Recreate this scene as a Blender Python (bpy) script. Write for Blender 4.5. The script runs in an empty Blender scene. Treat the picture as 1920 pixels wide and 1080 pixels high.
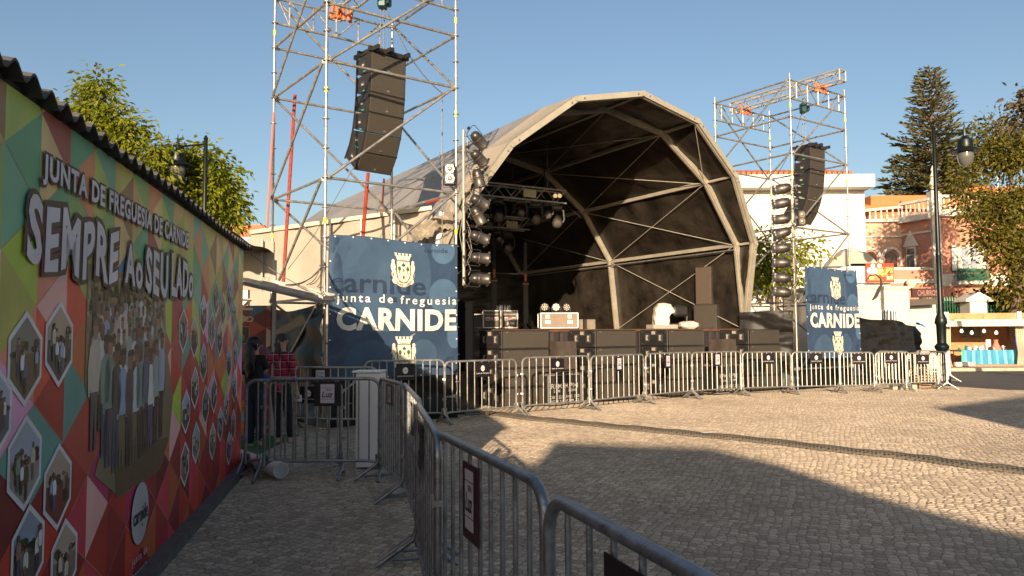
import bpy, bmesh, math, random
from mathutils import Vector, Matrix, noise
# ---------------------------------------------------------------- camera, sky, sun, exposure
sc = bpy.context.scene
COL = sc.collection
F_PX = 1450.0; PITCH = math.atan(85/F_PX); ROLL = 0.006; EYE = Vector((0, 0, 1.55))
CM = Matrix.Rotation(math.pi/2+PITCH, 4, 'X') @ Matrix.Rotation(-ROLL, 4, 'Z')
cam_d = bpy.data.cameras.new('camera'); cam = bpy.data.objects.new('camera', cam_d); COL.objects.link(cam)
cam.matrix_world = Matrix.Translation(EYE) @ CM
cam_d.sensor_width = 36; cam_d.lens = 36*F_PX/1920; cam_d.clip_start = 0.05; cam_d.clip_end = 3000
sc.camera = cam
SUN_EL = math.radians(12.6); SUN_AZ = math.radians(7.5)      # light travels towards +Y, turned a little to +X
world = bpy.data.worlds.new('World'); sc.world = world; world.use_nodes = True
wn = world.node_tree.nodes; wl = world.node_tree.links
bg = wn['Background']; sky = wn.new('ShaderNodeTexSky'); sky.sky_type = 'NISHITA'; sky.sun_disc = False
sky.sun_elevation = SUN_EL; sky.sun_rotation = math.pi + SUN_AZ
sky.altitude = 50; sky.air_density = 1.0; sky.dust_density = 1.9; sky.ozone_density = 1.6
wl.new(sky.outputs[0], bg.inputs[0]); bg.inputs[1].default_value = 0.080
sun_d = bpy.data.lights.new('sun', 'SUN'); sun = bpy.data.objects.new('sun', sun_d); COL.objects.link(sun)
sun_d.energy = 5.0; sun_d.angle = math.radians(0.53); sun_d.color = (1.0, 0.77, 0.54)
ldir = Vector((math.sin(SUN_AZ)*math.cos(SUN_EL), math.cos(SUN_AZ)*math.cos(SUN_EL), -math.sin(SUN_EL)))
sun.rotation_euler = ldir.to_track_quat('-Z', 'Y').to_euler(); sun.location = (-3, -30, 12)
sc.view_settings.view_transform = 'Standard'; sc.view_settings.look = 'None'
sc.view_settings.exposure = 1.0; sc.view_settings.gamma = 1; sc.view_settings.use_curve_mapping = False
# ---------------------------------------------------------------- helpers
R = random.Random(7)
def ray(x, y): return (CM.to_3x3() @ Vector(((x-960)/F_PX, (540-y)/F_PX, -1)))
def atz(x, y, z=0.0):
    d = ray(x, y); return EYE + d*((z-EYE.z)/d.z)
def atY(x, y, Y):
    d = ray(x, y); return EYE + d*(Y/d.y)
def lin(c): return tuple(((v/255)/12.92 if v/255 <= .04045 else ((v/255+.055)/1.055)**2.4) for v in c)
MATS = {}
def mat(name, col, rough=.6, metal=0.0, nscale=0, namt=0, bump=0, bscale=20, spec=.5, stretch=None, rvar=0, sheen=0, emit=0):
    if name in MATS: return MATS[name]
    m = bpy.data.materials.new(name); m.use_nodes = True; MATS[name] = m
    nt = m.node_tree; N = nt.nodes; L = nt.links; p = N['Principled BSDF']
    p.inputs['Base Color'].default_value = (*col, 1); p.inputs['Roughness'].default_value = rough
    p.inputs['Metallic'].default_value = metal; p.inputs['Specular IOR Level'].default_value = spec
    tc = N.new('ShaderNodeTexCoord'); mp = N.new('ShaderNodeMapping'); L.new(tc.outputs['Object'], mp.inputs[0])
    if stretch: mp.inputs['Scale'].default_value = stretch
    if nscale:
        n = N.new('ShaderNodeTexNoise'); n.inputs['Scale'].default_value = nscale; n.inputs['Detail'].default_value = 6
        n.inputs['Roughness'].default_value = .6
        L.new(mp.outputs[0], n.inputs[0])
        cr = N.new('ShaderNodeMapRange'); cr.inputs[1].default_value = .3; cr.inputs[2].default_value = .7
        cr.inputs[3].default_value = 1-namt; cr.inputs[4].default_value = 1+namt; L.new(n.outputs[0], cr.inputs[0])
        mx = N.new('ShaderNodeVectorMath'); mx.operation = 'MULTIPLY'; mx.inputs[0].default_value = col
        L.new(cr.outputs[0], mx.inputs[1]); L.new(mx.outputs[0], p.inputs['Base Color'])
        if rvar:
            r2 = N.new('ShaderNodeMapRange'); r2.inputs[1].default_value = .3; r2.inputs[2].default_value = .7
            r2.inputs[3].default_value = rough-rvar; r2.inputs[4].default_value = rough+rvar
            L.new(n.outputs[0], r2.inputs[0]); L.new(r2.outputs[0], p.inputs['Roughness'])
    if bump:
        b = N.new('ShaderNodeTexNoise'); b.inputs['Scale'].default_value = bscale; b.inputs['Detail'].default_value = 5
        L.new(mp.outputs[0], b.inputs[0]); bp = N.new('ShaderNodeBump'); bp.inputs['Strength'].default_value = min(1, bump)
        bp.inputs['Distance'].default_value = .02 if bump <= 1 else .02*bump
        L.new(b.outputs[0], bp.inputs['Height']); L.new(bp.outputs[0], p.inputs['Normal'])
    if emit: 
        p.inputs['Emission Color'].default_value = (*col, 1); p.inputs['Emission Strength'].default_value = emit
    return m
def print_mat(name='printed_vinyl', rough=.45, soft=0.0, bump=0.0, bscale=2.0):
    if name in MATS: return MATS[name]
    m = bpy.data.materials.new(name); m.use_nodes = True; MATS[name] = m
    N = m.node_tree.nodes; L = m.node_tree.links; p = N['Principled BSDF']; p.inputs['Roughness'].default_value = rough
    a = N.new('ShaderNodeAttribute'); a.attribute_name = 'Col'
    tc = N.new('ShaderNodeTexCoord'); n = N.new('ShaderNodeTexNoise'); n.inputs['Scale'].default_value = 3; n.inputs['Detail'].default_value = 8
    L.new(tc.outputs['Object'], n.inputs[0]); r = N.new('ShaderNodeMapRange'); r.inputs[1].default_value = .3; r.inputs[2].default_value = .7
    r.inputs[3].default_value = .85; r.inputs[4].default_value = 1.12; L.new(n.outputs[0], r.inputs[0])
    mx = N.new('ShaderNodeVectorMath'); mx.operation = 'MULTIPLY'; L.new(a.outputs['Color'], mx.inputs[0]); L.new(r.outputs[0], mx.inputs[1])
    L.new(mx.outputs[0], p.inputs['Base Color'])
    if bump:
        b = N.new('ShaderNodeTexNoise'); b.inputs['Scale'].default_value = bscale; L.new(tc.outputs['Object'], b.inputs[0])
        bp = N.new('ShaderNodeBump'); bp.inputs['Strength'].default_value = .6; bp.inputs['Distance'].default_value = bump
        L.new(b.outputs[0], bp.inputs['Height']); L.new(bp.outputs[0], p.inputs['Normal'])
    return m
ORG = {}
def thing(name, label, cat, loc=(0, 0, 0), group=None, kind=None):
    o = bpy.data.objects.new(name, None); COL.objects.link(o); o.location = loc; o.empty_display_size = .2
    o['label'] = label; o['category'] = cat
    if group: o['group'] = group
    if kind: o['kind'] = kind
    ORG[o.name] = Vector(loc); return o
class MB:
    def __init__(s): s.v = []; s.f = []; s.m = []; s.c = []
    def add(s, vs, fs, mi=0, col=None):
        b = len(s.v); s.v += [tuple(v) for v in vs]
        for f in fs: s.f.append([b+i for i in f]); s.m.append(mi); s.c.append(col)
        return s
    def box(s, c, sz, rz=0, mi=0, col=None, M=None):
        x, y, z = sz[0]/2, sz[1]/2, sz[2]/2
        if M is None: M = Matrix.Rotation(rz, 3, 'Z')
        vs = [Vector(c)+M@Vector(q) for q in ((-x,-y,-z),(x,-y,-z),(x,y,-z),(-x,y,-z),(-x,-y,z),(x,-y,z),(x,y,z),(-x,y,z))]
        return s.add(vs, [(0,3,2,1),(4,5,6,7),(0,1,5,4),(1,2,6,5),(2,3,7,6),(3,0,4,7)], mi, col)
    def bbox(s, c, sz, bev=.01, rz=0, mi=0, col=None, M=None):      # box with bevelled edges
        x, y, z = sz[0]/2, sz[1]/2, sz[2]/2; bm = bmesh.new()
        if M is None: M = Matrix.Rotation(rz, 3, 'Z')
        bmesh.ops.create_cube(bm, size=1); bmesh.ops.scale(bm, vec=sz, verts=bm.verts)
        bmesh.ops.bevel(bm, geom=bm.edges[:], offset=bev, segments=1, affect='EDGES')
        vs = [Vector(c)+M@v.co for v in bm.verts]; fs = [[v.index for v in f.verts] for f in bm.faces]; bm.free()
        return s.add(vs, fs, mi, col)
    def tube(s, a, b, r, n=8, mi=0, r2=None, cap=True, col=None):
        a = Vector(a); b = Vector(b); d = b-a
        if d.length < 1e-6: return s
        d.normalize(); q = d.orthogonal().normalized(); w = d.cross(q); r2 = r if r2 is None else r2
        vs = [a+(q*math.cos(2*math.pi*i/n)+w*math.sin(2*math.pi*i/n))*r for i in range(n)]
        vs += [b+(q*math.cos(2*math.pi*i/n)+w*math.sin(2*math.pi*i/n))*r2 for i in range(n)]
        fs = [(i, (i+1)%n, n+(i+1)%n, n+i) for i in range(n)]
        if cap: fs += [tuple(range(n))[::-1], tuple(range(n, 2*n))]
        return s.add(vs, fs, mi, col)
    def path(s, pts, r, n=8, mi=0, closed=False):
        pts = [Vector(p) for p in pts]; k = len(pts); up = None; vs = []
        for i, p in enumerate(pts):
            t = (pts[min(i+1, k-1)]-pts[max(i-1, 0)]).normalized() if not closed else (pts[(i+1)%k]-pts[i-1]).normalized()
            up = t.orthogonal().normalized() if up is None else (up-t*up.dot(t)).normalized()
            w = t.cross(up); rr = r[i] if isinstance(r, (list, tuple)) else r
            vs += [p+(up*math.cos(2*math.pi*j/n)+w*math.sin(2*math.pi*j/n))*rr for j in range(n)]
        fs = [(i*n+j, i*n+(j+1)%n, ((i+1)%k)*n+(j+1)%n, ((i+1)%k)*n+j) for i in range(k if closed else k-1) for j in range(n)]
        if not closed: fs += [tuple(range(n))[::-1], tuple(range((k-1)*n, k*n))]
        return s.add(vs, fs, mi)
    def beam(s, a, b, w, h, mi=0, up=Vector((0, 0, 1)), col=None):
        a = Vector(a); b = Vector(b); d = (b-a).normalized(); q = d.cross(up)
        q = (q if q.length > 1e-4 else d.orthogonal()).normalized(); k = q.cross(d)
        vs = [e+q*x*w/2+k*y*h/2 for e in (a, b) for x, y in ((-1,-1),(1,-1),(1,1),(-1,1))]
        return s.add(vs, [(0,1,2,3),(7,6,5,4),(0,4,5,1),(1,5,6,2),(2,6,7,3),(3,7,4,0)], mi, col)
    def lathe(s, prof, M=None, n=16, mi=0, col=None):              # prof: (radius, axial) about local Z
        M = M or Matrix.Identity(4); vs = []
        for r, z in prof: vs += [M@Vector((r*math.cos(2*math.pi*j/n), r*math.sin(2*math.pi*j/n), z)) for j in range(n)]
        fs = [(i*n+j, i*n+(j+1)%n, (i+1)*n+(j+1)%n, (i+1)*n+j) for i in range(len(prof)-1) for j in range(n)]
        fs += [tuple(range(n))[::-1], tuple(range((len(prof)-1)*n, len(prof)*n))]
        return s.add(vs, fs, mi, col)
    def prism(s, poly, O, U, V, th, mi=0, col=None):               # polygon in the (U,V) plane, thickness along U x V
        O = Vector(O); U = Vector(U); V = Vector(V); Nn = U.cross(V).normalized()*th; k = len(poly)
        vs = [O+U*x+V*y for x, y in poly]+[O+U*x+V*y+Nn for x, y in poly]
        fs = [tuple(range(k))[::-1], tuple(range(k, 2*k))]+[(i, (i+1)%k, k+(i+1)%k, k+i) for i in range(k)]
        return s.add(vs, fs, mi, col)
    def sheet(s, fn, nu, nv, mi=0, col=None):
        vs = [fn(i/nu, j/nv) for j in range(nv+1) for i in range(nu+1)]
        fs = [(j*(nu+1)+i, j*(nu+1)+i+1, (j+1)*(nu+1)+i+1, (j+1)*(nu+1)+i) for j in range(nv) for i in range(nu)]
        return s.add(vs, fs, mi, col)
    def build(s, name, mats, parent=None, smooth=False, kind=None, sharp=40):
        me = bpy.data.meshes.new(name); o = bpy.data.objects.new(name, me); COL.objects.link(o)
        off = Vector((0, 0, 0))
        if parent is not None: off = ORG.get(parent.name, off); o.parent = parent; ORG[o.name] = off
        me.from_pydata([(v[0]-off.x, v[1]-off.y, v[2]-off.z) for v in s.v], [], s.f)
        for m in (mats if isinstance(mats, (list, tuple)) else [mats]): me.materials.append(m)
        me.polygons.foreach_set('material_index', s.m)
        if any(c is not None for c in s.c):
            ca = me.color_attributes.new('Col', 'FLOAT_COLOR', 'CORNER'); arr = []
            for f, c in zip(s.f, s.c): arr += list((*(c or (1, 1, 1)), 1))*len(f)
            ca.data.foreach_set('color', arr)
        if smooth:
            me.polygons.foreach_set('use_smooth', [True]*len(me.polygons)); me.update()
            if sharp: me.set_sharp_from_angle(angle=math.radians(sharp))
        me.update()
        if kind: o['kind'] = kind
        return o
def solo(mb, name, mats, label, cat, group=None, smooth=False, kind=None):   # a thing that is one mesh, origin at its base centre
    xs = [v[0] for v in mb.v]; ys = [v[1] for v in mb.v]; zs = [v[2] for v in mb.v]
    c = Vector(((min(xs)+max(xs))/2, (min(ys)+max(ys))/2, min(zs)))
    mb.v = [(v[0]-c.x, v[1]-c.y, v[2]-c.z) for v in mb.v]
    o = mb.build(name, mats, None, smooth); o.location = c
    o['label'] = label; o['category'] = cat
    if group: o['group'] = group
    if kind: o['kind'] = kind
    return o
def dup(root, loc, rot=None, label=None, group=None, scale=None):
    def cp(o, par):
        c = o.copy(); COL.objects.link(c)
        if par: c.parent = par
        for ch in [k for k in o.children]: cp(ch, c)
        return c
    r = cp(root, None); r.location = loc
    if rot is not None: r.rotation_euler = rot
    if scale: r.scale = scale
    if label: r['label'] = label
    if group: r['group'] = group
    return r
_TX = {}
def text2d(t, off=0.0, shear=0.0, space=1.0):                     # flat letter polygons in 0..1 x 0..1
    k = (t, off, shear, space)
    if k in _TX: return _TX[k]
    cu = bpy.data.curves.new('txt', 'FONT'); cu.body = t; cu.offset = off; cu.shear = shear; cu.space_character = space
    cu.resolution_u = 3; cu.fill_mode = 'FRONT'
    ob = bpy.data.objects.new('txt', cu); COL.objects.link(ob)
    dg = bpy.context.evaluated_depsgraph_get(); dg.update(); me = bpy.data.meshes.new_from_object(ob.evaluated_get(dg))
    vs = [(v.co.x, v.co.y) for v in me.vertices]; fs = [list(p.vertices) for p in me.polygons]
    bpy.data.objects.remove(ob); bpy.data.curves.remove(cu); bpy.data.meshes.remove(me)
    x0 = min(v[0] for v in vs); x1 = max(v[0] for v in vs); y0 = min(v[1] for v in vs); y1 = max(v[1] for v in vs)
    _TX[k] = ([((x-x0)/(x1-x0), (y-y0)/(y1-y0)) for x, y in vs], fs, (x1-x0)/(y1-y0)); return _TX[k]
class Board:                                                        # draws flat coloured shapes on a plane
    def __init__(s, O, U, V): s.O = Vector(O); s.U = Vector(U).normalized(); s.V = Vector(V).normalized(); s.N = s.U.cross(s.V).normalized(); s.mb = MB(); s.warp = None
    def p(s, x, y, l):
        d = s.warp(x, y) if s.warp else 0
        return s.O+s.U*x+s.V*y+s.N*(l+d)
    def poly(s, pts, col, l=.004, mi=0): s.mb.add([s.p(x, y, l) for x, y in pts], [tuple(range(len(pts)))], mi, lin(col)); return s
    def rect(s, x0, y0, x1, y1, col, l=.004): return s.poly([(x0,y0),(x1,y0),(x1,y1),(x0,y1)], col, l)
    def disc(s, cx, cy, rx, ry, col, l=.004, n=20, a0=0, a1=2*math.pi):
        return s.poly([(cx+rx*math.cos(a0+(a1-a0)*i/n), cy+ry*math.sin(a0+(a1-a0)*i/n)) for i in range(n if a1-a0 > 6.2 else n+1)], col, l)
    def text(s, t, x0, y0, x1, y1, col, l=.006, off=0.0, shear=0.0, space=1.0, fn=None):
        vs, fs, asp = text2d(t, off, shear, space)
        if x1 is None: x1 = x0+(y1-y0)*asp
        q = []
        for a, b in vs:
            x = x0+(x1-x0)*a; y = y0+(y1-y0)*b
            if fn: x, y = fn(x, y, a, b)
            q.append(s.p(x, y, l))
        s.mb.add(q, fs, 0, lin(col)); return s
    def line(s, a, b, w, col, l=.005):
        a = Vector(a); b = Vector(b); d = (b-a).normalized()*w/2; n = Vector((-d.y, d.x))
        return s.poly([tuple(a-n), tuple(b-n), tuple(b+n), tuple(a+n)], col, l)
# ---------------------------------------------------------------- materials
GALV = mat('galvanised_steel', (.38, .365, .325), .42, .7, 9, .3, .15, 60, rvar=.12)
GALVD = mat('weathered_galvanised_steel', (.26, .27, .28), .42, .8, 14, .35, .2, 80, rvar=.12)  # darker, bluer steel for the near barriers and base jacks
ALU = mat('aluminium_profile', (.36, .33, .265), .5, .3, 3, .12, rvar=.08)
BLACKP = mat('black_paint', (.018, .017, .016), .5, 0, 12, .3, .1, 120)
BLACKG = mat('speaker_grille', (.055, .046, .035), .55, .2, 40, .2, .4, 400)
BLACKT = mat('black_tarpaulin', (.013, .012, .011), .48, 0, 3, .3, .5, 5, spec=.25)
LINING = mat('black_pvc_lining', (.024, .0200, .0155), .36, 0, 1.3, .75, 2.5, 1.8, spec=.5)
CANVAS = mat('grey_beige_canvas', (.29, .255, .205), .7, 0, 1.3, .12, .5, 3)
CANVASG = mat('grey_pvc_canvas', (.22, .215, .21), .6, 0, .8, .14, .5, 2.5)
WHITEP = mat('white_paint', (.72, .71, .68), .45, 0, 5, .06)
RED = mat('red_paint', (.26, .035, .014), .45, 0, 12, .3)
CHROME = mat('bright_metal', (.6, .58, .53), .25, .9)
RUB = mat('black_rubber', (.03, .03, .03), .7, 0, 10, .3)
WOOD = mat('weathered_wood', (.3, .2, .12), .7, 0, 6, .3, .4, 30, stretch=(1, 1, 8))
SKIN = mat('skin', (.45, .26, .18), .55, 0, 8, .06)
PRINT = print_mat()
# ---------------------------------------------------------------- ground
def cobble_mat():
    m = bpy.data.materials.new('cobblestone'); m.use_nodes = True; N = m.node_tree.nodes; L = m.node_tree.links
    p = N['Principled BSDF']; tc = N.new('ShaderNodeTexCoord')
    mp = N.new('ShaderNodeMapping'); mp.inputs['Rotation'].default_value = (0, 0, math.radians(24)); mp.inputs['Scale'].default_value = (13.8, 12.6, 1)
    L.new(tc.outputs['Object'], mp.inputs[0])
    wn_ = N.new('ShaderNodeTexNoise'); wn_.inputs['Scale'].default_value = .9; wn_.inputs['Detail'].default_value = 3; L.new(tc.outputs['Object'], wn_.inputs[0])
    sb = N.new('ShaderNodeVectorMath'); sb.operation = 'SUBTRACT'; sb.inputs[1].default_value = (.5, .5, .5); L.new(wn_.outputs['Color'], sb.inputs[0])
    sc_ = N.new('ShaderNodeVectorMath'); sc_.operation = 'SCALE'; sc_.inputs['Scale'].default_value = 3.4; L.new(sb.outputs[0], sc_.inputs[0])
    ad = N.new('ShaderNodeVectorMath'); L.new(mp.outputs[0], ad.inputs[0]); L.new(sc_.outputs[0], ad.inputs[1])
    # shift every second row half a stone
    v1 = N.new('ShaderNodeTexVoronoi'); v1.voronoi_dimensions = '2D'; v1.feature = 'DISTANCE_TO_EDGE'; v1.inputs['Scale'].default_value = 1; v1.inputs['Randomness'].default_value = .5
    v2 = N.new('ShaderNodeTexVoronoi'); v2.voronoi_dimensions = '2D'; v2.feature = 'F1'; v2.inputs['Scale'].default_value = 1; v2.inputs['Randomness'].default_value = .5
    sx = N.new('ShaderNodeSeparateXYZ'); L.new(ad.outputs[0], sx.inputs[0])
    fl = N.new('ShaderNodeMath'); fl.operation = 'FLOOR'; L.new(sx.outputs['Y'], fl.inputs[0])
    md = N.new('ShaderNodeMath'); md.operation = 'PINGPONG'; md.inputs[1].default_value = 1; L.new(fl.outputs[0], md.inputs[0])
    ml = N.new('ShaderNodeMath'); ml.operation = 'MULTIPLY'; ml.inputs[1].default_value = 0.0; L.new(md.outputs[0], ml.inputs[0])
    a2 = N.new('ShaderNodeMath'); L.new(sx.outputs['X'], a2.inputs[0]); L.new(ml.outputs[0], a2.inputs[1])
    cb = N.new('ShaderNodeCombineXYZ'); L.new(a2.outputs[0], cb.inputs[0]); L.new(sx.outputs['Y'], cb.inputs[1])
    L.new(cb.outputs[0], v1.inputs['Vector']); L.new(cb.outputs[0], v2.inputs['Vector'])
    jr = N.new('ShaderNodeMapRange'); jr.inputs[1].default_value = .01; jr.inputs[2].default_value = .09; L.new(v1.outputs['Distance'], jr.inputs[0])
    cs = N.new('ShaderNodeSeparateColor'); L.new(v2.outputs['Color'], cs.inputs[0])
    ramp = N.new('ShaderNodeValToRGB'); e = ramp.color_ramp.elements
    e[0].position = 0; e[0].color = (.30, .243, .178, 1); e[1].position = 1; e[1].color = (.53, .44, .335, 1)
    e2 = ramp.color_ramp.elements.new(.5); e2.color = (.42, .345, .258, 1); L.new(cs.outputs[0], ramp.inputs[0])
    big = N.new('ShaderNodeTexNoise'); big.inputs['Scale'].default_value = .35; big.inputs['Detail'].default_value = 7; big.inputs['Roughness'].default_value = .65; L.new(tc.outputs['Object'], big.inputs[0])
    br = N.new('ShaderNodeMapRange'); br.inputs[1].default_value = .3; br.inputs[2].default_value = .7; br.inputs[3].default_value = .66; br.inputs[4].default_value = 1.14; L.new(big.outputs[0], br.inputs[0])
    fn = N.new('ShaderNodeTexNoise'); fn.inputs['Scale'].default_value = 55; fn.inputs['Detail'].default_value = 4; L.new(tc.outputs['Object'], fn.inputs[0])
    fr = N.new('ShaderNodeMapRange'); fr.inputs[1].default_value = .25; fr.inputs[2].default_value = .75; fr.inputs[3].default_value = .62; fr.inputs[4].default_value = 1.35; L.new(fn.outputs[0], fr.inputs[0])
    m1 = N.new('ShaderNodeVectorMath'); m1.operation = 'MULTIPLY'; L.new(ramp.outputs[0], m1.inputs[0]); L.new(br.outputs[0], m1.inputs[1])
    m2 = N.new('ShaderNodeVectorMath'); m2.operation = 'MULTIPLY'; L.new(m1.outputs[0], m2.inputs[0]); L.new(fr.outputs[0], m2.inputs[1])
    mix = N.new('ShaderNodeMix'); mix.data_type = 'RGBA'; mix.inputs['A'].default_value = (.15, .125, .095, 1)
    L.new(jr.outputs[0], mix.inputs['Factor']); L.new(m2.outputs[0], mix.inputs['B']); L.new(mix.outputs['Result'], p.inputs['Base Color'])
    p.inputs['Roughness'].default_value = .75; p.inputs['Specular IOR Level'].default_value = .3; p.inputs['Diffuse Roughness'].default_value = .8
    hr = N.new('ShaderNodeMapRange'); hr.inputs[1].default_value = 0; hr.inputs[2].default_value = .3; hr.interpolation_type = 'SMOOTHERSTEP'; L.new(v1.outputs['Distance'], hr.inputs[0])
    h2 = N.new('ShaderNodeMath'); h2.operation = 'MULTIPLY_ADD'; h2.inputs[1].default_value = .5; L.new(fn.outputs[0], h2.inputs[0]); L.new(hr.outputs[0], h2.inputs[2])
    h3 = N.new('ShaderNodeMath'); h3.operation = 'MULTIPLY_ADD'; h3.inputs[1].default_value = .7; L.new(cs.outputs[1], h3.inputs[0]); L.new(h2.outputs[0], h3.inputs[2])
    bp = N.new('ShaderNodeBump'); bp.inputs['Strength'].default_value = .8; bp.inputs['Distance'].default_value = .009; L.new(h3.outputs[0], bp.inputs['Height']); L.new(bp.outputs[0], p.inputs['Normal'])
    return m
COB = cobble_mat()
g = MB().add([(-900, -500, 0), (900, -500, 0), (900, 1500, 0), (-900, 1500, 0)], [(0, 1, 2, 3)]).build('ground', COB, kind='structure')
ASPH = mat('asphalt', (.075, .07, .066), .8, 0, 1.5, .25, .4, 60)
rd = MB().add([(12.9, 20.2, .004), (60, 12, .004), (60, 29.6, .004), (9.0, 29.6, .004)], [(0, 1, 2, 3)]).build('road', ASPH, kind='structure')
PAVE = mat('pavement_concrete', (.4, .33, .25), .8, 0, 2, .2, .3, 30)
MB().box((34, 42, .06), (56, 24.6, .12)).build('pavement', PAVE, kind='structure')
# ---------------------------------------------------------------- market booth with the printed wall (left)
W0 = atz(457, 872); W1 = atz(272, 1077); wu = (W1-W0).normalized(); wnrm = wu.cross(Vector((0, 0, 1)))
if wnrm.x < 0: wnrm = -wnrm
def wall_uv(x, y):
    d = ray(x, y); t = (W0-EYE).dot(wnrm)/d.dot(wnrm); P = EYE+d*t; return (P-W0).dot(wu), P.z
BL = 8.2; BH = 2.54
BO = W0+wu*BL; BU = -wu; BZ = Vector((0, 0, 1)); UE = BL-.28          # board: x runs from the near end to the far end
def bx(px, py):
    u, z = wall_uv(px, py); return BL-u, z
booth = thing('market_booth', 'long wooden market booth with a colourful printed wall and corrugated roof, left edge', 'booth', tuple(W0+wu*4-wnrm*1.2))
c0 = BO+BU*(UE/2)
PAN = mat('booth_panel', (.2, .17, .13), .7, 0, 3, .1)
core = MB(); core.beam(BO+BZ*1.28-wnrm*.05, BO+BU*UE+BZ*1.28-wnrm*.05, .08, 2.46, mi=0)
core.beam(BO+BU*(UE-.04)+BZ*1.28-wnrm*.1, BO+BU*(UE-.04)+BZ*1.28-wnrm*2.4, .08, 2.46)
core.beam(BO+BU*.04+BZ*1.28-wnrm*.1, BO+BU*.04+BZ*1.28-wnrm*2.4, .08, 2.46)
core.beam(BO+BZ*1.28-wnrm*2.4, BO+BU*UE+BZ*1.28-wnrm*2.4, .08, 2.46)
core.build('wall', PAN, booth)
MB().beam(BO+BZ*.04+wnrm*.03, BO+BU*UE+BZ*.04+wnrm*.03, .14, .08).build('plinth', mat('plinth_board', (.1, .09, .085), .8, 0, 8, .3), booth)
# mural
md = Board(BO+wnrm*.001, BU, BZ); rm = random.Random(11)
PAL_LO = [(128,28,28),(150,40,30),(110,20,30),(165,50,35),(140,25,55),(120,18,24),(95,18,22),(150,70,35),(170,45,60)]
PAL_MID = [(168,42,36),(190,70,50),(150,35,75),(196,120,100),(80,130,120),(150,170,60),(176,92,50),(200,150,140),(70,110,130),(200,140,170),(145,40,35),(160,60,50)]
PAL_HI = [(150,150,70),(120,150,85),(85,140,100),(175,150,90),(185,120,80),(170,160,80),(140,70,55),(100,150,120),(196,165,110),(150,165,75),(130,100,60)]
_last = [None]*4
def pal_d(z):
    for _ in range(12):
        c = pal(z)
        if c not in _last: break
    _last.pop(0); _last.append(c); return tuple(min(255, v*1.22+6) for v in c)
cw = .345; rh = .42
nc = int(UE/cw)+1
def pal(z):
    t = z/2.5+rm.uniform(-.14, .14)
    return rm.choice(PAL_LO if t < .3 else PAL_MID if t < .68 else PAL_HI)
def clip(poly, x1, z0, z1):
    def cut(P, f):
        out = []
        for i in range(len(P)):
            a, b = P[i], P[(i+1)%len(P)]; fa, fb = f(a), f(b)
            if fa >= 0: out.append(a)
            if fa*fb < 0: t = fa/(fa-fb); out.append((a[0]+(b[0]-a[0])*t, a[1]+(b[1]-a[1])*t))
        return out
    for f in (lambda p: x1-p[0], lambda p: p[0], lambda p: p[1]-z0, lambda p: z1-p[1]):
        if len(poly) < 3: return []
        poly = cut(poly, f)
    return poly if len(poly) > 2 else []
lines = []
for i in range(nc):
    for j in range(-1, 8):
        x0 = i*cw; x1 = x0+cw; off = 0 if i % 2 == 0 else rh/2
        # column of triangles pointing right / left in turn
        for k, tri in enumerate([[(x0, j*rh), (x1, j*rh+rh/2), (x0, j*rh+rh)], [(x1, j*rh-rh/2), (x1, j*rh+rh/2), (x0, j*rh)]]):
            if i % 2: tri = [(x0+x1-a, b) for a, b in tri][::-1]
            q = clip(tri, UE, .08, BH)
            if q: md.poly(q, pal_d(sum(b for a, b in tri)/3), .002)
        a, b = (x0, j*rh), (x1, j*rh+rh/2)
        c, d_ = (x0, j*rh), (x1, j*rh-rh/2)
        if i % 2: a, b, c, d_ = (x1, a[1]), (x0, b[1]), (x1, c[1]), (x0, d_[1])
        for s_ in ((a, b), (c, d_)):
            if .1 < min(s_[0][1], s_[1][1]) and max(s_[0][1], s_[1][1]) < BH-.03 and max(s_[0][0], s_[1][0]) < UE and rm.random() < .6: lines.append(s_)
for a, b in lines: md.line(a, b, .004, (190, 150, 120), .003)
# group photograph
gx0, _ = bx(160, 600); gx1, _ = bx(325, 650)
gz1 = 1.92; gz0 = .62
md.poly([(gx0, 1.30), (gx0+.32, .98), (gx0+.18, .82), (gx0+.62, gz0), (gx1-.35, gz0), (gx1-.1, .8), (gx1, 1.1), (gx1-.12, 1.3), (gx1-.25, 1.5), (gx1-.3, gz1), (gx0, gz1)], (140, 122, 92), .0045)
for _ in range(260):
    x = rm.uniform(gx0+.05, gx1-.4); z = rm.uniform(1.6, 1.9); md.disc(x, z, rm.uniform(.02, .07), rm.uniform(.02, .05), rm.choice([(128,124,74),(104,104,62),(160,150,96),(92,88,58),(180,166,116)]), .0048, 7)
md.poly([(gx0+.55, gz0+.004), (gx1-.35, gz0+.004), (gx1-.12, .82), (gx0+.5, .9)], (104, 84, 56), .0050)
SHC = [(170,182,170),(214,214,208),(130,152,134),(96,80,84),(236,232,226),(156,122,108),(170,180,204),(96,106,130),(232,226,220),(140,160,144),(214,196,174),(84,72,70)]
PAC = [(74,60,56),(90,76,76),(104,90,124),(80,84,100),(130,110,88),(64,54,54),(96,96,92)]
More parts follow.
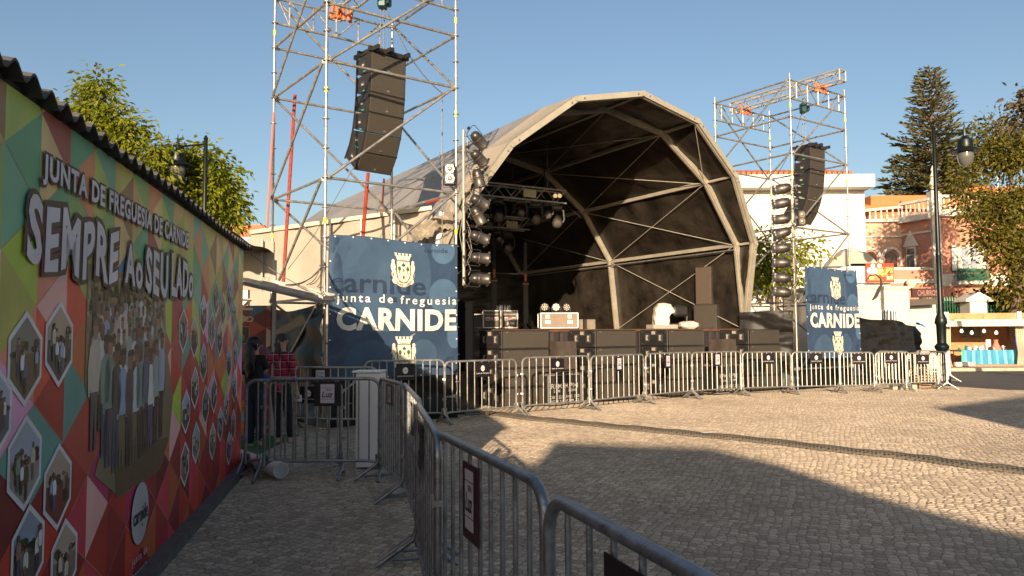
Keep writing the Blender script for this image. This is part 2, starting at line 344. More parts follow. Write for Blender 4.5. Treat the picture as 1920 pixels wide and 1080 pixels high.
def fig(b, x, z, h, l, r=rm):
    w = h*.165; hd = h*.13; sk = r.choice([(150,108,84),(120,84,66),(166,124,100),(104,74,58)]); pc = r.choice(PAC); sh = r.choice(SHC)
    b.poly([(x-w*.42, z), (x-w*.12, z), (x, z+h*.40), (x+w*.12, z), (x+w*.42, z), (x+w*.5, z+h*.5), (x-w*.5, z+h*.5)], pc, l)
    b.poly([(x-w*.55, z+h*.45), (x+w*.55, z+h*.45), (x+w*.75, z+h*.6), (x+w*.7, z+h*.8), (x+w*.2, z+h*.86), (x-w*.2, z+h*.86), (x-w*.7, z+h*.8), (x-w*.75, z+h*.6)], sh, l+.0002)
    for s_ in (-1, 1): b.poly([(x+s_*w*.72, z+h*.8), (x+s_*w*.55, z+h*.62), (x+s_*w*.62, z+h*.42), (x+s_*w*.85, z+h*.42), (x+s_*w*.95, z+h*.64)][::s_], sk if r.random() < .5 else sh, l+.0001)
    b.disc(x, z+h*.93, hd*.5, hd*.62, sk, l+.0003, 9); b.disc(x, z+h*.965, hd*.54, hd*.45, r.choice([(40,28,22),(70,50,36),(28,22,20),(110,90,70)]), l+.0004, 9, 0, math.pi)
for row, (z, h, n) in enumerate([(1.40, .40, 17), (1.31, .42, 17), (1.22, .45, 16), (1.12, .48, 15), (1.0, .54, 14), (.84, .70, 12)]):
    for i in range(n):
        x = gx0+.10+(gx1-gx0-.42)*(i+.5)/max(n, 1)+rm.uniform(-.03, .03)
        fig(md, x, z+rm.uniform(-.02, .02)-(.0 if row < 4 else (.1 if row == 4 else .05)*math.sin(math.pi*(i+.5)/n))+(.16*max(0, 1-(i+.5)/n*4) if row > 3 else 0), h*rm.uniform(.93, 1.06), .0050+row*.0005)
# hexagonal photographs
def hexa(b, cx, cz, w, h, seed):
    r = random.Random(seed); k = h*.28
    P = lambda s: [(cx, cz-h/2*s), (cx+w/2*s, cz-h/2*s+k*s), (cx+w/2*s, cz+h/2*s-k*s), (cx, cz+h/2*s), (cx-w/2*s, cz+h/2*s-k*s), (cx-w/2*s, cz-h/2*s+k*s)]
    lay = .0055
    b.poly(P(1), (232, 228, 226), lay)
    inner = P(.86); b.poly(inner, r.choice([(140,124,104),(92,80,76),(160,150,138),(108,98,70),(120,60,50),(76,60,116),(96,106,120)]), lay+.001)
    sky_ = r.choice([(176,186,200),(190,168,144),(136,130,118),(156,166,180)])
    b.poly([(cx+w*.43, cz+h*.05), (cx+w*.43, cz+(h/2-k)*.86), (cx, cz+h*.43), (cx-w*.43, cz+(h/2-k)*.86), (cx-w*.43, cz+h*.05)], sky_, lay+.0013)
    for i in range(10): b.disc(cx+r.uniform(-.36, .36)*w, cz+r.uniform(-.02, .16)*h, w*r.uniform(.04, .12), h*r.uniform(.02, .06), r.choice([(60,70,36),(50,40,34),(96,90,60),(80,60,50)]), lay+.0016, 8)
    for i in range(r.randint(5, 8)):
        xx = cx+r.uniform(-.34, .34)*w; hh = h*r.uniform(.3, .5); zz = cz-h*.5+h*.30*abs(xx-cx)/(w/2)+h*.09+r.uniform(0, .08)*h
        fig(b, xx, zz, min(hh, h*.42), lay+.002+i*.0005, r)
HX = [(45,672),(109,645),(44,868),(106,913),(50,1035),(118,1052),(-18,775),(342,620),(363,632),(380,590),(396,620),(411,635),(364,727),(380,680),(347,772),(384,760),(400,740),(423,765),(428,680),(438,725),(345,870),(366,830),(397,827),(412,795),(428,840),(436,797),(440,668),(404,560),(417,580),(429,552),(437,592)]
for i, (px, py) in enumerate(HX):
    x, z = bx(px, py); big = px < 200
    if x+.17 > UE: continue
    hexa(md, x, z, .33 if big else .30, .40 if big else .36, 50+i)
mural = md.mb.build('printed_mural', PRINT, booth)
# lettering
def fit(b, t, p0, p1, q0, q1, col, l, off, shear=0, space=1.0, jit=0, grow=0):
    # p0/p1: pixel of first letter's bottom and top, q0/q1: of the last letter's
    x0, z0 = bx(*p0); _, z1 = bx(*p1); x1, y0 = bx(*q0); _, y1 = bx(*q1)
    def fn(x, y, a, bb):
        lo = z0+(y0-z0)*a; hi = z1+(y1-z1)*a
        w = .02*math.sin(a*19+jit)*jit
        return x0-grow+(x1-x0+2*grow)*a, lo-grow+(hi-lo+2*grow)*bb+w
    b.text(t, 0, 0, 1, 1, col, l, off, shear, space, fn)
lt = Board(BO+wnrm*.001, BU, BZ)
for col, l, off, gr in (((66, 46, 42), .0125, .10, .026), ((222, 216, 220), .0145, .035, 0)):
    fit(lt, 'JUNTA DE FREGUESIA DE CARNIDE', (73, 345), (73, 284), (349, 475), (349, 437), col, l, off, 0, 1.12, grow=gr*.5)
    fit(lt, 'SEMPRE', (42, 500), (42, 362), (216, 532), (216, 436), col, l, off, .05, 1.15, 1.0, gr)
    fit(lt, 'Ao', (229, 530), (229, 450), (262, 545), (262, 475), col, l, off, 0, 1.2, .0, gr)
    fit(lt, 'SEU', (268, 548), (268, 462), (310, 560), (310, 478), col, l, off, 0, 1.15, .6, gr)
    fit(lt, 'LADo', (317, 556), (317, 474), (358, 557), (358, 498), col, l, off, 0, 1.15, .4, gr)
x, z = bx(259, 962)
lt.disc(x, z, .19, .19, (196, 192, 190), .012, 32)
lt.text('carnide', x-.155, z-.055, x+.165, z+.045, (50, 40, 40), .015, .02)
lt.rect(x+.035, z-.09, x+.05, z-.07, (50, 40, 40), .015)
lt.text('junta de', x-.17, z-.30, x+.17, z-.24, (215, 195, 195), .015, .02, 0, 1.5)
lt.text('freguesia', x-.17, z-.40, x+.17, z-.33, (215, 195, 195), .015, .02, 0, 1.4)
lt.mb.build('lettering', PRINT, booth)
# corrugated roof sheet overhanging the wall
RT = mat('corrugated_sheet', (.085, .078, .07), .8, 0, 2.5, .4, .4, 12)
def roof_fn(a, b):
    x = a*(BL+.1)-.05; y = .07-b*2.9; w = .027*math.sin(x*2*math.pi/.177)
    p = BO+BU*min(x, UE+.15)+wnrm*y; return (p.x, p.y, 2.575+w+b*.30+.012*math.sin(x*1.7)+.012*((x/.95)%1.0))
rf = MB().sheet(roof_fn, 330, 6)
def roof_fn2(a, b):
    p = roof_fn(a, b); return (p[0], p[1], p[2]-.012)
rf.sheet(roof_fn2, 330, 6); rf.f = rf.f[:330*6]+[f[::-1] for f in rf.f[330*6:]]
for i in range(330):
    n0 = 331*7; rf.add([], []); rf.f.append([i, n0+i, n0+i+1, i+1]); rf.m.append(0); rf.c.append(None)
rfo = rf.build('roof', RT, booth, smooth=True)
MB().beam(BO+BZ*2.555-wnrm*.03, BO+BU*UE+BZ*2.555-wnrm*.03, .05, .03).build('roof_batten', mat('dark_batten', (.05, .042, .035), .8), booth)
# ---------------------------------------------------------------- second booth behind, raised flap
b2 = thing('market_booth', 'smaller booth behind the long one, dark red printed side panel under a raised flap', 'booth', (-4.3, 12.6, 0))
Y2 = 11.9
xl = -5.6; xr = atY(509, 700, Y2).x
MB().box(((xl+xr)/2, Y2+.05, 1.0), (xr-xl, .06, 2.0)).box(((xl+xr)/2, Y2+.06, 2.62), (xr-xl, .05, .75), mi=1).build('wall', [PAN, CANVAS], b2)
bd = Board((xl, Y2+.0, 0), (1, 0, 0), BZ); W2 = xr-xl
r2 = random.Random(5)
for i in range(8):
    for j in range(-1, 8):
        x0 = i*.26; 
        for tri in ([(x0, j*.3), (x0+.26, j*.3+.15), (x0, j*.3+.3)], [(x0+.26, j*.3-.15), (x0+.26, j*.3+.15), (x0, j*.3)]):
            if i % 2: tri = [(2*x0+.26-a, b) for a, b in tri][::-1]
            q = clip(tri, W2-.02, .05, 2.0)
            if q: bd.poly(q, r2.choice([(120,30,28),(90,24,26),(110,36,30),(60,50,110),(50,90,120),(150,60,40),(180,150,130)] if sum(t[1] for t in q)/len(q) > .9 else [(200,190,180),(60,140,170),(180,90,40),(140,30,60),(110,40,60)]), .004)
def pxb(px, py): P = atY(px, py, Y2); return P.x-xl, P.z
a0 = pxb(436, 582); a1 = pxb(476, 560)
bd.text('LUZ', a0[0]-.28, a0[1], a1[0], a1[1], (190, 170, 150), .008, .03)
a0 = pxb(420, 604); a1 = pxb(476, 593); bd.text('SETEMBRO', a0[0]-.4, a0[1], a1[0], a1[1], (190, 170, 150), .008, .02)
a0 = pxb(448, 645); a1 = pxb(468, 612); bd.rect(a0[0], a0[1], a1[0], a1[1], (150, 120, 90), .006); bd.rect(a0[0]+.01, a0[1]+.01, a1[0]-.01, a1[1]-.01, (36, 28, 30), .007)
bd.disc(a0[0]+.06, a0[1]+.1, .03, .05, (110, 90, 80), .008)
bd.mb.build('printed_panel', PRINT, b2)
MB().box((xr+.03, Y2, 1.35), (.05, .05, 2.7)).box((xr-.16, Y2-.02, 2.62), (.03, .03, .8)).build('post', mat('grey_post', (.3, .28, .26), .6), b2)
def b2roof(a, b):
    p0 = atY(440, 466, 10.6); p1 = atY(508, 512, 12.6)
    x = xl+(xr-.02-xl)*a; y = 9.9+2.05*b
    return (x, y, 3.12-.22*a-.10*b+.02*math.sin(a*40)+.03*math.sin(b*9))
MB().sheet(b2roof, 60, 10).build('roof', RT, b2, smooth=True)
A = atY(450, 531, 11.9); B = atY(629, 574, 10.9)
fl = MB(); hx = -3.62
q = [Vector((hx, 10.7, 2.24)), Vector((hx, 11.85, 2.30)), Vector((-2.66, 11.6, 2.04)), Vector((-2.60, 10.55, 1.97))]
fl.add([v+Vector((-.25, 0, .03)) if i < 2 else v for i, v in enumerate(q)]+[v+Vector((-.25, 0, .06)) if i < 2 else v+Vector((0, 0, .035)) for i, v in enumerate(q)], [(0,1,2,3),(7,6,5,4),(0,4,5,1),(1,5,6,2),(2,6,7,3),(3,7,4,0)])
FLP = mat('flap_panel', (.15, .135, .12), .55, 0, 4, .25)
fo = fl.build('raised_flap', FLP, b2)
f2 = MB(); up = Vector((0, 0, .09))
f2.beam(q[0]+Vector((-.25, 0, .12)), q[3]+up, .04, .05).beam(q[1]+Vector((-.25, 0, .12)), q[2]+up, .04, .05).beam(q[2]+up*.8, q[3]+up*.8, .03, .05); f2.build('flap_frame', GALV, fo)
rg = random.Random(3); rp = MB()
for i in range(9):
    a = Vector((-3.05+rg.uniform(-.4, .5), 10.8+rg.uniform(0, .7), 2.25)); b = Vector((-3.11+rg.uniform(-.02, .02), 12.78, 2.75+rg.uniform(-.12, .05)))
    if i > 6: a, b = Vector((-3.9, 11.5, 2.75)), Vector((-2.5, 10.6+i*.1, 2.06))
    rp.path([a.lerp(b, t/8)-Vector((0, 0, .10*math.sin(math.pi*t/8))) for t in range(9)], .006, 4)
solo(rp, 'rope_bundle', mat('dark_rope', (.12, .11, .09), .9), 'tangle of thin ropes tied from the raised booth flap to the left scaffold post', 'rope')
# odds and ends by the booths
PW = mat('white_tube', (.62, .62, .6), .4, 0, 5, .1)
ta, tb = atz(466, 862, .12), atz(527, 882, .11); dr = (tb-ta).normalized()
tube = MB(); tube.tube(ta-dr*.35, tb, .086, 20, cap=False); tube.tube(tb, ta-dr*.35, .078, 20, cap=False)
k = 20; tube.f += [[k+i, k+(i+1)%k, 40+(i+1)%k, 40+i] for i in range(k)]; tube.m += [0]*k; tube.c += [None]*k
solo(tube, 'rolled_tube', PW, 'white roll of sheeting lying on the ground by the barrier foot and booth wall', 'tube', smooth=True)
solo(MB().box((-3.85, 10.9, .006), (1.1, 2.3, .012)), 'carpet', mat('green_carpet', (.015, .10, .03), .95, 0, 30, .3), 'green carpet strip under the two women beside the booth', 'carpet')
ped = thing('pedestal', 'tall white pedestal box standing behind the near barriers on the cobbles', 'pedestal', tuple(atz(690, 884)))
pc = atz(690, 880); pY = pc.y+.17
wpx = 46/F_PX*pY
MB().bbox((pc.x, pY, .56), (wpx, .34, 1.08), .006).build('column', mat('white_laminate', (.66, .65, .63), .4, 0, 3, .06), ped)
MB().bbox((pc.x-.02, pY, 1.115), (wpx+.05, .38, .02), .004).build('top', WHITEP, ped)
# ---------------------------------------------------------------- crowd barriers
SIGNK = random.Random(4)
def barrier(p0, p1, h, label, nb=10, mt=None, near=False, low=.19):
    mt = mt or GALV; p0 = Vector((p0[0], p0[1], 0)); p1 = Vector((p1[0], p1[1], 0)); d = (p1-p0); L = d.length; d.normalize(); n = Vector((-d.y, d.x, 0)); c = (p0+p1)/2
    t = thing('crowd_barrier', label, 'barrier', tuple(c), 'metal crowd barriers in rows on the square')
    r = .019; rc = .11; pts = []
    Z = Vector((0, 0, 1)); N_ = 14 if near else 8
    for a in range(7): th = math.pi/2*a/6; pts.append(p0+d*(rc-rc*math.cos(th))+Z*(h-rc+rc*math.sin(th)))
    for a in range(7): th = math.pi/2*a/6; pts.append(p1-d*(rc-rc*math.sin(th))+Z*(h-rc+rc*math.cos(th)))
    pts = [p0+Z*.14]+[p0+Z*(low+.3)]+pts+[p1+Z*(low+.3)]+[p1+Z*.14]
    MB().path(pts, r, N_).build('frame', mt, t, smooth=True)
    lp = [p0+Z*(low-.05)+d*.0, p0+d*.05+Z*(low-.01), p0+d*.12+Z*low, p1-d*.12+Z*low, p1-d*.05+Z*(low-.01), p1+Z*(low-.05)]
    MB().path(lp, r*.85, N_).build('bottom_rail', mt, t, smooth=True)
    for i in range(nb):
        x = L*(i+1)/(nb+1); q = p0+d*x
        MB().tube(q+Z*low, q+Z*(h-.004), .0095 if near else .0105, 10 if near else 6).build('bar', mt, t, smooth=True)
    for e, s in ((p0, 1), (p1, -1)):
        for w in (-1, 1):
            e2 = e+d*s*.03*w
            MB().path([e2+Z*.26, e2+n*w*.03+Z*.17, e2+n*w*.27+Z*.012], .017, N_).build('foot', mt, t, smooth=True)
        MB().path([e+n*-.17+Z*.055, e+n*.17+Z*.055], .011, 6).build('foot_brace', mt, t)
        MB().box(e+Z*.42-d*s*.015, (.05, .03, .03)).build('hook', mt, t); MB().box(e+Z*(h-.3)-d*s*.015, (.05, .03, .03)).build('hook', mt, t)
    return dict(p0=p0, d=d, n=n, L=L, h=h, t=t)
def sign(b, x, w, hh, kind, label, drop=.02, side=-1, col=None):
    d, n = b['d'], b['n']*side                                     # n faces the viewer
    U = d if (d.cross(BZ)).dot(n) > 0 else -d
    O = b['p0']+d*x+n*.028+BZ*(b['h']-drop)
    S = Board(O-U*w/2-BZ*hh, U, BZ); bg = (26, 18, 22) if kind != 'luz2' else (58, 26, 34)
    S.mb.prism([(0, 0), (w, 0), (w, hh), (0, hh)], S.O-S.N*.004, S.U, S.V, .004, col=lin(bg))
    if kind == 'jf':
        S.disc(w*.5, hh*.58, hh*.17, hh*.2, (220, 214, 210), .002, 20); S.text('carnide', w*.5-hh*.13, hh*.54, w*.5+hh*.13, hh*.62, (40, 30, 30), .004)
        S.text('junta de freguesia', w*.06, hh*.18, w*.94, hh*.30, (215, 210, 205), .003, .02, 0, 1.2)
    else:
        a, b_ = (w*.24, w*.76) if kind == 'luz' else (w*.18, w*.72)
        y0, y1 = (hh*.12, hh*.9) if kind == 'luz' else (hh*.14, hh*.92)
        S.rect(a, y0, b_, y1, (196, 188, 194), .002)
        for q in (.2, .8): S.rect(a, y0+(y1-y0)*q, b_, y0+(y1-y0)*q+.004, (40, 30, 36), .003)
        S.text('Luz', a+(b_-a)*.1, y0+(y1-y0)*.3, a+(b_-a)*.9, y0+(y1-y0)*.62, (30, 22, 28), .004, .02, .25)
        S.text('FEIRA', a+(b_-a)*.4, y0+(y1-y0)*.65, a+(b_-a)*.85, y0+(y1-y0)*.75, (30, 22, 28), .004, .01)
    return solo(S.mb, 'barrier_sign', PRINT, label, 'sign', 'small signs hung on the barriers')
def gp(x, y): p = atz(x, y); return (p.x, p.y)
def hz(x, ytop, g):                                                 # height of a rail seen at (x, ytop) standing at g
    d = ray(x, ytop); return max(.9, min(1.18, 1.55+d.z/d.y*g[1]))
# row in front of the stage: (left px, right px, base y left, base y right, rail y, label, sign)
ROW = [
 (834, 968, 795, 781, 676, 'barrier before the left end of the stage and the first subwoofer stack', ('jf', .5, 'black sign with white disc on the barrier just right of the left banner')),
 (980, 1105, 780, 769, 669, 'barrier third from the left banner, crossed by shadow, black rag knotted on its rail', ('jf', .5, 'black sign with white disc on the barrier before the first pair of cases')),
 (1109, 1208, 768, 757, 666, 'barrier between the first and second subwoofer stacks, white paper sign', ('luz', .5, 'dark sign with white label on the barrier before the second subwoofer stack')),
 (1212, 1298, 757, 748, 662, 'barrier in front of the third subwoofer stack', ('luz', .45, 'dark sign with white label, second of the three side by side before the stage')),
 (1299, 1390, 748, 742, 660, 'barrier with leaning ends in front of the second pair of black cases', ('luz', .5, 'dark sign with white label before the right hand pair of black cases')),
 (1394, 1484, 742, 739, 660, 'barrier in front of the last subwoofer stack, castor wheel under it', ('jf', .52, 'black disc sign on the barrier before the last subwoofer stack')),
 (1487, 1575, 739, 737, 660, 'barrier in front of the right blue banner, left half', ('jf', .5, 'black disc sign in front of the right banner')),
 (1577, 1640, 737, 736, 661, 'barrier at the right edge of the right blue banner', ('jf', .55, 'black disc sign by the right edge of the right banner')),
 (1644, 1700, 734, 733, 660, 'taller looking barrier before the black tarpaulin, second from the lamp post', ('jf', .5, 'black disc sign before the black tarpaulin wall')),
 (1703, 1760, 731, 730, 662, 'barrier just left of the green lamp post, baskets behind it', ('jf', .5, 'tilted black disc sign nearest the lamp post')),
]
for (xa, xb, ya, yb, yr, lab, sg) in ROW:
    a, b = gp(xa, ya), gp(xb, yb); g = ((a[0]+b[0])/2, (a[1]+b[1])/2); h = hz((xa+xb)/2, yr, g)
    br = barrier(a, b, h, 'galvanised '+lab, 9 if xb < 1580 else 8)
    w = .34 if sg[0] == 'jf' else .26
    sign(br, br['L']*sg[1], w, .26 if sg[0] == 'jf' else .30, sg[0], sg[2], .03)
a, b = gp(1745, 726), gp(1776, 730); barrier(a, b, .98, 'galvanised barrier turned back beside the foot of the lamp post', 6)
a, b = gp(1776, 730), gp(1783, 716); barrier(a, b, .98, 'galvanised barrier seen end on, last of the row at the road', 6)
a, b = gp(1648, 722), gp(1706, 726); barrier(a, b, .98, 'galvanised barrier standing close behind another in front of the black tarpaulin', 8)
a, b = gp(1718, 722), gp(1764, 724); barrier(a, b, .98, 'galvanised barrier behind the one left of the lamp post', 7)
# barriers behind, left of the stage
a, b = gp(548, 806), gp(706, 809); bk = barrier(a, b, hz(630, 688, ((a[0]+b[0])/2, a[1])), 'galvanised barrier standing behind the near one, before the black tarpaulin', 10)
sign(bk, bk['L']*.34, .30, .25, 'luz', 'white labelled sign on the barrier further back, above the nearer one')
sign(bk, bk['L']*.20, .30, .27, 'jf', 'black disc sign half hidden behind the near barrier', .31)
a, b = gp(683, 801), gp(833, 794); bk2 = barrier(a, b, hz(760, 677, ((a[0]+b[0])/2, a[1])), 'galvanised barrier standing in front of the left blue banner', 10)
sign(bk2, bk2['L']*.5, .32, .28, 'jf', 'black disc sign in front of the left blue banner', .05)
# near row, in the shade
ZT = 1.08
def tp(x, y): p = atz(x, y, ZT); return (p.x, p.y)
P8 = 8.42
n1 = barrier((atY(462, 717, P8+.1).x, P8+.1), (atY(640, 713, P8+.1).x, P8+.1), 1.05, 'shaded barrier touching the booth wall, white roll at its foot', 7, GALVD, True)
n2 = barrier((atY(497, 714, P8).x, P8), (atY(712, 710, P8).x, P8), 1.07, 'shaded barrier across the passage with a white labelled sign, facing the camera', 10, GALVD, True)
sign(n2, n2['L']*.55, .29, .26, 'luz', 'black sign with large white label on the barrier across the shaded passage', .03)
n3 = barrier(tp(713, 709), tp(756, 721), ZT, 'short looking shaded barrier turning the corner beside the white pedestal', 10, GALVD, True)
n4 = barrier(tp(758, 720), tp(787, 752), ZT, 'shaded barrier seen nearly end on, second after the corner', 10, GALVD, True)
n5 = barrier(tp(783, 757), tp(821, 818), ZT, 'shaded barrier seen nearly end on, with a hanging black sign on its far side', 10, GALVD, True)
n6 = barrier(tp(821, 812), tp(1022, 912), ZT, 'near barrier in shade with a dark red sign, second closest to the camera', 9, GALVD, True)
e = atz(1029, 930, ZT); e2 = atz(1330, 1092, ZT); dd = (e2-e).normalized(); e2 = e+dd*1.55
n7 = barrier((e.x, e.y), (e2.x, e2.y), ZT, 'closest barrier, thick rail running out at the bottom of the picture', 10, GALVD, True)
sign(n6, n6['L']*.47, .22, .30, 'luz2', 'dark red sign with white label on the near barrier', .045)
sign(n7, n7['L']*.37, .30, .27, 'jf', 'black sign under the rail of the closest barrier at the bottom edge', .045)
sign(n3, n3['L']*.55, .3, .2, 'luz', 'small sign seen edge on at the corner of the shaded barriers', .03)
sign(n4, n4['L']*.75, .25, .24, 'luz', 'pale edged sign on the barrier row running towards the camera', .05)
sign(n5, n5['L']*.40, .3, .27, 'jf', 'black sign seen edge on where the shaded row comes nearest', .05)
rag = MB(); q = n6; pr = Vector((ROW and gp(997, 778)[0], gp(997, 778)[1], 1.09)); rag.tube(pr-Vector((.03, 0, 0)), pr+Vector((.03, .01, 0)), .03, 8)
solo(rag, 'tape_wrap', BLACKP, 'black tape wound round the rail of a front barrier', 'tape')
# ---------------------------------------------------------------- scaffold towers
BLK = mat('dark_clamp', (.12, .11, .1), .5, .5); YEL = mat('yellow_tag', (.65, .7, .05), .6); GRN = mat('green_tag', (.02, .3, .2), .6)
def tower(B, C, A, D, zoff, label, top_label, tgroup=None, sling=True):
    Z = Vector((0, 0, 1)); P = {k: Vector((v[0], v[1], 0)) for k, v in dict(A=A, B=B, C=C, D=D).items()}
    cen = sum(P.values(), Vector())/4
    t = thing('scaffold_tower', label, 'scaffold tower', tuple(cen))
    H = 8.17+zoff; lv = [x+zoff for x in (2.17, 4.17, 6.17)]; rt = random.Random(int(B[1]*10))
    for k, p in P.items():
        m = MB(); m.tube(p+Z*.12, p+Z*(H+.18), .0242, 12)
        z = .17+zoff
        while z < H+.05:
            m.tube(p+Z*(z-.005), p+Z*(z+.005), .06, 12); z += .5
        m.tube(p+Z*(2.05+zoff), p+Z*(2.12+zoff), .03, 12).tube(p+Z*(4.3+zoff), p+Z*(4.5+zoff), .029, 12).tube(p+Z*(6.3+zoff), p+Z*(6.5+zoff), .029, 12)
        po = m.build('post', GALV, t, smooth=True)
        for z in (5.62, 7.42, 3.4): MB().tube(p+Z*(z+zoff), p+Z*(z+.1+zoff), .027, 10).build('tag', YEL, po)
        MB().box(p+Z*.006, (.15, .15, .012)).tube(p+Z*.01, p+Z*.3, .018, 8).tube(p+Z*.12, p+Z*.15, .045, 6).build('base_jack', GALVD, t)
    faces = (('A', 'B'), ('B', 'C'), ('C', 'D'), ('D', 'A'))
    def led(a, b, z, r=.0242):
        d = (b-a).normalized(); m = MB(); m.tube(a+d*.06+Z*z, b-d*.06+Z*z, r, 10)
        for e, s in ((a, 1), (b, -1)): m.beam(e+d*s*.03+Z*z, e+d*s*.11+Z*z, .03, .07)
        return m.build('ledger', GALV, t, smooth=True)
    for a, b in faces:
        for z in [zoff+.4]+lv+[7.17+zoff]: led(P[a], P[b], z)
    for a, b in (('A', 'B'), ('C', 'D')): led(P[a], P[b], H)
    def dia(a, za, b, zb):
        d = (P[b]-P[a]).normalized(); n = Vector((d.y, -d.x, 0))*.045; m = MB()
        s, e = P[a]+d*.06+n+Z*(za+.02), P[b]-d*.06+n+Z*(zb-.02); m.tube(s, e, .0242, 10)
        m.beam(s-n*1.2-d*.02, s+n*.2, .02, .06).beam(e-n*1.2+d*.02, e+n*.2, .02, .06)
        return m.build('brace', GALV, t, smooth=True)
    for a, b in (('A', 'B'), ('B', 'C'), ('D', 'A'), ('C', 'D')):
        zs = [(.4+zoff, lv[0]), (lv[0], lv[1]), (lv[1], lv[2]), (lv[2], H)]
        for z0, z1 in zs: dia(a, z0, b, z1)
    for a, b in (('B', 'C'), ('A', 'D')):                            # lattice beams under the truss
        m = MB(); d = (P[b]-P[a]); L = d.length; d.normalize(); a0 = P[a]
        for z in (H, H-.5): m.tube(a0+d*.05+Z*z, a0+d*(L-.05)+Z*z, .0242, 10)
        n = 5; xs = [L*(i+.6)/(n+.2) for i in range(n)]
        for x in xs: m.tube(a0+d*x+Z*(H-.5), a0+d*x+Z*H, .02, 8)
        for i, x in enumerate(xs[:-1]):
            z0, z1 = (H, H-.5) if x < L/2-.3 else (H-.5, H)
            m.tube(a0+d*x+Z*z0, a0+d*xs[i+1]+Z*z1, .0175, 8)
        m.tube(a0+d*.06+Z*H, a0+d*xs[0]+Z*(H-.5), .0175, 8)
        m.build('lattice_beam', GALV, t, smooth=True)
    # aluminium box truss lying on top, parallel to B-A
    d = (P['A']-P['B']).normalized(); w = (P['C']-P['B']).normalized(); mid = (P['A']+P['B'])/2+w*1.42
    s = mid-d*1.95+Z*(H+.06); e = mid+d*1.75+Z*(H+.06); L = (e-s).length
    tr = thing('box_truss', top_label, 'truss', tuple((s+e)/2))
    m = MB(); hw = .145
    for x, z in ((-hw, 0), (hw, 0), (-hw, .29), (hw, .29)): m.tube(s+w*x+Z*z, e+w*x+Z*z, .025, 8)
    m.build('chord', ALU, tr, smooth=True)
    m = MB(); k = int(L/.29)
    for i in range(k):
        p = s+d*(L*i/k); q = s+d*(L*(i+1)/k); 
        for o, z0, z1 in ((-hw, 0, .29), (hw, 0, .29)):
            if i % 2: z0, z1 = z1, z0
            m.tube(p+w*o+Z*z0, q+w*o+Z*z1, .01, 6)
        for z in (0, .29): m.tube(p+w*hw*(1 if i % 2 else -1)+Z*z, q-w*hw*(1 if i % 2 else -1)+Z*z, .01, 6)
    for q in (s, e):
        for o in (-hw, hw): m.tube(q+w*o, q+w*o+Z*.29, .02, 8)
        for z in (0, .29): m.tube(q-w*hw+Z*z, q+w*hw+Z*z, .02, 8)
    m.build('lacing', ALU, tr, smooth=True)
    for f in (P['B'], P['A']):
        c = f+w*1.42+Z*(H+.03); mm = MB(); 
        for i in range(6): mm.path([c+d*rt.uniform(-.08, .08)+w*(-.22+.08*i)+Z*z for z in (.12, .0, -.13)]+[c+d*rt.uniform(-.08, .08)+w*(-.18+.08*i)+Z*(-.1)], .035, 5)
        solo(mm, 'orange_sling', mat('orange_sling', (.52, .14, .05), .8), ('orange lashing strap tying the truss to the '+('front' if f == P['B'] else 'rear')+' beam of the '+('left' if B[0] < 0 else 'right')+' scaffold tower'), 'strap', 'orange lashing straps on the towers')
    return t, (s+e)/2+d*.05, P, H
TL, mL, PL, HL = tower((-3.107, 12.8), (-1.035, 14.32), (-4.63, 14.87), (-2.56, 16.39), 0, 'tall galvanised scaffold tower at left carrying the left speaker array and blue banner', 'aluminium box truss lying across the top of the left scaffold tower')
TR, mR, PR, HR = tower((7.52, 20.5), (9.63, 21.97), (6.05, 22.6), (8.16, 24.08), .16, 'galvanised scaffold tower right of the stage carrying the right speaker array and banner', 'aluminium box truss lying across the top of the right scaffold tower')
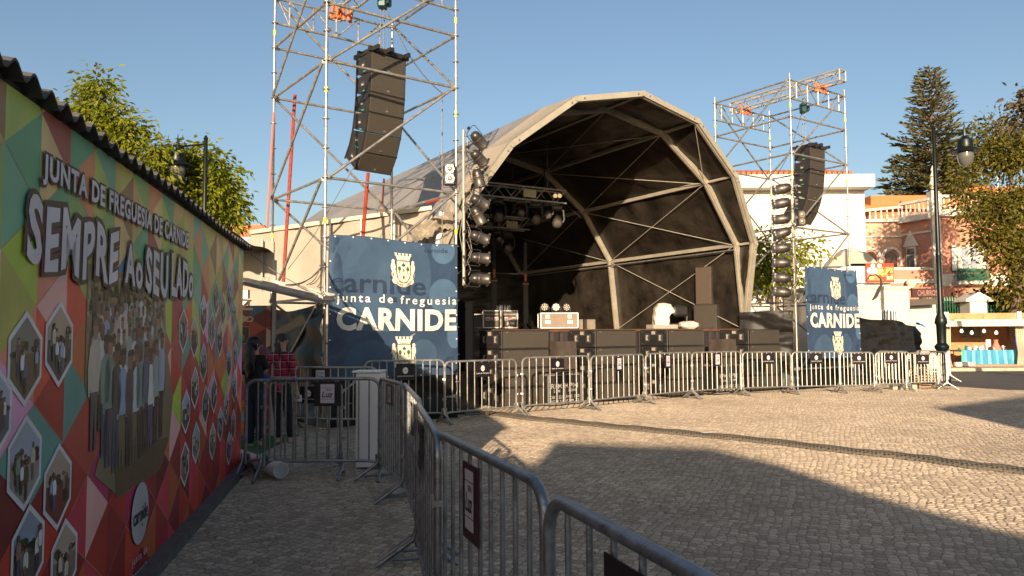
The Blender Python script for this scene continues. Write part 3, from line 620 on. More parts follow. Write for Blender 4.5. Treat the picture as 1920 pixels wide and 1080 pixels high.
# ---------------------------------------------------------------- line arrays
def la_box(par, flip=False):
    pass
def line_array(label):
    t = thing('line_array', label, 'speaker array', (0, 0, 0)); W = .78; D = .50; Hf = .375; Hr = .27
    m = MB(); m.beam((-W/2-.04, .16, .04), (W/2+.06, .16, .04), .06, .09).beam((-W/2-.04, -.12-D*.2, .04), (W/2+.06, -.12-D*.2, .04), .06, .09)
    m.beam((-W/2+.05, -.42, .04), (-W/2+.05, .42, .04), .05, .08).beam((W/2-.05, -.42, .04), (W/2-.05, .42, .04), .05, .08).beam((-.03, -.4, .06), (-.03, .4, .06), .08, .08)
    fr = m.build('flying_frame', BLACKP, t); MB().box((-W/2+.02, -.2, .04), (.005, .09, .03)).build('tag', GRN, fr)
    y, z = -D*.45, -.02; ang = 0.0
    for i, sp in enumerate((1, 2, 4, 6, 9, 13)):
        ang += math.radians(sp); c, s = math.cos(ang), math.sin(ang)
        f = lambda a, b: (y+a*c-b*s*(-1)*(-1), z-a*s*0+0)            # placeholder, replaced below
        dn = Vector((0, s, -c)); bk = Vector((0, c, s))             # down the front face, back into the box
        F0 = Vector((0, y, z)); F1 = F0+dn*(Hf-.004); R0 = F0+bk*D+dn*(Hf-Hr)/2; R1 = F1+bk*D-dn*(Hf-Hr)/2
        vs = [v+Vector((sx*W/2, 0, 0)) for sx in (-1, 1) for v in (F0, F1, R1, R0)]
        cab = MB().add(vs, [(0,1,2,3),(7,6,5,4),(0,4,5,1),(1,5,6,2),(2,6,7,3),(3,7,4,0)]).build('speaker_box', BLACKP, t)
        fc = (F0+F1)/2; g = MB(); M3 = Matrix((Vector((1, 0, 0)), bk, -dn)).transposed()
        g.bbox(fc-bk*.006, (W-.03, .018, Hf-.03), .004, M=M3); g.build('grille', BLACKG, cab)
        lg = MB(); lg.box(fc-bk*.018+dn*.11+Vector((.0, 0, 0)), (.05, .006, .03), M=M3); lg.build('badge', CHROME, cab)
        for sx in (-1, 1):
            sd = MB(); cc = fc+bk*D*.5; o = Vector((sx*(W/2+.004), 0, 0))
            sd.box(cc+o, (.012, .13, .09), M=M3); sd.build('handle', RUB, cab)
            MB().box(cc+o*1.004+dn*.015, (.014, .07, .035), M=M3).build('handle_recess', mat('handle_light', (.35, .3, .25), .6), cab)
            MB().beam(R0-bk*.03+o-dn*.04, R1-bk*.03+o+dn*.04, .02, .03).build('rear_rigging', BLACKP, cab); rg_ = MB(); rg_.beam(F0+bk*.03+o, F1+bk*.03+o, .02, .03)
            for q in (F0+bk*.03, F1+bk*.03): rg_.tube(q+o*.99, q+o*1.05, .012, 6)
            rg_.build('rigging', BLACKP, cab)
            if i < 5 and sx < 0: MB().box(F1+bk*.20+o-dn*.05, (.006, .08, .02), M=M3).build('tag', GRN, cab)
        nx = F1+dn*.003; y, z = nx.y, nx.z
    return t
topL = atY(722, 104, 14.45)
yawA = math.radians(43)
la = line_array('large black line array of six boxes hanging inside the left scaffold tower')
la.location = (topL.x-.06, topL.y, topL.z-.06); la.rotation_euler = (0, 0, yawA)
topR = atY(1519, 277, 22.2)
lr = dup(la, (topR.x, topR.y, topR.z-.05), (0, 0, math.radians(38)), 'black line array of six boxes hanging inside the right scaffold tower')
def hoist(x, y, z0, z1, lab, back):
    t = thing('chain_hoist', lab, 'chain hoist', (x, y, z0)); p = Vector((x, y, z0))
    MB().bbox(p, (.17, .2, .3), .03).bbox(p+Vector((.12, 0, -.02)), (.1, .17, .17), .03).build('motor', mat('teal_hoist', (.01, .045, .05), .4, .3), t)
    for dx in (-.035, .035):
        m = MB(); z = z0-.12
        k = 0
        while z > z1:
            m.tube((x+dx, y, z), (x+dx, y, z-.045), .011 if k % 2 else .006, 5); z -= .045; k += 1
        m.build('chain', BLK, t)
    m = MB(); e = Vector(back); n = 60
    for i in range(n):
        a = p.lerp(e, i/n); b = p.lerp(e, (i+1)/n); s = math.sin(math.pi*i/n)*.25; s2 = math.sin(math.pi*(i+1)/n)*.25
        m.tube(a-Vector((0, 0, s)), b-Vector((0, 0, s2)), .012 if i % 2 else .007, 5)
    m.build('chain', BLK, t)
    MB().tube((x, y, z0+.1), (x, y, z0+.42), .015, 6).build('hook', BLK, t)
hL = atY(717, 2, 14.45); hoist(hL.x, hL.y, hL.z, la.location.z+.1, 'teal chain hoist above the left speaker array, slack chain running right', tuple(atY(829, 175, 15.0)))
m = MB(); pz = atY(829, 175, 15.0)
zz = pz.z
while zz > 3.2: m.tube((pz.x, pz.y, zz), (pz.x, pz.y, zz-.06), .012 if int(zz/.06) % 2 else .007, 5); zz -= .06
solo(m, 'hanging_chain', BLK, 'long slack chain hanging down beside the right post of the left tower', 'chain')
hR = atY(1506, 203, 22.2); hoist(hR.x, hR.y, hR.z, lr.location.z+.1, 'dark chain hoist above the right speaker array', tuple(atY(1455, 330, 23.0)))
# ---------------------------------------------------------------- blue banners
def crest(b, cx, cy, h, l=.006):
    w = h*.62; cr = (222, 212, 190); dk = (50, 50, 60); H = h
    # scrolls at the sides
    for s in (-1, 1):
        for k, (ox, oy, rx, ry) in enumerate([(.40, .10, .09, .17), (.36, -.10, .10, .16), (.30, -.28, .13, .12), (.40, .25, .06, .08)]):
            b.disc(cx+s*ox*w*1.25, cy+oy*h, rx*w*1.3, ry*h*.8, cr, l+.0015*k, 14)
        b.disc(cx+s*.47*w*1.1, cy-.12*h, .03*w, .07*h, dk, l+0.0052, 8)
    for i in range(9):                                             # ribbon
        a = -2.55+i*(5.1-3.14+.02)/8*1.0
    rb = [(cx+.52*w*math.cos(a), cy-.10*h+.36*h*math.sin(a)) for a in [math.radians(200+140*i/12) for i in range(13)]]
    ri = [(cx+.42*w*math.cos(a), cy-.10*h+.25*h*math.sin(a)) for a in [math.radians(340-140*i/12) for i in range(13)]]
    for i in range(12): b.poly([rb[i], rb[i+1], ri[11-i], ri[12-i]], cr, l+0.0078)
    # shield
    sh = [(-.33, .27), (.33, .27), (.33, -.08), (.28, -.2), (.17, -.29), (0, -.335), (-.17, -.29), (-.28, -.2), (-.33, -.08)]
    b.poly([(cx+x*w*1.12, cy+y*h*1.04) for x, y in sh][::-1], dk, l+0.0091); b.poly([(cx+x*w, cy+y*h) for x, y in sh][::-1], (214, 206, 180), l+0.0109)
    for s in (-1, 1):
        b.disc(cx+s*.21*w, cy+.06*h, .08*w, .065*h, (56, 104, 52), l+0.0130, 12); b.rect(cx+s*.21*w-.012*w, cy-.06*h, cx+s*.21*w+.012*w, cy+.02*h, (60, 60, 40), l+0.0125); b.rect(cx+s*.21*w-.05*w, cy-.065*h, cx+s*.21*w+.05*w, cy-.055*h, (60, 60, 40), l+0.0125)
    bl = (36, 60, 120)
    b.poly([(cx, cy+.24*h), (cx-.04*w, cy+.18*h), (cx, cy+.1*h), (cx+.04*w, cy+.18*h)], bl, l+0.0130)
    b.disc(cx-.06*w, cy+.165*h, .03*w, .03*h, bl, l+0.0130, 8); b.disc(cx+.06*w, cy+.165*h, .03*w, .03*h, bl, l+0.0130, 8); b.rect(cx-.07*w, cy+.13*h, cx+.07*w, cy+.142*h, bl, l+0.0135)
    b.disc(cx, cy+.03*h, .035*w, .03*h, (50, 44, 44), l+0.0130, 8); b.rect(cx-.03*w, cy-.03*h, cx+.03*w, cy+.01*h, (150, 120, 110), l+0.0125)
    b.disc(cx, cy-.18*h, .055*w, .05*h, (196, 50, 40), l+0.0130, 10)
    # mural crown with towers
    b.poly([(cx-.3*w, cy+.29*h), (cx+.3*w, cy+.29*h), (cx+.38*w, cy+.43*h), (cx-.38*w, cy+.43*h)], cr, l+0.0104)
    for x in (-.36, -.18, 0, .18, .36): b.poly([(cx+(x-.055)*w, cy+.42*h), (cx+(x+.055)*w, cy+.42*h), (cx+(x+.05)*w, cy+.47*h), (cx+(x+.075)*w, cy+.5*h), (cx+(x-.075)*w, cy+.5*h), (cx+(x-.05)*w, cy+.47*h)], cr, l+0.0117)
    b.poly([(cx-.26*w, cy+.295*h), (cx, cy+.325*h), (cx+.26*w, cy+.295*h), (cx, cy+.305*h)], dk, l+0.0135)
    def fn(x, y, a, bb):
        th = math.radians(206+128*a); r0 = .27+.055*bb
        return cx+w*(r0+.16)*math.cos(th)*1.0, cy-.10*h+h*(r0+.005)*math.sin(th)
    b.text('CARNIDE - LISBOA', 0, 0, 1, 1, dk, l+0.0117, .02, 0, 1.1, lambda x, y, a, bb: (cx+w*(.50-.05*(bb))*math.cos(math.radians(212+116*a)), cy-.10*h+h*(.345-.07*bb)*math.sin(math.radians(212+116*a))))
def banner(p0, p1, z0, z1, label, par, skew=0):
    p0 = Vector(p0); p1 = Vector(p1); U = (p1-p0); W = U.length; U.normalize(); H = z1-z0
    Nv = U.cross(BZ); t = thing('banner', label, 'banner', tuple((p0+p1)/2+BZ*z0))
    O = p0+BZ*z0
    def wr(x, y):
        u, v = x/W, y/H
        s = .018*math.sin(u*5+v*7)+.010*math.sin(u*15-v*9)+.004*math.sin(v*21+u*9)
        s += .05*math.exp(-((u-.12*(1-v)-.03)/.045)**2)*v                      # the crease from the tied corner
        return s*(.3+.7*min(1, 3*min(u, 1-u)+.3))
    sk = lambda x, y: x+skew*(H-y)*(1 if x/W > .5 else .55)*1.0
    def fn(a, b):
        x, y = a*W, b*H; 
        return O+U*(x+skew*(H-y)*(.45+.55*a))+BZ*(y+.02*math.sin(a*6.5)*b)+Nv*wr(x, y)
    cl = MB().sheet(fn, 60, 60); back = MB()
    cm = mat('banner_blue', lin((48, 66, 90)), .38, 0, 1.5, .14, 2.2, 2.4, spec=.6)
    cl.build('cloth', cm, t, smooth=True, )
    b = Board(O, U, BZ)
    def P(x, y, l): 
        a = x/W; return O+U*(x+skew*(H-y)*(.45+.55*a))+BZ*(y+.02*math.sin(a*6.5)*(y/H))+Nv*(wr(x, y)+l)
    b.p = P
    # fan-subdivided discs so they follow the cloth
    def blob(cx, cy, r, col, l, ry=None):
        ry = ry or r
        for ring in range(5):
            r0, r1 = ring/5, (ring+1)/5
            for i in range(28):
                a0, a1 = 2*math.pi*i/28, 2*math.pi*(i+1)/28
                q = [(cx+r*rr*math.cos(aa), cy+ry*rr*math.sin(aa)) for rr, aa in ((r0, a0), (r1, a0), (r1, a1), (r0, a1))]
                q = [(min(max(x, .012), W-.012), min(max(y, .012), H-.012)) for x, y in q]
                if ring == 0: q = q[1:]; q = [(cx, cy)]+q[0:2]; q = [(min(max(x, .012), W-.012), min(max(y, .012), H-.012)) for x, y in q]
                ar = sum(q[k][0]*q[(k+1) % len(q)][1]-q[(k+1) % len(q)][0]*q[k][1] for k in range(len(q)))
                if abs(ar) > 1e-7: b.mb.add([P(x, y, l) for x, y in q], [tuple(range(len(q)))], 0, lin(col))
    L1, L2 = (60, 82, 106), (72, 98, 124)
    blob(W*.36, H*.76, W*.42, L1, .004); blob(W*.88, H*.95, W*.10, L2, .006); blob(W*.88, H*.60, W*.125, L2, .006); blob(W*.30, H*.06, W*.2, L1, .004)
    blob(W*.97, H*.3, W*.06, L2, .005, H*.1); blob(W*.72, H*.16, W*.11, L1, .006)
    DK = (40, 54, 76)
    b.text('carnide', W*.005, H*.60, W*.73, H*.745, DK, .009, .015); b.rect(W*.46, H*.545, W*.5, H*.58, DK, .009)
    b.text('carnide', W*.72, H*.93, W*.92, H*.965, DK, .009, .01); b.text('carnide', W*.9, H*.57, W*.995, H*.6, DK, .009, .01); b.text('c', W*.9, H*.08, W*.97, H*.14, DK, .009, .02)
    b.text('junta de freguesia', W*.055, H*.515, W*.985, H*.595, (224, 220, 210), .020, .012, 0, 1.35)
    b.text('CARNIDE', W*.055, H*.335, W*.985, H*.50, (226, 216, 198), .020, .04, 0, 1.06)
    crest(b, W*.545, H*.775, H*.26, .014); crest(b, W*.56, H*.165, H*.26, .014)
    b.mb.build('print', PRINT, t)
    e = MB()
    for i in range(8):
        for y in (.02, H-.03): q = P(W*(i+.3)/7.6, y, .006); e.tube(q-Nv*.004, q+Nv*.006, .014, 8)
    for i in range(5):
        for x in (.03, W-.03): q = P(x, H*(i+.5)/5.5, .006); e.tube(q-Nv*.004, q+Nv*.006, .014, 8)
    e.build('eyelets', WHITEP, t)
    return t
dB = (PL['C']-PL['B']).normalized(); nB = Vector((dB.y, -dB.x, 0))
banner(PL['B']+nB*.075+dB*.03, PL['C']+nB*.075-dB*.02, .80, 3.20, 'large square blue banner with white lettering on the left scaffold tower', TL)
dR = (PR['C']-PR['B']).normalized(); nR = Vector((dR.y, -dR.x, 0))
q0 = atY(1503, 500, 20.4); q1 = atY(1601, 508, 21.8)
banner(q0+nR*.08-BZ*q0.z, q1+nR*.08-BZ*q1.z, .83, q0.z, 'tall narrower blue banner with white lettering on the right scaffold tower', TR, .045)
# ---------------------------------------------------------------- tarpaulins
def tarp(p0, p1, z0, z1, label, amp=.05, seed=1, nu=70, nv=40, sag=.03, z1b=None, mt=None, name='tarpaulin', fr=1.6, lean=0, cat='tarpaulin'):
    p0 = Vector((p0[0], p0[1], 0)); p1 = Vector((p1[0], p1[1], 0)); U = p1-p0; W = U.length; Un = U.normalized(); Nv = Un.cross(BZ)
    z1b = z1 if z1b is None else z1b
    def fn(a, b):
        zt = z1+(z1b-z1)*a+sag*math.sin(a*W*2.6+seed)-sag*abs(math.sin(a*W*1.3))
        z = z0+(zt-z0)*b
        s = noise.noise(Vector((a*W*fr*.5+seed*7, z*fr*1.6+a*W*.5, seed)))*amp*1.7+abs(noise.noise(Vector((a*W*1.1+z*1.4, z*3.4-a*W*.7, seed+3))))*amp*1.1
        s += abs(noise.noise(Vector((a*W*2.2+seed, z*7+a*W*1.6, seed+9))))*amp*.35
        return p0+Un*(a*W)+Nv*(s+lean*(1-b))+BZ*z
    return solo(MB().sheet(fn, nu, nv), name, mt or BLACKT, label, cat, smooth=True)
tarp((PL['A'].x, PL['A'].y-.03), (PL['B'].x+.02, PL['B'].y-.03), .03, 2.03, 'wrinkled glossy black tarpaulin hung between the left tower posts behind the women', .07, 2)
tarp((4.9+1.35, 21.25), (7.48, 20.62), .02, 2.12, 'wrinkled black tarpaulin between the stage foot and the right scaffold tower', .09, 5)
b0 = atY(1600, 596, 22.2); b1 = atY(1718, 612, 24.2)
tarp((b0.x, 22.2), (b1.x, 24.2), .02, 2.02, 'billowing black tarpaulin wall right of the right banner', .12, 9, z1b=1.75, nu=90, lean=.25)
tarp((7.5, 20.6), (9.6, 22.1), .02, .86, 'black tarpaulin hanging below the right blue banner', .05, 12)
tarp((PL['B'].x+.03, PL['B'].y-.02), (PL['C'].x, PL['C'].y-.02), .02, .82, 'black tarpaulin hanging below the left blue banner', .05, 14)
solo(MB().path([b1+Vector((-.1, -.2, .1)), b1+Vector((.08, -.2, .04)), b1+Vector((.2, -.2, -.04))], [.04, .03, .01], 5), 'blue_strap', mat('blue_cloth', (.03, .12, .5), .8), 'blue cloth scrap tied at the right end of the black tarpaulin', 'strap')
# ---------------------------------------------------------------- PAR cans on their poles
def par(label, grp):
    t = thing('par_can', label, 'stage light', (0, 0, 0), grp)       # local +X is the beam
    RX = Matrix.Rotation(math.pi/2, 4, 'Y')
    m = MB().lathe([(.004, -.20), (.05, -.196), (.085, -.175), (.108, -.13), (.115, -.08), (.115, -.045)], RX, 20)
    m.build('rear_cap', mat('par_metal_dark', (.06, .055, .05), .38, .6), t, smooth=True)
    m = MB().lathe([(.122, -.045), (.128, -.03), (.122, -.012), (.118, 0), (.118, .16), (.122, .165), (.122, .175)], RX, 20)
    bd_ = m.build('barrel', mat('par_metal', (.10, .09, .08), .42, .6, 20, .3), t, smooth=True)
    m = MB().lathe([(.112, .176), (.135, .18), (.135, .20), (.10, .202)], RX, 20)
    for a in range(4): th = a*math.pi/2+.5; m.box((.19, .145*math.cos(th), .145*math.sin(th)), (.04, .03, .03))
    m.build('gel_frame', mat('par_metal', (.1, .09, .08)), t, smooth=True)
    MB().tube((-.20, 0, 0), (-.21, 0, 0), .02, 8).build('cap_knob', CHROME, t)
    m = MB(); m.path([(.02, 0, .125), (.0, 0, .17), (-.26, 0, .17), (-.30, 0, .12)], .008, 5).path([(.02, 0, -.125), (0, 0, -.17), (-.26, 0, -.17), (-.30, 0, -.12)], .008, 5)
    m.tube((-.30, 0, -.12), (-.30, 0, .12), .008, 5).box((-.33, 0, 0), (.06, .04, .05))
    m.build('yoke', BLACKP, t)
    m = MB(); m.path([(-.19, 0, -.05), (-.24, .03, -.16), (-.3, .05, -.2), (-.34, .02, -.1)], .007, 4); m.build('cable', RUB, t)
    return t
ORD = ['topmost', 'second', 'third', 'fourth', 'fifth', 'sixth', 'seventh', 'lowest']
lp0 = atY(869, 244, 14.35); lp1 = atY(875, 535, 14.35)
solo(MB().tube((lp0.x, 14.35, lp1.z), (lp0.x, 14.35, lp0.z), .028, 12), 'lamp_pole', ALU, 'bright vertical pole beside the left banner with eight round lamps on it', 'pole', smooth=True)
LP = [(897, 262, 38, -30), (897, 296, 35, -28), (897, 334, 75, -10), (898, 378, 25, -12), (896, 404, 60, -4), (898, 445, 18, -6), (899, 484, 4, 0), (899, 523, 3, 2)]
proto = None
for i, (px, py, dn, yw) in enumerate(LP):
    p = atY(px, py, 14.3); lab = ORD[i]+' lamp on the pole left of the stage opening, seen from its rounded back'
    g = 'stage lamps on the left pole'
    if proto is None: proto = par(lab, g); o = proto
    else: o = dup(proto, (0, 0, 0), None, lab, g)
    o.location = p; o.scale = (.88, .88, .88)
    o.rotation_euler = (0, math.radians(dn), math.radians(18+(-yw)*.8))
rp0 = atY(1484, 450, 20.35); rp1 = atY(1493, 585, 20.35)
solo(MB().tube(atY(1483, 330, 20.3), atY(1492, 590, 20.3), .028, 12), 'lamp_pole', ALU, 'vertical pole on the right tower with eight round lamps on it', 'pole', smooth=True)
RP = [(1467, 354, -12), (1466, 381, -10), (1466, 411, -5), (1467, 437, -18), (1466, 465, -4), (1466, 493, 0), (1467, 521, 4), (1467, 548, 6)]
for i, (px, py, tl) in enumerate(RP):
    p = atY(px, py, 20.25)
    o = dup(proto, p, (0, math.radians(-tl), math.radians(172)), ORD[i]+' lamp on the pole at the right tower, before the white building', 'stage lamps on the right pole')
    o.scale = (1.12,)*3
m = MB()
for i in range(7):
    a = atY(875, 270+i*36, 14.4); b = atY(878, 300+i*36, 14.3); m.path([a, a.lerp(b, .5)+Vector((.06, 0, -.05)), b], .007, 4)
m.path([atY(868, 400, 14.3), atY(862, 440, 14.3), atY(872, 500, 14.3), atY(885, 470, 14.3), atY(878, 430, 14.3)], .008, 4)
solo(m, 'cable_loops', mat('grey_cable', (.2, .18, .15), .7), 'loose cable loops on the left lamp pole beside the banner', 'cable')
# two-lamp blinder
bl = thing('blinder_light', 'small black two lamp blinder clamped to the right post of the left tower', 'stage light', tuple(atY(843, 348, 14.15)))
bc = atY(843, 327, 14.15); MB().bbox(bc, (.2, .16, .41), .015).build('housing', BLACKP, bl)
GL = mat('lamp_glass', (.32, .25, .17), .2, .5)
for dz in (-.09, .09): MB().lathe([(.075, 0), (.07, -.01), (.03, .02)], Matrix.Translation(bc+Vector((.01, -.083, dz))) @ Matrix.Rotation(math.pi/2, 4, 'X'), 18).build('lens', GL, bl, smooth=True)
MB().path([bc+Vector((-.12, .0, .1)), bc+Vector((-.13, .0, -.24)), bc+Vector((.13, 0, -.24)), bc+Vector((.13, 0, .1))], .01, 5).build('bracket', BLACKP, bl)
dup(bl, atY(1502, 424, 20.3), None, 'two lamp blinder clamped low on the front post of the right tower')
# red props and straps
def prop(a, b, r, lab, m=RED, cat='prop'): return solo(MB().tube(a, b, r, 8), 'red_prop' if cat == 'prop' else 'red_strap', m, lab, cat, smooth=True)
prop(atY(553, 178, 15.3), atY(531, 532, 14.9), .035, 'long red steel prop leaning inside the left tower, left of the front post')
prop(atY(690, 325, 16.2), atY(680, 446, 15.6), .038, 'red steel prop visible above the left banner, under the speaker array')
prop(atY(515, 185, 14.9), atY(501, 428, 14.6), .022, 'thin pale red strap hanging at the far left post', mat('faded_red_strap', (.55, .13, .09), .7), 'strap')
prop(atY(720, 335, 16.5), atY(716, 400, 16.5), .02, 'short thin red strap beside the red prop above the banner', mat('faded_red_strap', (.5, .12, .08)), 'strap')
a, b = PL['C']+BZ*4.13, PL['D']+BZ*4.13
prop(a.lerp(b, .25)+Vector((0, -.03, -.0)), a.lerp(b, .42)+Vector((0, -.03, 0)), .031, 'red painted sleeve on the rear crossbar of the left tower', cat='strap')
m = MB(); m.path([atY(665, 310, 14.5), atY(590, 440, 14.9), atY(540, 505, 15.2)], .008, 4)
solo(m, 'guy_wire', BLK, 'thin dark tie wire running down left from the bottom of the left speaker array', 'wire')
DRAPE = mat('black_pvc_drape', (.024, .0195, .0145), .30, 0, 1.6, .95, 3.5, 2.2, spec=.8, stretch=(.7, .7, 2.6))  # stretched colour streaks stand in for glossy highlights on the folds
# ---------------------------------------------------------------- the stage and its arched roof
F0 = Vector((6.433, 21.4, 0)); SU = Vector((.857, .515, 0)); SD = Vector((-.515, .857, 0)); CS = -4.74
def SP(a, back, z): return F0+SU*(CS+a)+SD*back+BZ*z
PROF = [(4.74, 1.62, 0), (4.49, 3.95, .6), (3.38, 5.58, 1.0), (1.84, 6.74, 1.25), (0, 7.12, 1.35)]
FULL = [(-a, z, f) for a, z, f in PROF[:4]]+[PROF[4]]+[(a, z, f) for a, z, f in PROF[3::-1]]
stage = thing('stage_roof', 'large arched open air stage roof, grey canvas outside and black lining inside', 'stage roof', tuple(SP(0, 5.7, 0)))
BAYS = [0, 5.6, 11.4, 17.2]
def arch(k, back, front=False):
    pts = [SP(a, back-(f if front else 0), z) for a, z, f in FULL]
    tilt = (SD*-1.0).normalized()
    m = MB(); w, h = (.15, .13) if front else (.13, .15)
    for i in range(8):
        p, q = pts[i], pts[i+1]; d = (q-p).normalized()
        inn = (SP(0, back, 3)-(p+q)/2); inn = (inn-d*inn.dot(d)).normalized()
        m.beam(p-d*.0, q+d*.0, h, w, up=SD if not front else (SD+Vector((0, 0, 0))).normalized())
        m.beam(p+inn*(h/2+.008), q+inn*(h/2+.008), .02, w*.4, up=SD)
    for i in range(1, 8):
        p = pts[i]; m.tube(p-SD*(w/2+.012), p+SD*(w/2+.012), h*.53, 8)
    o = m.build('arch', ALU, stage)
    if front:
        b = MB()
        for i in range(1, 8):
            for s in (-1, 1):
                d = (pts[i+s]-pts[i]).normalized(); q = pts[i]+d*.18; b.tube(q-SD*(w/2+.015), q-SD*(w/2+.03), .02, 8)
        b.build('bolt', CHROME, o)
    return pts
AF = arch(0, 0, True); A2 = arch(1, 0); A3 = arch(2, BAYS[1]); A4 = arch(3, BAYS[2]); A5 = arch(4, BAYS[3])
def off(pt, back, k):
    c = SP(0, back, 2.6); v = (pt-c); v = v-SD*v.dot(SD); return pt+v.normalized()*k
rings_out = [[off(p, -1 if i == 0 else b, .07 if i == 0 else .13) for p in A] for i, (A, b) in enumerate(((AF, 0), (A2, 0), (A3, BAYS[1]), (A4, BAYS[2]), (A5, BAYS[3])))]
rings_in = [[off(p, -1 if i == 0 else b, .005 if i == 0 else .06) for p in A] for i, (A, b) in enumerate(((AF, 0), (A2, 0), (A3, BAYS[1]), (A4, BAYS[2]), (A5, BAYS[3])))]
def skin(rings, i0, i1, lo, hi, nu, nv, sag, seed, amp=.02):
    mb = MB()
    for i in range(i0, i1):
        for j in range(lo, hi):
            a, b, c, d = rings[i][j], rings[i+1][j], rings[i+1][j+1], rings[i][j+1]
            nn = (b-a).cross(d-a).normalized()
            cen = SP(0, 3, 2.5)
            if nn.dot((a+c)/2-cen) < 0: nn = -nn
            def fn(u, v, a=a, b=b, c=c, d=d, nn=nn):
                p = a.lerp(b, u).lerp(d.lerp(c, u), v)
                e = min(u, 1-u, v, 1-v)*8; e = min(1, e)
                w = sag*math.sin(math.pi*u)*math.sin(math.pi*v)
                w += e*amp*(max(-.25, noise.noise(p*1.3+Vector((seed, 0, 0))))+.6*abs(noise.noise(Vector((p.x*2+p.z*2.2, p.y*1.2-p.z*2, seed)))))
                return p-nn*w
            mb.sheet(fn, nu, nv)
    return mb
skin(rings_out, 1, 4, 0, 8, 16, 8, .05, 3, .03).build('canvas', CANVASG, stage, smooth=True)
skin(rings_out, 0, 1, 1, 7, 8, 10, .02, 5, .025).build('canopy', CANVAS, stage, smooth=True)
skin(rings_in, 0, 3, 0, 8, 26, 16, .07, 8, .10).build('lining', LINING, stage, smooth=True)
# lower side walls (drapes) left and right, back wall
def wallsheet(p, q, z0, z1, seed, amp, nu=60, nv=26, lean=Vector()):
    U = q-p; W = U.length; N_ = U.normalized().cross(BZ)
    def fn(u, v):
        z = z0+(z1-z0)*v; x = u*W
        s = amp*(noise.noise(Vector((x*.55, z*2.6+x*.35, seed)))*1.0+abs(noise.noise(Vector((x*.9, z*4.6-x*.6, seed+4))))*.9)
        return p+U*u+N_*s+BZ*z+lean*v
    return MB().sheet(fn, nu, nv)
kz = 3.9
for sgn, nm in ((1, 'side_drape'), (-1, 'side_drape')):
    m = wallsheet(SP(sgn*4.92, .05, 0), SP(sgn*4.92, BAYS[2], 0), 1.6, kz, 3+sgn, .17, 130, 44, SU*(-sgn*.26)); m.build(nm, DRAPE, stage, smooth=True)
wallsheet(SP(-4.6, BAYS[2]-.1, 0), SP(4.6, BAYS[2]-.1, 0), 1.6, kz+.0, 9, .06)  .build('back_drape', DRAPE, stage, smooth=True)
bw = MB(); inner = [A4[i]+SD*.05 for i in range(1, 8)]; bw.add(inner, [tuple(range(7))]); bw.build('back_wall', LINING, stage)
pm = [(i, .10) for i in range(1, 8)]
for A, B_ in ((AF, A2), (A2, A3), (A3, A4), (A4, A5)):
    for i, s in pm:
        MB().beam(A[i], B_[i], s, .10 if A is not AF else .06).build('purlin', ALU, stage)
cb = [(A2, A3, 6, 7), (A2, A3, 7, 6), (A2, A3, 5, 6), (A2, A3, 6, 5), (A3, A4, 6, 7), (A3, A4, 7, 6), (A3, A4, 5, 6), (A2, A3, 4, 5), (A2, A3, 5, 4), (A2, A3, 7, 8), (A2, A3, 8, 7), (AF, A2, 5, 6), (AF, A2, 7, 8)]
for P_, Q_, i, j in cb: MB().tube(P_[i]*.985+SP(0, 2, 3)*.015, Q_[j]*.985+SP(0, 2, 3)*.015, .012, 6).build('tension_cable', mat('steel_cable', (.6, .56, .48), .4, .5), stage)
MB().tube(A2[7]-BZ*.14-SU*.1, A3[7]-BZ*.14-SU*.1, .02, 8).build('curtain_rail', GALV, stage)
MB().tube(A3[7]-BZ*.14-SU*.1, A4[7]-BZ*.14-SU*.1, .02, 8).build('curtain_rail', GALV, stage)
# stage deck
deck = thing('stage_deck', 'long raised stage platform with dark brown skirt below the arched roof', 'stage', tuple(SP(0, 5.7, 0)))
m = MB(); hw = 5.35; fr = -.02
def dbox(a0, a1, b0, b1, z0, z1):
    P = [SP(a0, b0, z0), SP(a1, b0, z0), SP(a1, b1, z0), SP(a0, b1, z0)]; Q = [p+BZ*(z1-z0) for p in P]
    return P+Q, [(0,3,2,1),(4,5,6,7),(0,1,5,4),(1,2,6,5),(2,3,7,6),(3,0,4,7)]
PLY = mat('stage_plywood', (.10, .045, .025), .6, 0, 5, .3)
m.add(*dbox(-hw, hw, fr, 12.2, 1.58, 1.64)); m.build('platform', PLY, deck)
SK = mat('dark_skirt', (.022, .016, .0155), .75, 0, 4, .15, .3, 8)
def skf(u, v):
    a = -hw+2*hw*u; return SP(a, fr+.03+.015*math.sin(a*21)+.01*math.sin(a*47), .01+1.57*v)
MB().sheet(skf, 300, 4).build('skirt', SK, deck, smooth=True)
for sg in (-1, 1):
    MB().add([SP(sg*hw, fr, .01), SP(sg*hw, 12.2, .01), SP(sg*hw, 12.2, 1.58), SP(sg*hw, fr, 1.58)], [(0, 1, 2, 3)]).build('side_skirt', BLACKT, deck)
# black drape left of the stage, beside the lamp pole
p0 = atY(862, 700, 14.9); p1 = atY(897, 700, 16.3)
tarp((p0.x-.05, 14.75), (p1.x+.0, 16.2), .02, 1.62, 'dark drape closing the gap between the left tower and the first subwoofer stack', .03, 21, nu=20)
solo(MB().bbox((atY(872, 600, 15.1).x, 15.15, 1.5), (.34, .3, 1.35), .01).bbox((atY(872, 600, 15.1).x, 15.15, 1.5), (.30, .33, 1.30), .01), 'dark_cabinet', mat('deep_black', (.003, .003, .004), .8, spec=.1), 'tall dark cabinet standing right behind the edge of the left banner', 'cabinet')  # shade on the cabinet is put into its near black colour
sb = Board((atY(877, 612, 14.95).x, 14.9, atY(877, 612, 14.95).z), (1, 0, 0), BZ)
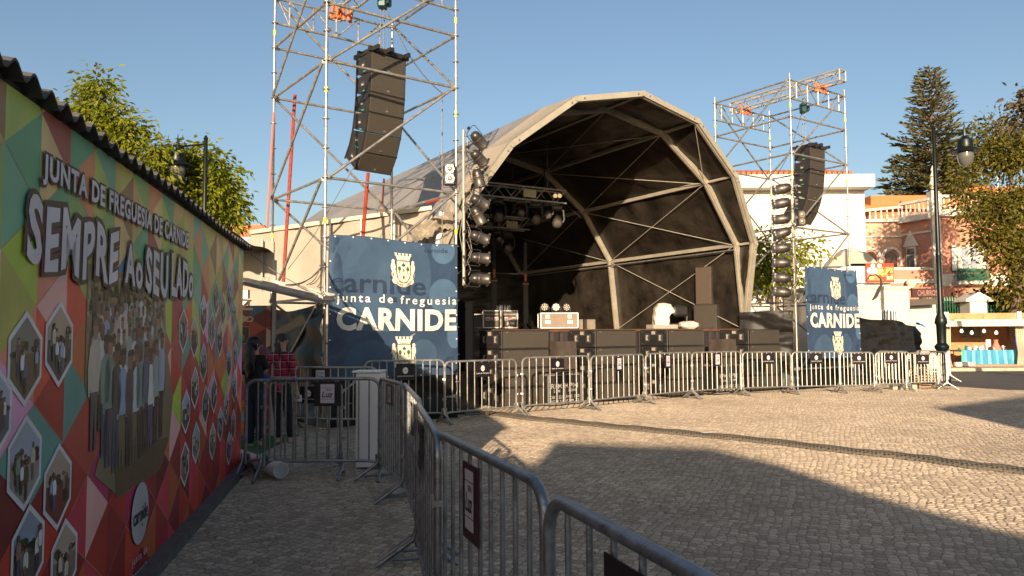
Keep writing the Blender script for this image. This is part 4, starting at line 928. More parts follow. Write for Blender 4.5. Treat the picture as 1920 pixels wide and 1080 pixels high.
# ---------------------------------------------------------------- stage left annex: pale canvas wall behind the left tower
an = thing('canvas_annex', 'pale beige canvas side tent behind the left scaffold tower', 'tent', (-3.9, 18.6, 0))
wl0 = Vector((-6.0, 17.7, 0)); wl1 = Vector((-1.75, 16.95, 0)); aw = wl1-wl0
def annf(u, v):
    p = wl0+aw*u; zt = 3.88+.42*u; z = .3+(zt-.3)*v
    fold = .03*math.sin(u*31+z*.6)+.05*noise.noise(Vector((u*6, z*1.2, 4)))
    return p+Vector((.15, -1, 0)).normalized()*fold+BZ*z
MB().sheet(annf, 90, 24).build('canvas_wall', CANVAS, an, smooth=True)
MB().add([wl0+BZ*3.9, wl1+BZ*4.32, wl1+Vector((-2, 5, 3.9)), wl0+Vector((-1.6, 4.5, 3.2))], [(0, 1, 2, 3)]).build('roof', CANVASG, an)
MB().add([wl0+BZ*.1, wl0+BZ*3.88, wl0+Vector((-1.6, 4.5, 3.2)), wl0+Vector((-1.6, 4.5, .1))], [(0, 1, 2, 3)]).build('end_wall', BLACKT, an)
MB().beam(wl0+BZ*3.9-Vector((0, .06, 0)), wl1+BZ*4.32-Vector((0, .06, 0)), .06, .09).build('eave_rail', ALU, an)
for u in (.45, .62, .8): p = wl0+aw*u-Vector((0, .07, 0)); MB().tube(p+BZ*.3, p+BZ*(3.9+.42*u), .018, 8).build('pole', WHITEP, an)
MB().tube(A2[0]+BZ*0-SU*.1-SD*.0, A2[1]+BZ*.2-SU*.1-SD*.15, .07, 14).build('white_post', WHITEP, an)
for i, (x0, y0, x1, y1) in enumerate([(472, 440, 500, 520), (478, 440, 492, 500), (486, 442, 505, 510)]):
    pass
# crumpled canvas gathered under the left canopy edge
def gath(u, v):
    p = atY(762+88*u, 452-30*v-18*u+6*math.sin(u*6), 16.5-.4*u)
    s = .16*noise.noise(Vector((u*5, v*4, 2)))+.12*abs(noise.noise(Vector((u*9+v*5, v*7, 6))))
    return p+Vector((0, -s, s*.6))
solo(MB().sheet(gath, 40, 26), 'gathered_canvas', CANVAS, 'crumpled beige canvas gathered above the left banner, left of the lamp pole', 'canvas', smooth=True)
def gath2(u, v):
    a = A2[1].lerp(A2[2], v*.75)+SD*0; b = AF[1].lerp(AF[2], v*.75); p = a.lerp(b, u)
    if v < .35: p = p+BZ*(-(.35-v)*1.9)
    s = .07*noise.noise(Vector((u*3, v*9, 2)))+.05*abs(noise.noise(Vector((u*5+v*9, v*5, 6))))
    return p-SU*(.2+s)-SD*.02
MB().sheet(gath2, 16, 40).build('canopy_skirt', CANVAS, stage, smooth=True)
solo(MB().box((atz(455, 640).x*0-6.9, 19.3, 3.55), (1.3, .05, .9)), 'blue_sheet', mat('blue_corrugated', (.10, .2, .3), .5, 0, 6, .3), 'blue sheet panel at the far left end of the canvas annex', 'panel')
# ---------------------------------------------------------------- subwoofer stacks
SW, SDp, SH = 1.17, 1.0, .397
def subw(label):
    t = thing('subwoofer', label, 'subwoofer', (0, 0, 0), 'subwoofers stacked in front of the stage')   # local: front faces -Y, origin at front left corner
    cab = MB().bbox((SW/2, SDp/2+.02, SH/2), (SW, SDp-.04, SH-.01), .008).build('cabinet', BLACKP, t)
    MB().bbox((SW/2, .0, SH/2), (SW-.03, .02, SH-.045), .005).build('grille', BLACKG, t)
    m = MB(); m.beam((.0, -.005, SH-.014), (SW, -.005, SH-.014), .02, .022).beam((0, -.005, .012), (SW, -.005, .012), .02, .018)
    for i in range(26): m.box((.03+i*(SW-.06)/25, -.018, SH-.014), (.012, .006, .006))
    m.build('front_lip', BLACKP, t)
    MB().box((.1, -.02, SH-.05), (.05, .008, .02)).build('badge', CHROME, t)
    for y, z in ((.28, .2), (.74, .2)):
        h = MB(); h.bbox((-.004, y, z), (.012, .16, .2), .004); ho = h.build('handle', RUB, t)
        MB().box((-.010, y-.005, z-.0), (.01, .08, .13)).build('handle_recess', mat('handle_light', (.26, .22, .17), .6), ho)
        MB().path([(-.005, y-.05, z-.06), (-.03, y-.05, z), (-.005, y-.05, z+.06)], .01, 5).build('grip', RUB, ho)
    h = MB().bbox((-.004, .51, .32), (.012, .19, .12), .004); ho = h.build('handle', RUB, t)
    MB().box((-.010, .51, .32), (.01, .12, .075)).build('handle_recess', mat('handle_light', (.26, .22, .17)), ho)
    MB().tube((-.012, .51, .12), (-.004, .51, .12), .045, 12).tube((-.02, .51, .12), (-.01, .51, .12), .012, 8).build('pole_socket', BLACKP, t)
    m = MB()
    for y in (.1, .92):
        for z in (.05, SH-.06): m.tube((-.012, y, z), (-.002, y, z), .012, 8)
    m.build('screws', CHROME, t)
    return t
sf = Vector((-.2, 16.0, 0)); su2 = Vector((.844, .536, 0)); yaw = math.atan2(.536, .844)
sproto = None; LV = ['bottom', 'second from bottom', 'third from bottom', 'top']; SN = ['leftmost', 'second', 'third', 'rightmost']
for i, tt in enumerate((0, 2.46, 4.65, 7.5)):
    for k in range(4):
        lab = f'{LV[k]} black subwoofer of the {SN[i]} stack in front of the stage'
        p = sf+su2*tt+BZ*(.03+k*SH)
        if sproto is None: sproto = subw(lab); o = sproto
        else: o = dup(sproto, (0, 0, 0), None, lab)
        o.location = p; o.rotation_euler = (0, 0, yaw)
# cases and covered wedges between the stacks
COVER = mat('speaker_cover', (.050, .037, .028), .7, 0, 5, .15, .5, 14)
nf = Vector((.536, -.844, 0))
def case(c, w, d, h, rz, label, txt, name='flight_case', frame=None, face=BLACKP, cat='flight case', grp=None):
    t = thing(name, label, cat, tuple(c), grp); c = Vector(c); M = Matrix.Rotation(rz, 3, 'Z'); fm = frame or mat('case_edge', (.3, .28, .25), .5, .4)
    MB().bbox(c+BZ*(h/2+.03), (w, d, h-.06), .006, rz).build('body', face, t)
    m = MB(); e = .018
    for sx in (-1, 1):
        for sy in (-1, 1): m.box(c+M@Vector((sx*w/2, sy*d/2, h/2+.03)), (e*1.6, e*1.6, h-.06), rz)
        for z in (.05, h-.0): m.box(c+M@Vector((sx*w/2, 0, z)), (e, d, e*1.3), rz); m.box(c+M@Vector((0, sx*d/2, z)), (w, e, e*1.3), rz)
    m.build('edging', fm, t)
    U = M@Vector((1, 0, 0)); O = c+M@Vector((-w/2, -d/2-.002, .03))
    if txt:
        b = Board(O, U, BZ)
        for (s, x0, y0, x1, y1) in txt: b.text(s, x0*w, y0*h, x1*w, y1*h, (165, 158, 150), .012, .01)
        b.mb.build('lettering', PRINT, t)
    return t, M
for (pxa, Yb, dd_, lb) in ((1052, 0, 2.46, 'left'), (1352, 0, 7.5, 'right')):
    base = sf+su2*(dd_-.95)+nf*.10
    for k, (o, wd) in enumerate(((-.42, .42), (.06, .5))):
        c = base+su2*(o+.1)+nf*(.02 if k else .12)+nf*(-.25)
        t_, M = case(c, wd, .5, .66 if lb == 'left' else .72, yaw-.05*(k-.5), f'{"left" if k == 0 else "right"} lettered black flight case of the {lb} pair in front of the stage', [('RPM', .15, .52, .82, .68), ('SOM', .3, .40, .7, .49), ('CABOS', .1, .2, .52, .3), ('220', .6, .2, .9, .3), ('SOM 32', .12, .08, .9, .16)], grp='lettered flight cases on the ground')
        MB().bbox(c+BZ*(.66 if lb == 'left' else .72)+BZ*.02, (wd+.03, .54, .03), .005, yaw).build('lid', mat('case_lid', (.1, .085, .07), .7), t_)
    w = thing('covered_speaker', f'small speaker under a brown cloth cover standing on the {lb} pair of black cases', 'speaker', tuple(base+BZ*.7-nf*.2))
    bc_ = base-nf*.20+BZ*1.04+su2*.05
    bm = bmesh.new(); bmesh.ops.create_cube(bm, size=1); bmesh.ops.subdivide_edges(bm, edges=bm.edges[:], cuts=7, use_grid_fill=True)
    vs = []
    for v in bm.verts:
        q = v.co.copy(); s = 1+.10*(.5-q.z); q = Vector((q.x*.50*s, q.y*.42*s, q.z*.66)); q += Vector((1, 1, 0))*.03*noise.noise(q*7+Vector((dd_, 0, 0))); q.z += .015*noise.noise(q*9)
        vs.append(bc_+Matrix.Rotation(yaw, 3, 'Z')@q)
    MB().add(vs, [[v.index for v in f.verts] for f in bm.faces]).build('cloth_cover', COVER, w, smooth=True); bm.free()
# ---------------------------------------------------------------- things on the stage
ZS = 1.64
def onst(px, back, z=ZS):                                          # point on the deck seen at column px, `back` metres behind the front edge
    d = ray(px, 618); p0 = SP(0, back, 0); t = ((p0-EYE).dot(SD))/d.dot(SD); P = EYE+d*t; return Vector((P.x, P.y, z))
def wid(px0, px1, c): return (px1-px0)/F_PX*c.y
c = onst(922, 1.6); w_ = wid(908, 940, c)
EDG = mat('case_edge_pale', (.42, .38, .32), .5, .3)
t1, M = case(c, w_, .6, wid(582, 617, c), .05, 'brown fronted rack case with pale edges, left one of two on the stage', None, 'rack_case', EDG, mat('brown_rack', (.045, .03, .022), .6), 'rack case', None)
def rackface(t, c, w, h, txt, rz=.05, d=.6):
    M = Matrix.Rotation(rz, 3, 'Z'); b = Board(c+M@Vector((-w/2, -d/2-.006, 0)), M@Vector((1, 0, 0)), BZ)
    b.rect(w*.06, h*.78, w*.94, h*.84, (120, 108, 92), .006); 
    for x in (.14, .62): b.rect(w*x, h*.50, w*(x+.26), h*.66, (196, 184, 166), .008); b.rect(w*(x+.03), h*.53, w*(x+.23), h*.60, (40, 30, 26), .010)
    b.rect(w*.46, h*.50, w*.56, h*.66, (190, 110, 100), .008)
    if txt: b.text('RPM', w*.32, h*.24, w*.78, h*.42, (205, 198, 190), .01, .02); b.text('SOM', w*.42, h*.1, w*.7, h*.2, (205, 198, 190), .01, .02)
    b.mb.build('front_fittings', PRINT, t)
rackface(t1, c, w_, wid(582, 617, c), False)
c2 = onst(955, 1.9); w2 = wid(941, 969, c2)
t2, M = case(c2, w2, .6, wid(582, 617, c2), .05, 'brown fronted rack case lettered in white, right one of two on the stage', None, 'rack_case', EDG, mat('brown_rack', (.045, .03, .022)), 'rack case', None)
rackface(t2, c2, w2, wid(582, 617, c2), True)
c3 = onst(893, 2.0); case(c3, wid(878, 905, c3), .6, .38, .05, 'plain dark case at the left edge of the stage beside the rack cases', None)
sbd = Board(onst(874, 1.2, 1.7), (1, .1, 0), BZ); sbd.text('SOM 1', 0, .06, .14, .14, (200, 200, 200), .002, .02); sbd.rect(0, .18, .12, .2, (190, 190, 190), .002); sbd.rect(.02, .0, .14, .03, (120, 120, 120), .002)
wc = thing('flight_case', 'dark case with small white lettering at the far left edge of the stage', 'flight case', tuple(onst(878, 1.4))); q = onst(878, 1.42)
MB().bbox(q+BZ*.16+Vector((.02, .2, 0)), (.3, .35, .32), .01, .1).build('body', BLACKP, wc); sbd.mb.build('lettering', PRINT, wc)
for i, (px, rr) in enumerate(((937, .07), (951, .075))):
    cc = onst(px, 1.8, ZS+wid(582, 617, c)+.01); m = MB()
    for k in range(5): m.lathe([(rr*.35, .0), (rr*.38, .10), (rr*.15, .13), (rr*.13, .15)], Matrix.Translation(cc+Vector((rr*math.cos(k*1.25)*.9, rr*math.sin(k*1.25)*.9, 0))), 8)
    solo(m, 'bottle_pack', mat('clear_plastic', (.14, .15, .16), .15, 0, 12, .2, spec=.8), ['shrink wrapped pack of water bottles on the left rack case', 'shrink wrapped pack of water bottles on the lettered rack case'][i], 'bottles', smooth=True)
# white edged flight case with three round lamps
c = onst(1046, 2.3); w_ = wid(1011, 1080, c); h_ = wid(588, 617, c)
wf, M = case(c, w_, .6, h_+.02, .08, 'brown flight case with bright white edges, three lamps on top, centre left of the stage', None, 'flight_case', mat('bright_case_edge', (.75, .72, .66), .35, .2), mat('brown_case', (.17, .12, .08), .5, 0, 3, .15), 'flight case')
b = Board(c+Matrix.Rotation(.08, 3, 'Z')@Vector((-w_/2, -.306, 0)), Vector((math.cos(.08), math.sin(.08), 0)), BZ)
for x in (.12, .72): b.rect(w_*x, h_*.38, w_*(x+.14), h_*.60, (228, 222, 210), .008); b.rect(w_*(x+.01), h_*.72, w_*(x+.11), h_*.95, (228, 222, 210), .008); b.disc(w_*(x+.06), h_*.80, .02, .02, (40, 36, 34), .01, 10)
b.mb.build('latches', PRINT, wf)
for i, px in enumerate((1022, 1043, 1062)):
    cc = onst(px, 2.4, ZS+h_+.02); t = thing('round_led_lamp', ['left', 'middle', 'right'][i]+' one of three round lamps standing on the white edged case', 'stage light', tuple(cc), 'round lamps on the white edged case')
    hc = cc+BZ*.17; dr = Vector(((i-1)*.35, -1, .15)).normalized(); Mr = Matrix.Translation(hc) @ dr.to_track_quat('Z', 'Y').to_matrix().to_4x4()
    MB().lathe([(.05, -.12), (.09, -.08), (.11, 0), (.112, .03), (.10, .032)], Mr, 18).build('housing', BLACKP, t, smooth=True)
    m = MB()
    for a in range(12): rr = .03 if a < 4 else .075; th = a*(1.57 if a < 4 else .785); m.lathe([(.019, .032), (.016, .042)], Mr @ Matrix.Translation((rr*math.cos(th), rr*math.sin(th), 0)), 8)
    m.build('led', mat('led_lens', (.75, .68, .55), .2, .3), t)
    MB().path([hc+Vector((-.13, 0, 0)), cc+Vector((-.1, 0, .02)), cc+Vector((.1, 0, .02)), hc+Vector((.13, 0, 0))], .012, 6).build('stand', BLACKP, t)
for i, (x0, x1) in enumerate(((1083, 1091), (1098, 1114))):
    cc = onst((x0+x1)/2, 2.2); solo(MB().bbox(cc+BZ*.14, (wid(x0, x1, cc), .4, .28), .01, .1), 'small_speaker', mat('grey_box', (.16, .13, .1), .7, 0, 9, .2), ['narrow', 'wider'][i]+' grey box beside the white edged case on the stage', 'box', smooth=False)
# white covered gear
def lump(c, sx, sy, sz, seed, mt, name, label, cat='cover', rz=.3):
    bm = bmesh.new(); bmesh.ops.create_icosphere(bm, subdivisions=4, radius=1); vs = []
    for v in bm.verts:
        q = v.co.copy(); q = Vector((math.copysign(abs(q.x)**.6, q.x)*sx, math.copysign(abs(q.y)**.6, q.y)*sy, max(-.98, q.z)*sz))
        q *= 1+.16*noise.noise(v.co*2.2+Vector((seed, 0, 0)))+.08*abs(noise.noise(v.co*5+Vector((seed, 3, 0)))); vs.append(Vector(c)+Matrix.Rotation(rz, 3, 'Z')@q+BZ*sz)
    mb = MB().add(vs, [[v.index for v in f.verts] for f in bm.faces]); bm.free(); return solo(mb, name, mt, label, cat, smooth=True)
WC = mat('white_plastic_sheet', (.52, .47, .39), .45, 0, 6, .1, .8, 14)
cc = onst(1240, 1.5); mw = thing('moving_light', 'moving head light under a white plastic cover on the right half of the stage', 'stage light', tuple(cc))
MB().bbox(cc+BZ*.07, (.75, .4, .12), .01, .4).build('base', mat('case_edge_pale', (.42, .38, .32)), mw)
def cov(u, v):
    a = u*2*math.pi; prof = [(.20, .02), (.24, .25), (.20, .42), (.25, .58), (.20, .70), (.02, .72)]; t = v*5; i = min(4, int(t)); f = t-i
    r = prof[i][0]*(1-f)+prof[i+1][0]*f; z = prof[i][1]*(1-f)+prof[i+1][1]*f
    s = 1+.18*noise.noise(Vector((math.cos(a)*2, math.sin(a)*2, z*4)))-(.25 if (i == 1 and math.cos(a) > .2) else 0)
    return cc+Vector((r*1.15*math.cos(a)*s+.12*(z-.3), r*.6*math.sin(a)*s, z*.88))
cpr = [(-.22, .10), (-.23, .36), (-.19, .58), (-.10, .72), (.06, .74), (.24, .70), (.36, .52), (.27, .47), (.19, .40), (.20, .12)]
def cov2(u, v):
    t = u*9; i = min(8, int(t)); f = t-i; x = cpr[i][0]*(1-f)+cpr[i+1][0]*f; z = cpr[i][1]*(1-f)+cpr[i+1][1]*f; y = (v-.5)*.42*(1-.25*abs(z-.4))
    n3 = noise.noise(Vector((x*6, y*6, z*6)))*.035+abs(noise.noise(Vector((x*12, y*9, z*5))))*.03
    e = abs(v-.5)*2; k = 1-.10*max(0, e-.7)/.3
    return cc+Vector((x*k+n3, y+n3, z*k))
m_ = MB().sheet(cov2, 60, 16); 
for v_ in (0, 1): m_.add([cov2(i/60, v_) for i in range(61)], [tuple(range(61))])
m_.build('plastic_cover', WC, mw, smooth=True)
cc2 = onst(1272, 1.7)
m2 = thing('moving_light', 'uncovered dark moving head light beside the white covered one on the stage', 'stage light', tuple(cc2))
MB().bbox(cc2+BZ*.07, (.6, .36, .12), .01, .4).build('base', mat('case_edge_pale', (.42, .38, .32)), m2)
MB().bbox(cc2+BZ*.52, (.5, .36, .32), .06, .4).build('head', BLACKP, m2); MB().path([cc2+Vector((-.28, 0, .5)), cc2+Vector((-.26, 0, .15)), cc2+Vector((.26, .1, .15)), cc2+Vector((.28, .1, .5))], .03, 6).build('yoke', BLACKP, m2)
lump(onst(1291, 1.2), .27, .18, .11, 5, WC, 'plastic_sheet', 'heap of crumpled white plastic sheet beside the monitor stack on the stage')
# side fill: sub with a tall speaker
cc = onst(1332, 1.3); ms = thing('monitor_subwoofer', 'wide dark subwoofer at the right end of the stage with a tall speaker on top', 'subwoofer', tuple(cc))
w_ = wid(1302, 1360, cc); h_ = wid(572, 617, cc); RZ = .62; Mz = Matrix.Rotation(RZ, 3, 'Z')
DG = mat('dark_grey_paint', (.04, .034, .026), .6, 0, 8, .15)
MB().bbox(cc+BZ*h_/2, (.62, .72, h_), .01, RZ+.2).build('cabinet', DG, ms); Mx = Matrix.Rotation(RZ+.2, 3, 'Z')
MB().bbox(cc+BZ*h_/2+Mx@Vector((-.316, 0, 0)), (.02, .62, h_-.06), .004, RZ+.2).build('grille', BLACKG, ms)
MB().bbox(cc+BZ*h_/2+Mx@Vector((0, -.365, 0)), (.11, .02, .19), .004, RZ+.2).box(cc+BZ*(h_/2-.02)+Mx@Vector((0, -.378, 0)), (.05, .01, .03), RZ+.2).build('handle', RUB, ms)
t = thing('tall_speaker', 'tall narrow dark speaker standing on the wide subwoofer at the right of the stage', 'speaker', tuple(cc+BZ*h_)); h2 = wid(500, 571, cc)
cs_ = cc+Mx@Vector((-.06, .05, 0))
MB().bbox(cs_+BZ*(h_+h2/2), (.46, .50, h2), .012, RZ+.2).build('cabinet', mat('brown_grey_paint', (.05, .037, .027), .6), t)
MB().bbox(cs_+BZ*(h_+h2/2)+Mx@Vector((-.235, 0, 0)), (.02, .44, h2-.06), .004, RZ+.2).build('grille', mat('brown_grille', (.065, .048, .034), .7), t)
MB().tube(cs_+BZ*(h_+h2*.62)+Mx@Vector((0, -.26, 0)), cs_+BZ*(h_+h2*.62)+Mx@Vector((0, -.25, 0)), .04, 10).tube(cs_+BZ*(h_+h2*.5)+Mx@Vector((0, -.26, 0)), cs_+BZ*(h_+h2*.5)+Mx@Vector((0, -.25, 0)), .04, 10).build('socket', CHROME, t)
solo(MB().path([cs_+BZ*(h_+h2*.55)+Mx@Vector((.02, -.27, 0)), cs_+BZ*(h_+h2*.2)+Mx@Vector((.08, -.33, 0)), cc+BZ*h_*.75+Mx@Vector((.03, -.38, 0))], .012, 6), 'speaker_cable', mat('grey_cable', (.4, .38, .34)), 'short cable between the tall speaker and the subwoofer below it', 'cable')
# dark lifting masts at the back left
for px, bk, z1, lb in ((986, 9.5, 5.0, 'dark lifting mast with an orange collar right of the rear arch leg'), (927, 8.5, 4.8, 'dark lifting mast with a thin orange collar behind the rack cases')):
    cc = onst(px, bk); t = thing('lifting_mast', lb, 'lighting stand', tuple(cc))
    MB().bbox(cc+BZ*.9, (.2, .2, 1.8), .01).box(cc+BZ*2.3, (.12, .12, 2.0)).build('mast', BLACKP, t); MB().bbox(cc+BZ*1.75, (.23, .23, .06), .01).bbox(cc+BZ*2.0+Vector((0, -.11, 0)), (.08, .02, .3), .005).build('collar', mat('orange_paint', (.6, .16, .04), .5), t)
    for a in range(4): MB().beam(cc+BZ*.3, cc+Vector((.55*math.cos(a*1.57+.4), .55*math.sin(a*1.57+.4), .03)), .04, .05).build('leg', BLACKP, t)
# ---------------------------------------------------------------- lighting trusses with lamps
def ltruss(pa, pb, lab, hgt=.35):
    t = thing('lighting_truss', lab, 'truss', tuple((pa+pb)/2)); d = (pb-pa); L = d.length; d.normalize(); w = d.cross(BZ).normalized(); m = MB()
    for x, z in ((-.17, 0), (.17, 0), (-.17, hgt), (.17, hgt)): m.tube(pa+w*x+BZ*z, pb+w*x+BZ*z, .025, 8)
    m.build('chord', ALU, t, smooth=True); m = MB(); k = int(L/.33)
    for i in range(k):
        p = pa+d*(L*i/k); q = pa+d*(L*(i+1)/k)
        for o in (-.17, .17): m.tube(p+w*o+BZ*(0 if i % 2 else hgt), q+w*o+BZ*(hgt if i % 2 else 0), .012, 6)
        m.tube(p-w*.17, q+w*.17, .01, 6)
    m.build('lacing', ALU, t, smooth=True); return t, d, w
def head(label, c, big=True):
    t = thing('moving_light', label, 'stage light', tuple(c), 'lamps hanging under the stage trusses'); c = Vector(c); s = 1 if big else .75
    MB().bbox(c-BZ*.08*s, (.32*s, .26*s, .14*s), .02).build('base', BLACKP, t)
    MB().path([c+Vector((-.2*s, 0, -.15*s)), c+Vector((-.22*s, 0, -.42*s)), c+Vector((-.18*s, 0, -.5*s))], .03*s, 6).path([c+Vector((.2*s, 0, -.15*s)), c+Vector((.22*s, 0, -.42*s)), c+Vector((.18*s, 0, -.5*s))], .03*s, 6).tube(c+Vector((-.2*s, 0, -.15*s)), c+Vector((.2*s, 0, -.15*s)), .03*s, 6).build('yoke', BLACKP, t)
    dr = Vector((.1, -.8, -.5)).normalized(); Mr = Matrix.Translation(c-BZ*.45*s) @ dr.to_track_quat('Z', 'Y').to_matrix().to_4x4()
    MB().lathe([(.08*s, -.22*s), (.14*s, -.15*s), (.155*s, .05*s), (.15*s, .18*s), (.13*s, .19*s)], Mr, 16).build('head', mat('par_metal_dark', (.06, .055, .05)), t, smooth=True)
    MB().lathe([(.11*s, .192*s), (.06*s, .215*s), (.005, .22*s)], Mr, 16).build('lens', mat('lens_glass', (.16, .14, .12), .15, .4), t, smooth=True)
    return t
def sp(px, py, back): 
    d = ray(px, py); p0 = SP(0, back, 0); return EYE+d*((p0-EYE).dot(SD)/d.dot(SD))
pa = sp(905, 383, 2.6); pb = sp(1058, 424-40, 2.6)
e1 = sp(1055, 383, 2.6); s1 = Vector((e1.x, e1.y, e1.z))-SU*4.1
lt1, d1, w1 = ltruss(s1, e1, 'upper lighting truss with lamps hanging inside the left of the stage')
e2_ = sp(988, 432, 5.2); s2 = e2_-SU*3.4
lt2, d2, w2_ = ltruss(s2, e2_, 'lower rear lighting truss deeper inside the stage')
for i, (px, py) in enumerate(((976, 372), (1026, 376))): head(['bright faced lamp hanging under the middle of the upper truss', 'bright faced lamp hanging near the right end of the upper truss'][i], sp(px, py, 2.6)-BZ*.03, False)
for i, (px, py) in enumerate(((933, 366), (1003, 372), (1043, 378))): head(['dark lamp hanging under the left part of the upper truss', 'large dark lamp between two bright ones under the upper truss', 'dark lamp under the very end of the upper truss'][i], sp(px, py+3, 2.8)-BZ*.05)
head('lamp hanging under the lower rear truss', sp(934, 420, 5.2)-BZ*.1, False); head('dark lamp hanging under the right end of the lower rear truss', sp(951, 430, 5.2)-BZ*.1)
YB = mat('yellow_board', (.42, .36, .2), .6)
for (px, py, bk, lb) in ((993, 363, 2.4, 'upper'), (960, 421, 5.0, 'lower')):
    q = sp(px, py, bk); MB().beam(q-SU*.2, q+SU*.2, .03, .2).build('panel', YB, lt1 if lb == 'upper' else lt2)
for i, px in enumerate((1041, 1049)):
    q = sp(px, 368, 2.4); solo(MB().lathe([(.05, 0), (.075, -.05), (.06, -.08)], Matrix.Translation(q) @ Matrix.Rotation(-math.pi/2, 4, 'X'), 12), 'small_lamp', GL, ['left', 'right'][i]+' one of two small round lamps at the end of the upper truss', 'stage light', 'small lamps on the truss end', smooth=True)
MB()
m = MB(); a = sp(1020, 330, 3.0)
for k in range(3): m.path([a, a.lerp(sp(1040+k*25, 385+k*12, 3.2), .5)-BZ*.12, sp(1040+k*25, 385+k*12, 3.2)], .015, 5)
m.tube(a+BZ*.5, sp(1024, 380, 2.7), .02, 6); solo(m, 'truss_cables', BLACKP, 'bundle of cables drooping from the arch beside the upper truss', 'cable')
tr_m = MB()
for tr_, d_, e_ in ((lt1, d1, e1), (lt2, d2, e2_)):
    for k in (.5, 3.0): tr_m.tube(e_-SU*k+BZ*.3, e_-SU*k+BZ*(6.9-e_.z), .008, 4)
solo(tr_m, 'hanging_cables', BLK, 'thin cables holding the lighting trusses under the roof', 'cable')
# ---------------------------------------------------------------- white building
STW = mat('white_stucco', (.60, .565, .51), .8, 0, .35, .10, .2, 30)
TILE = mat('roof_tile', (.42, .13, .06), .75, 0, 3, .3, .3, 20)
YW = 35.0
def X(px, Y, py=500): return atY(px, py, Y).x
def Zp(py, Y, px=1500): return atY(px, py, Y).z
wbx0, wbx1 = X(1250, YW), X(1625, YW); wz = Zp(352, YW)
wb = thing('white_building', 'plain white rendered building with a tiled roof edge behind the stage and right tower', 'building', ((wbx0+wbx1)/2, YW+6, 0))
MB().box(((wbx0+wbx1)/2, YW+6, wz/2), (wbx1-wbx0, 12, wz)).build('wall', STW, wb)
ez0, ez1 = Zp(350, YW-.8, 1640), Zp(326, YW-.8, 1640); ex = X(1646, YW-.8)
MB().box(((wbx0+ex)/2, YW+6, (ez0+ez1)/2), (ex-wbx0, 13.6, ez1-ez0)).build('cornice', STW, wb)
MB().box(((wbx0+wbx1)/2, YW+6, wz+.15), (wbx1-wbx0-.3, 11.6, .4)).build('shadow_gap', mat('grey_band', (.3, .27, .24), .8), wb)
m = MB(); zt = ez1
for i in range(int((ex-.6-wbx0)/.24)):
    x = wbx0+i*.24; m.tube((x, YW-.75, zt+.05), (x, YW+3, zt+.9), .10, 7)
m.add([(wbx0, YW-.7, zt+.01), (ex-.6, YW-.7, zt+.01), (ex-.6, YW+3, zt+.85), (wbx0, YW+3, zt+.85)], [(0, 1, 2, 3)])
m.build('roof', TILE, wb, smooth=True)
# ---------------------------------------------------------------- pink villa
PINK = mat('pink_render', (.46, .215, .145), .85, 0, 1.2, .1, .2, 20); PINKL = mat('light_pink_render', (.52, .32, .225), .85, 0, 1.0, .07)
STONE = mat('pale_stone', (.58, .53, .46), .8, 0, 2, .14); GLASS = mat('dark_window_glass', (.05, .06, .07), .08, 0, spec=.8)
GREEN = mat('green_iron', (.02, .12, .07), .5, .2)
v = thing('pink_villa', 'old pink villa with white stone trim, balustraded roof and arched loggia, far right', 'building', (26, 50, 0))
YA, YB_ = 46.5, 48.6
def face(pxs, pys, Y): return [(X(x, Y, y), Zp(y, Y, x)) for x, y in zip(pxs, pys)]
xa, xb = X(1757, YA), X(2100, YA); zr = Zp(398, YA, 1780)
MB().box(((xa+xb)/2, YA+6, zr/2), (xb-xa, 12, zr)).build('wall', PINK, v)
xl_, xr_ = X(1600, YB_), X(1694, YB_); zl = Zp(412, YB_, 1660)
MB().box(((xl_+xr_)/2, YB_+5, zl/2), (xr_-xl_, 10, zl)).build('wall', PINKL, v)
p_a = Vector((X(1692, YB_), YB_+.05, 0)); p_b = Vector((X(1748, YA, 450), YA+.1, 0)); zA = Zp(405, YA, 1748)
MB().add([p_a, p_b, p_b+BZ*zA, p_a+BZ*zA], [(0, 1, 2, 3)]).add([p_b, (xa, YA+.1, 0), (xa, YA+.1, zA), p_b+BZ*zA], [(0, 1, 2, 3)]).build('wall', PINK, v)
MB().beam(p_b+BZ*0+Vector((.25, -.06, 0)), p_b+BZ*zA+Vector((.25, -.06, 0)), .5, .25, up=Vector((0, 1, 0))).build('corner_stone', STONE, v)
MB().beam(p_a+BZ*(zA-.0)+Vector((-.1, -.1, 0)), p_b+BZ*(zA)+Vector((-.1, -.1, 0)), .45, .35).beam(p_a+BZ*(zA-.9)+Vector((-.03, -.03, 0)), p_b+BZ*(zA-.9)+Vector((-.03, -.03, 0)), .12, .12).box(((xa+xb)/2, YA-.1, zr-.1), (xb-xa, .5, .35)).box(((xl_+xr_)/2, YB_-.08, zl-.08), (xr_-xl_, .3, .18)).box(((xl_+xr_)/2, YB_-.05, Zp(445, YB_)), (xr_-xl_, .14, .09)).build('cornice', STONE, v)
def balus(a, b, h, lab='balustrade'):
    a = Vector(a); b = Vector(b); L = (b-a).length; m = MB(); m.beam(a+BZ*.08, b+BZ*.08, .25, .16).beam(a+BZ*h, b+BZ*h, .25, .16); k = max(3, int(L/.3))
    for i in range(k):
        p = a.lerp(b, (i+.5)/k); m.lathe([(.05, .15), (.09, .3*h+.1), (.04, .62*h), (.06, h-.06)], Matrix.Translation(p), 8)
    m.build(lab, STONE, v, smooth=True)
balus(p_a+BZ*(zA+.1), p_b+BZ*(zA+.1), .95); balus((xa, YA-.1, zr), (X(1850, YA), YA-.1, zr), .95); balus((xl_+1.3, YB_+1.5, zl), (xr_, YB_, zl), .8)
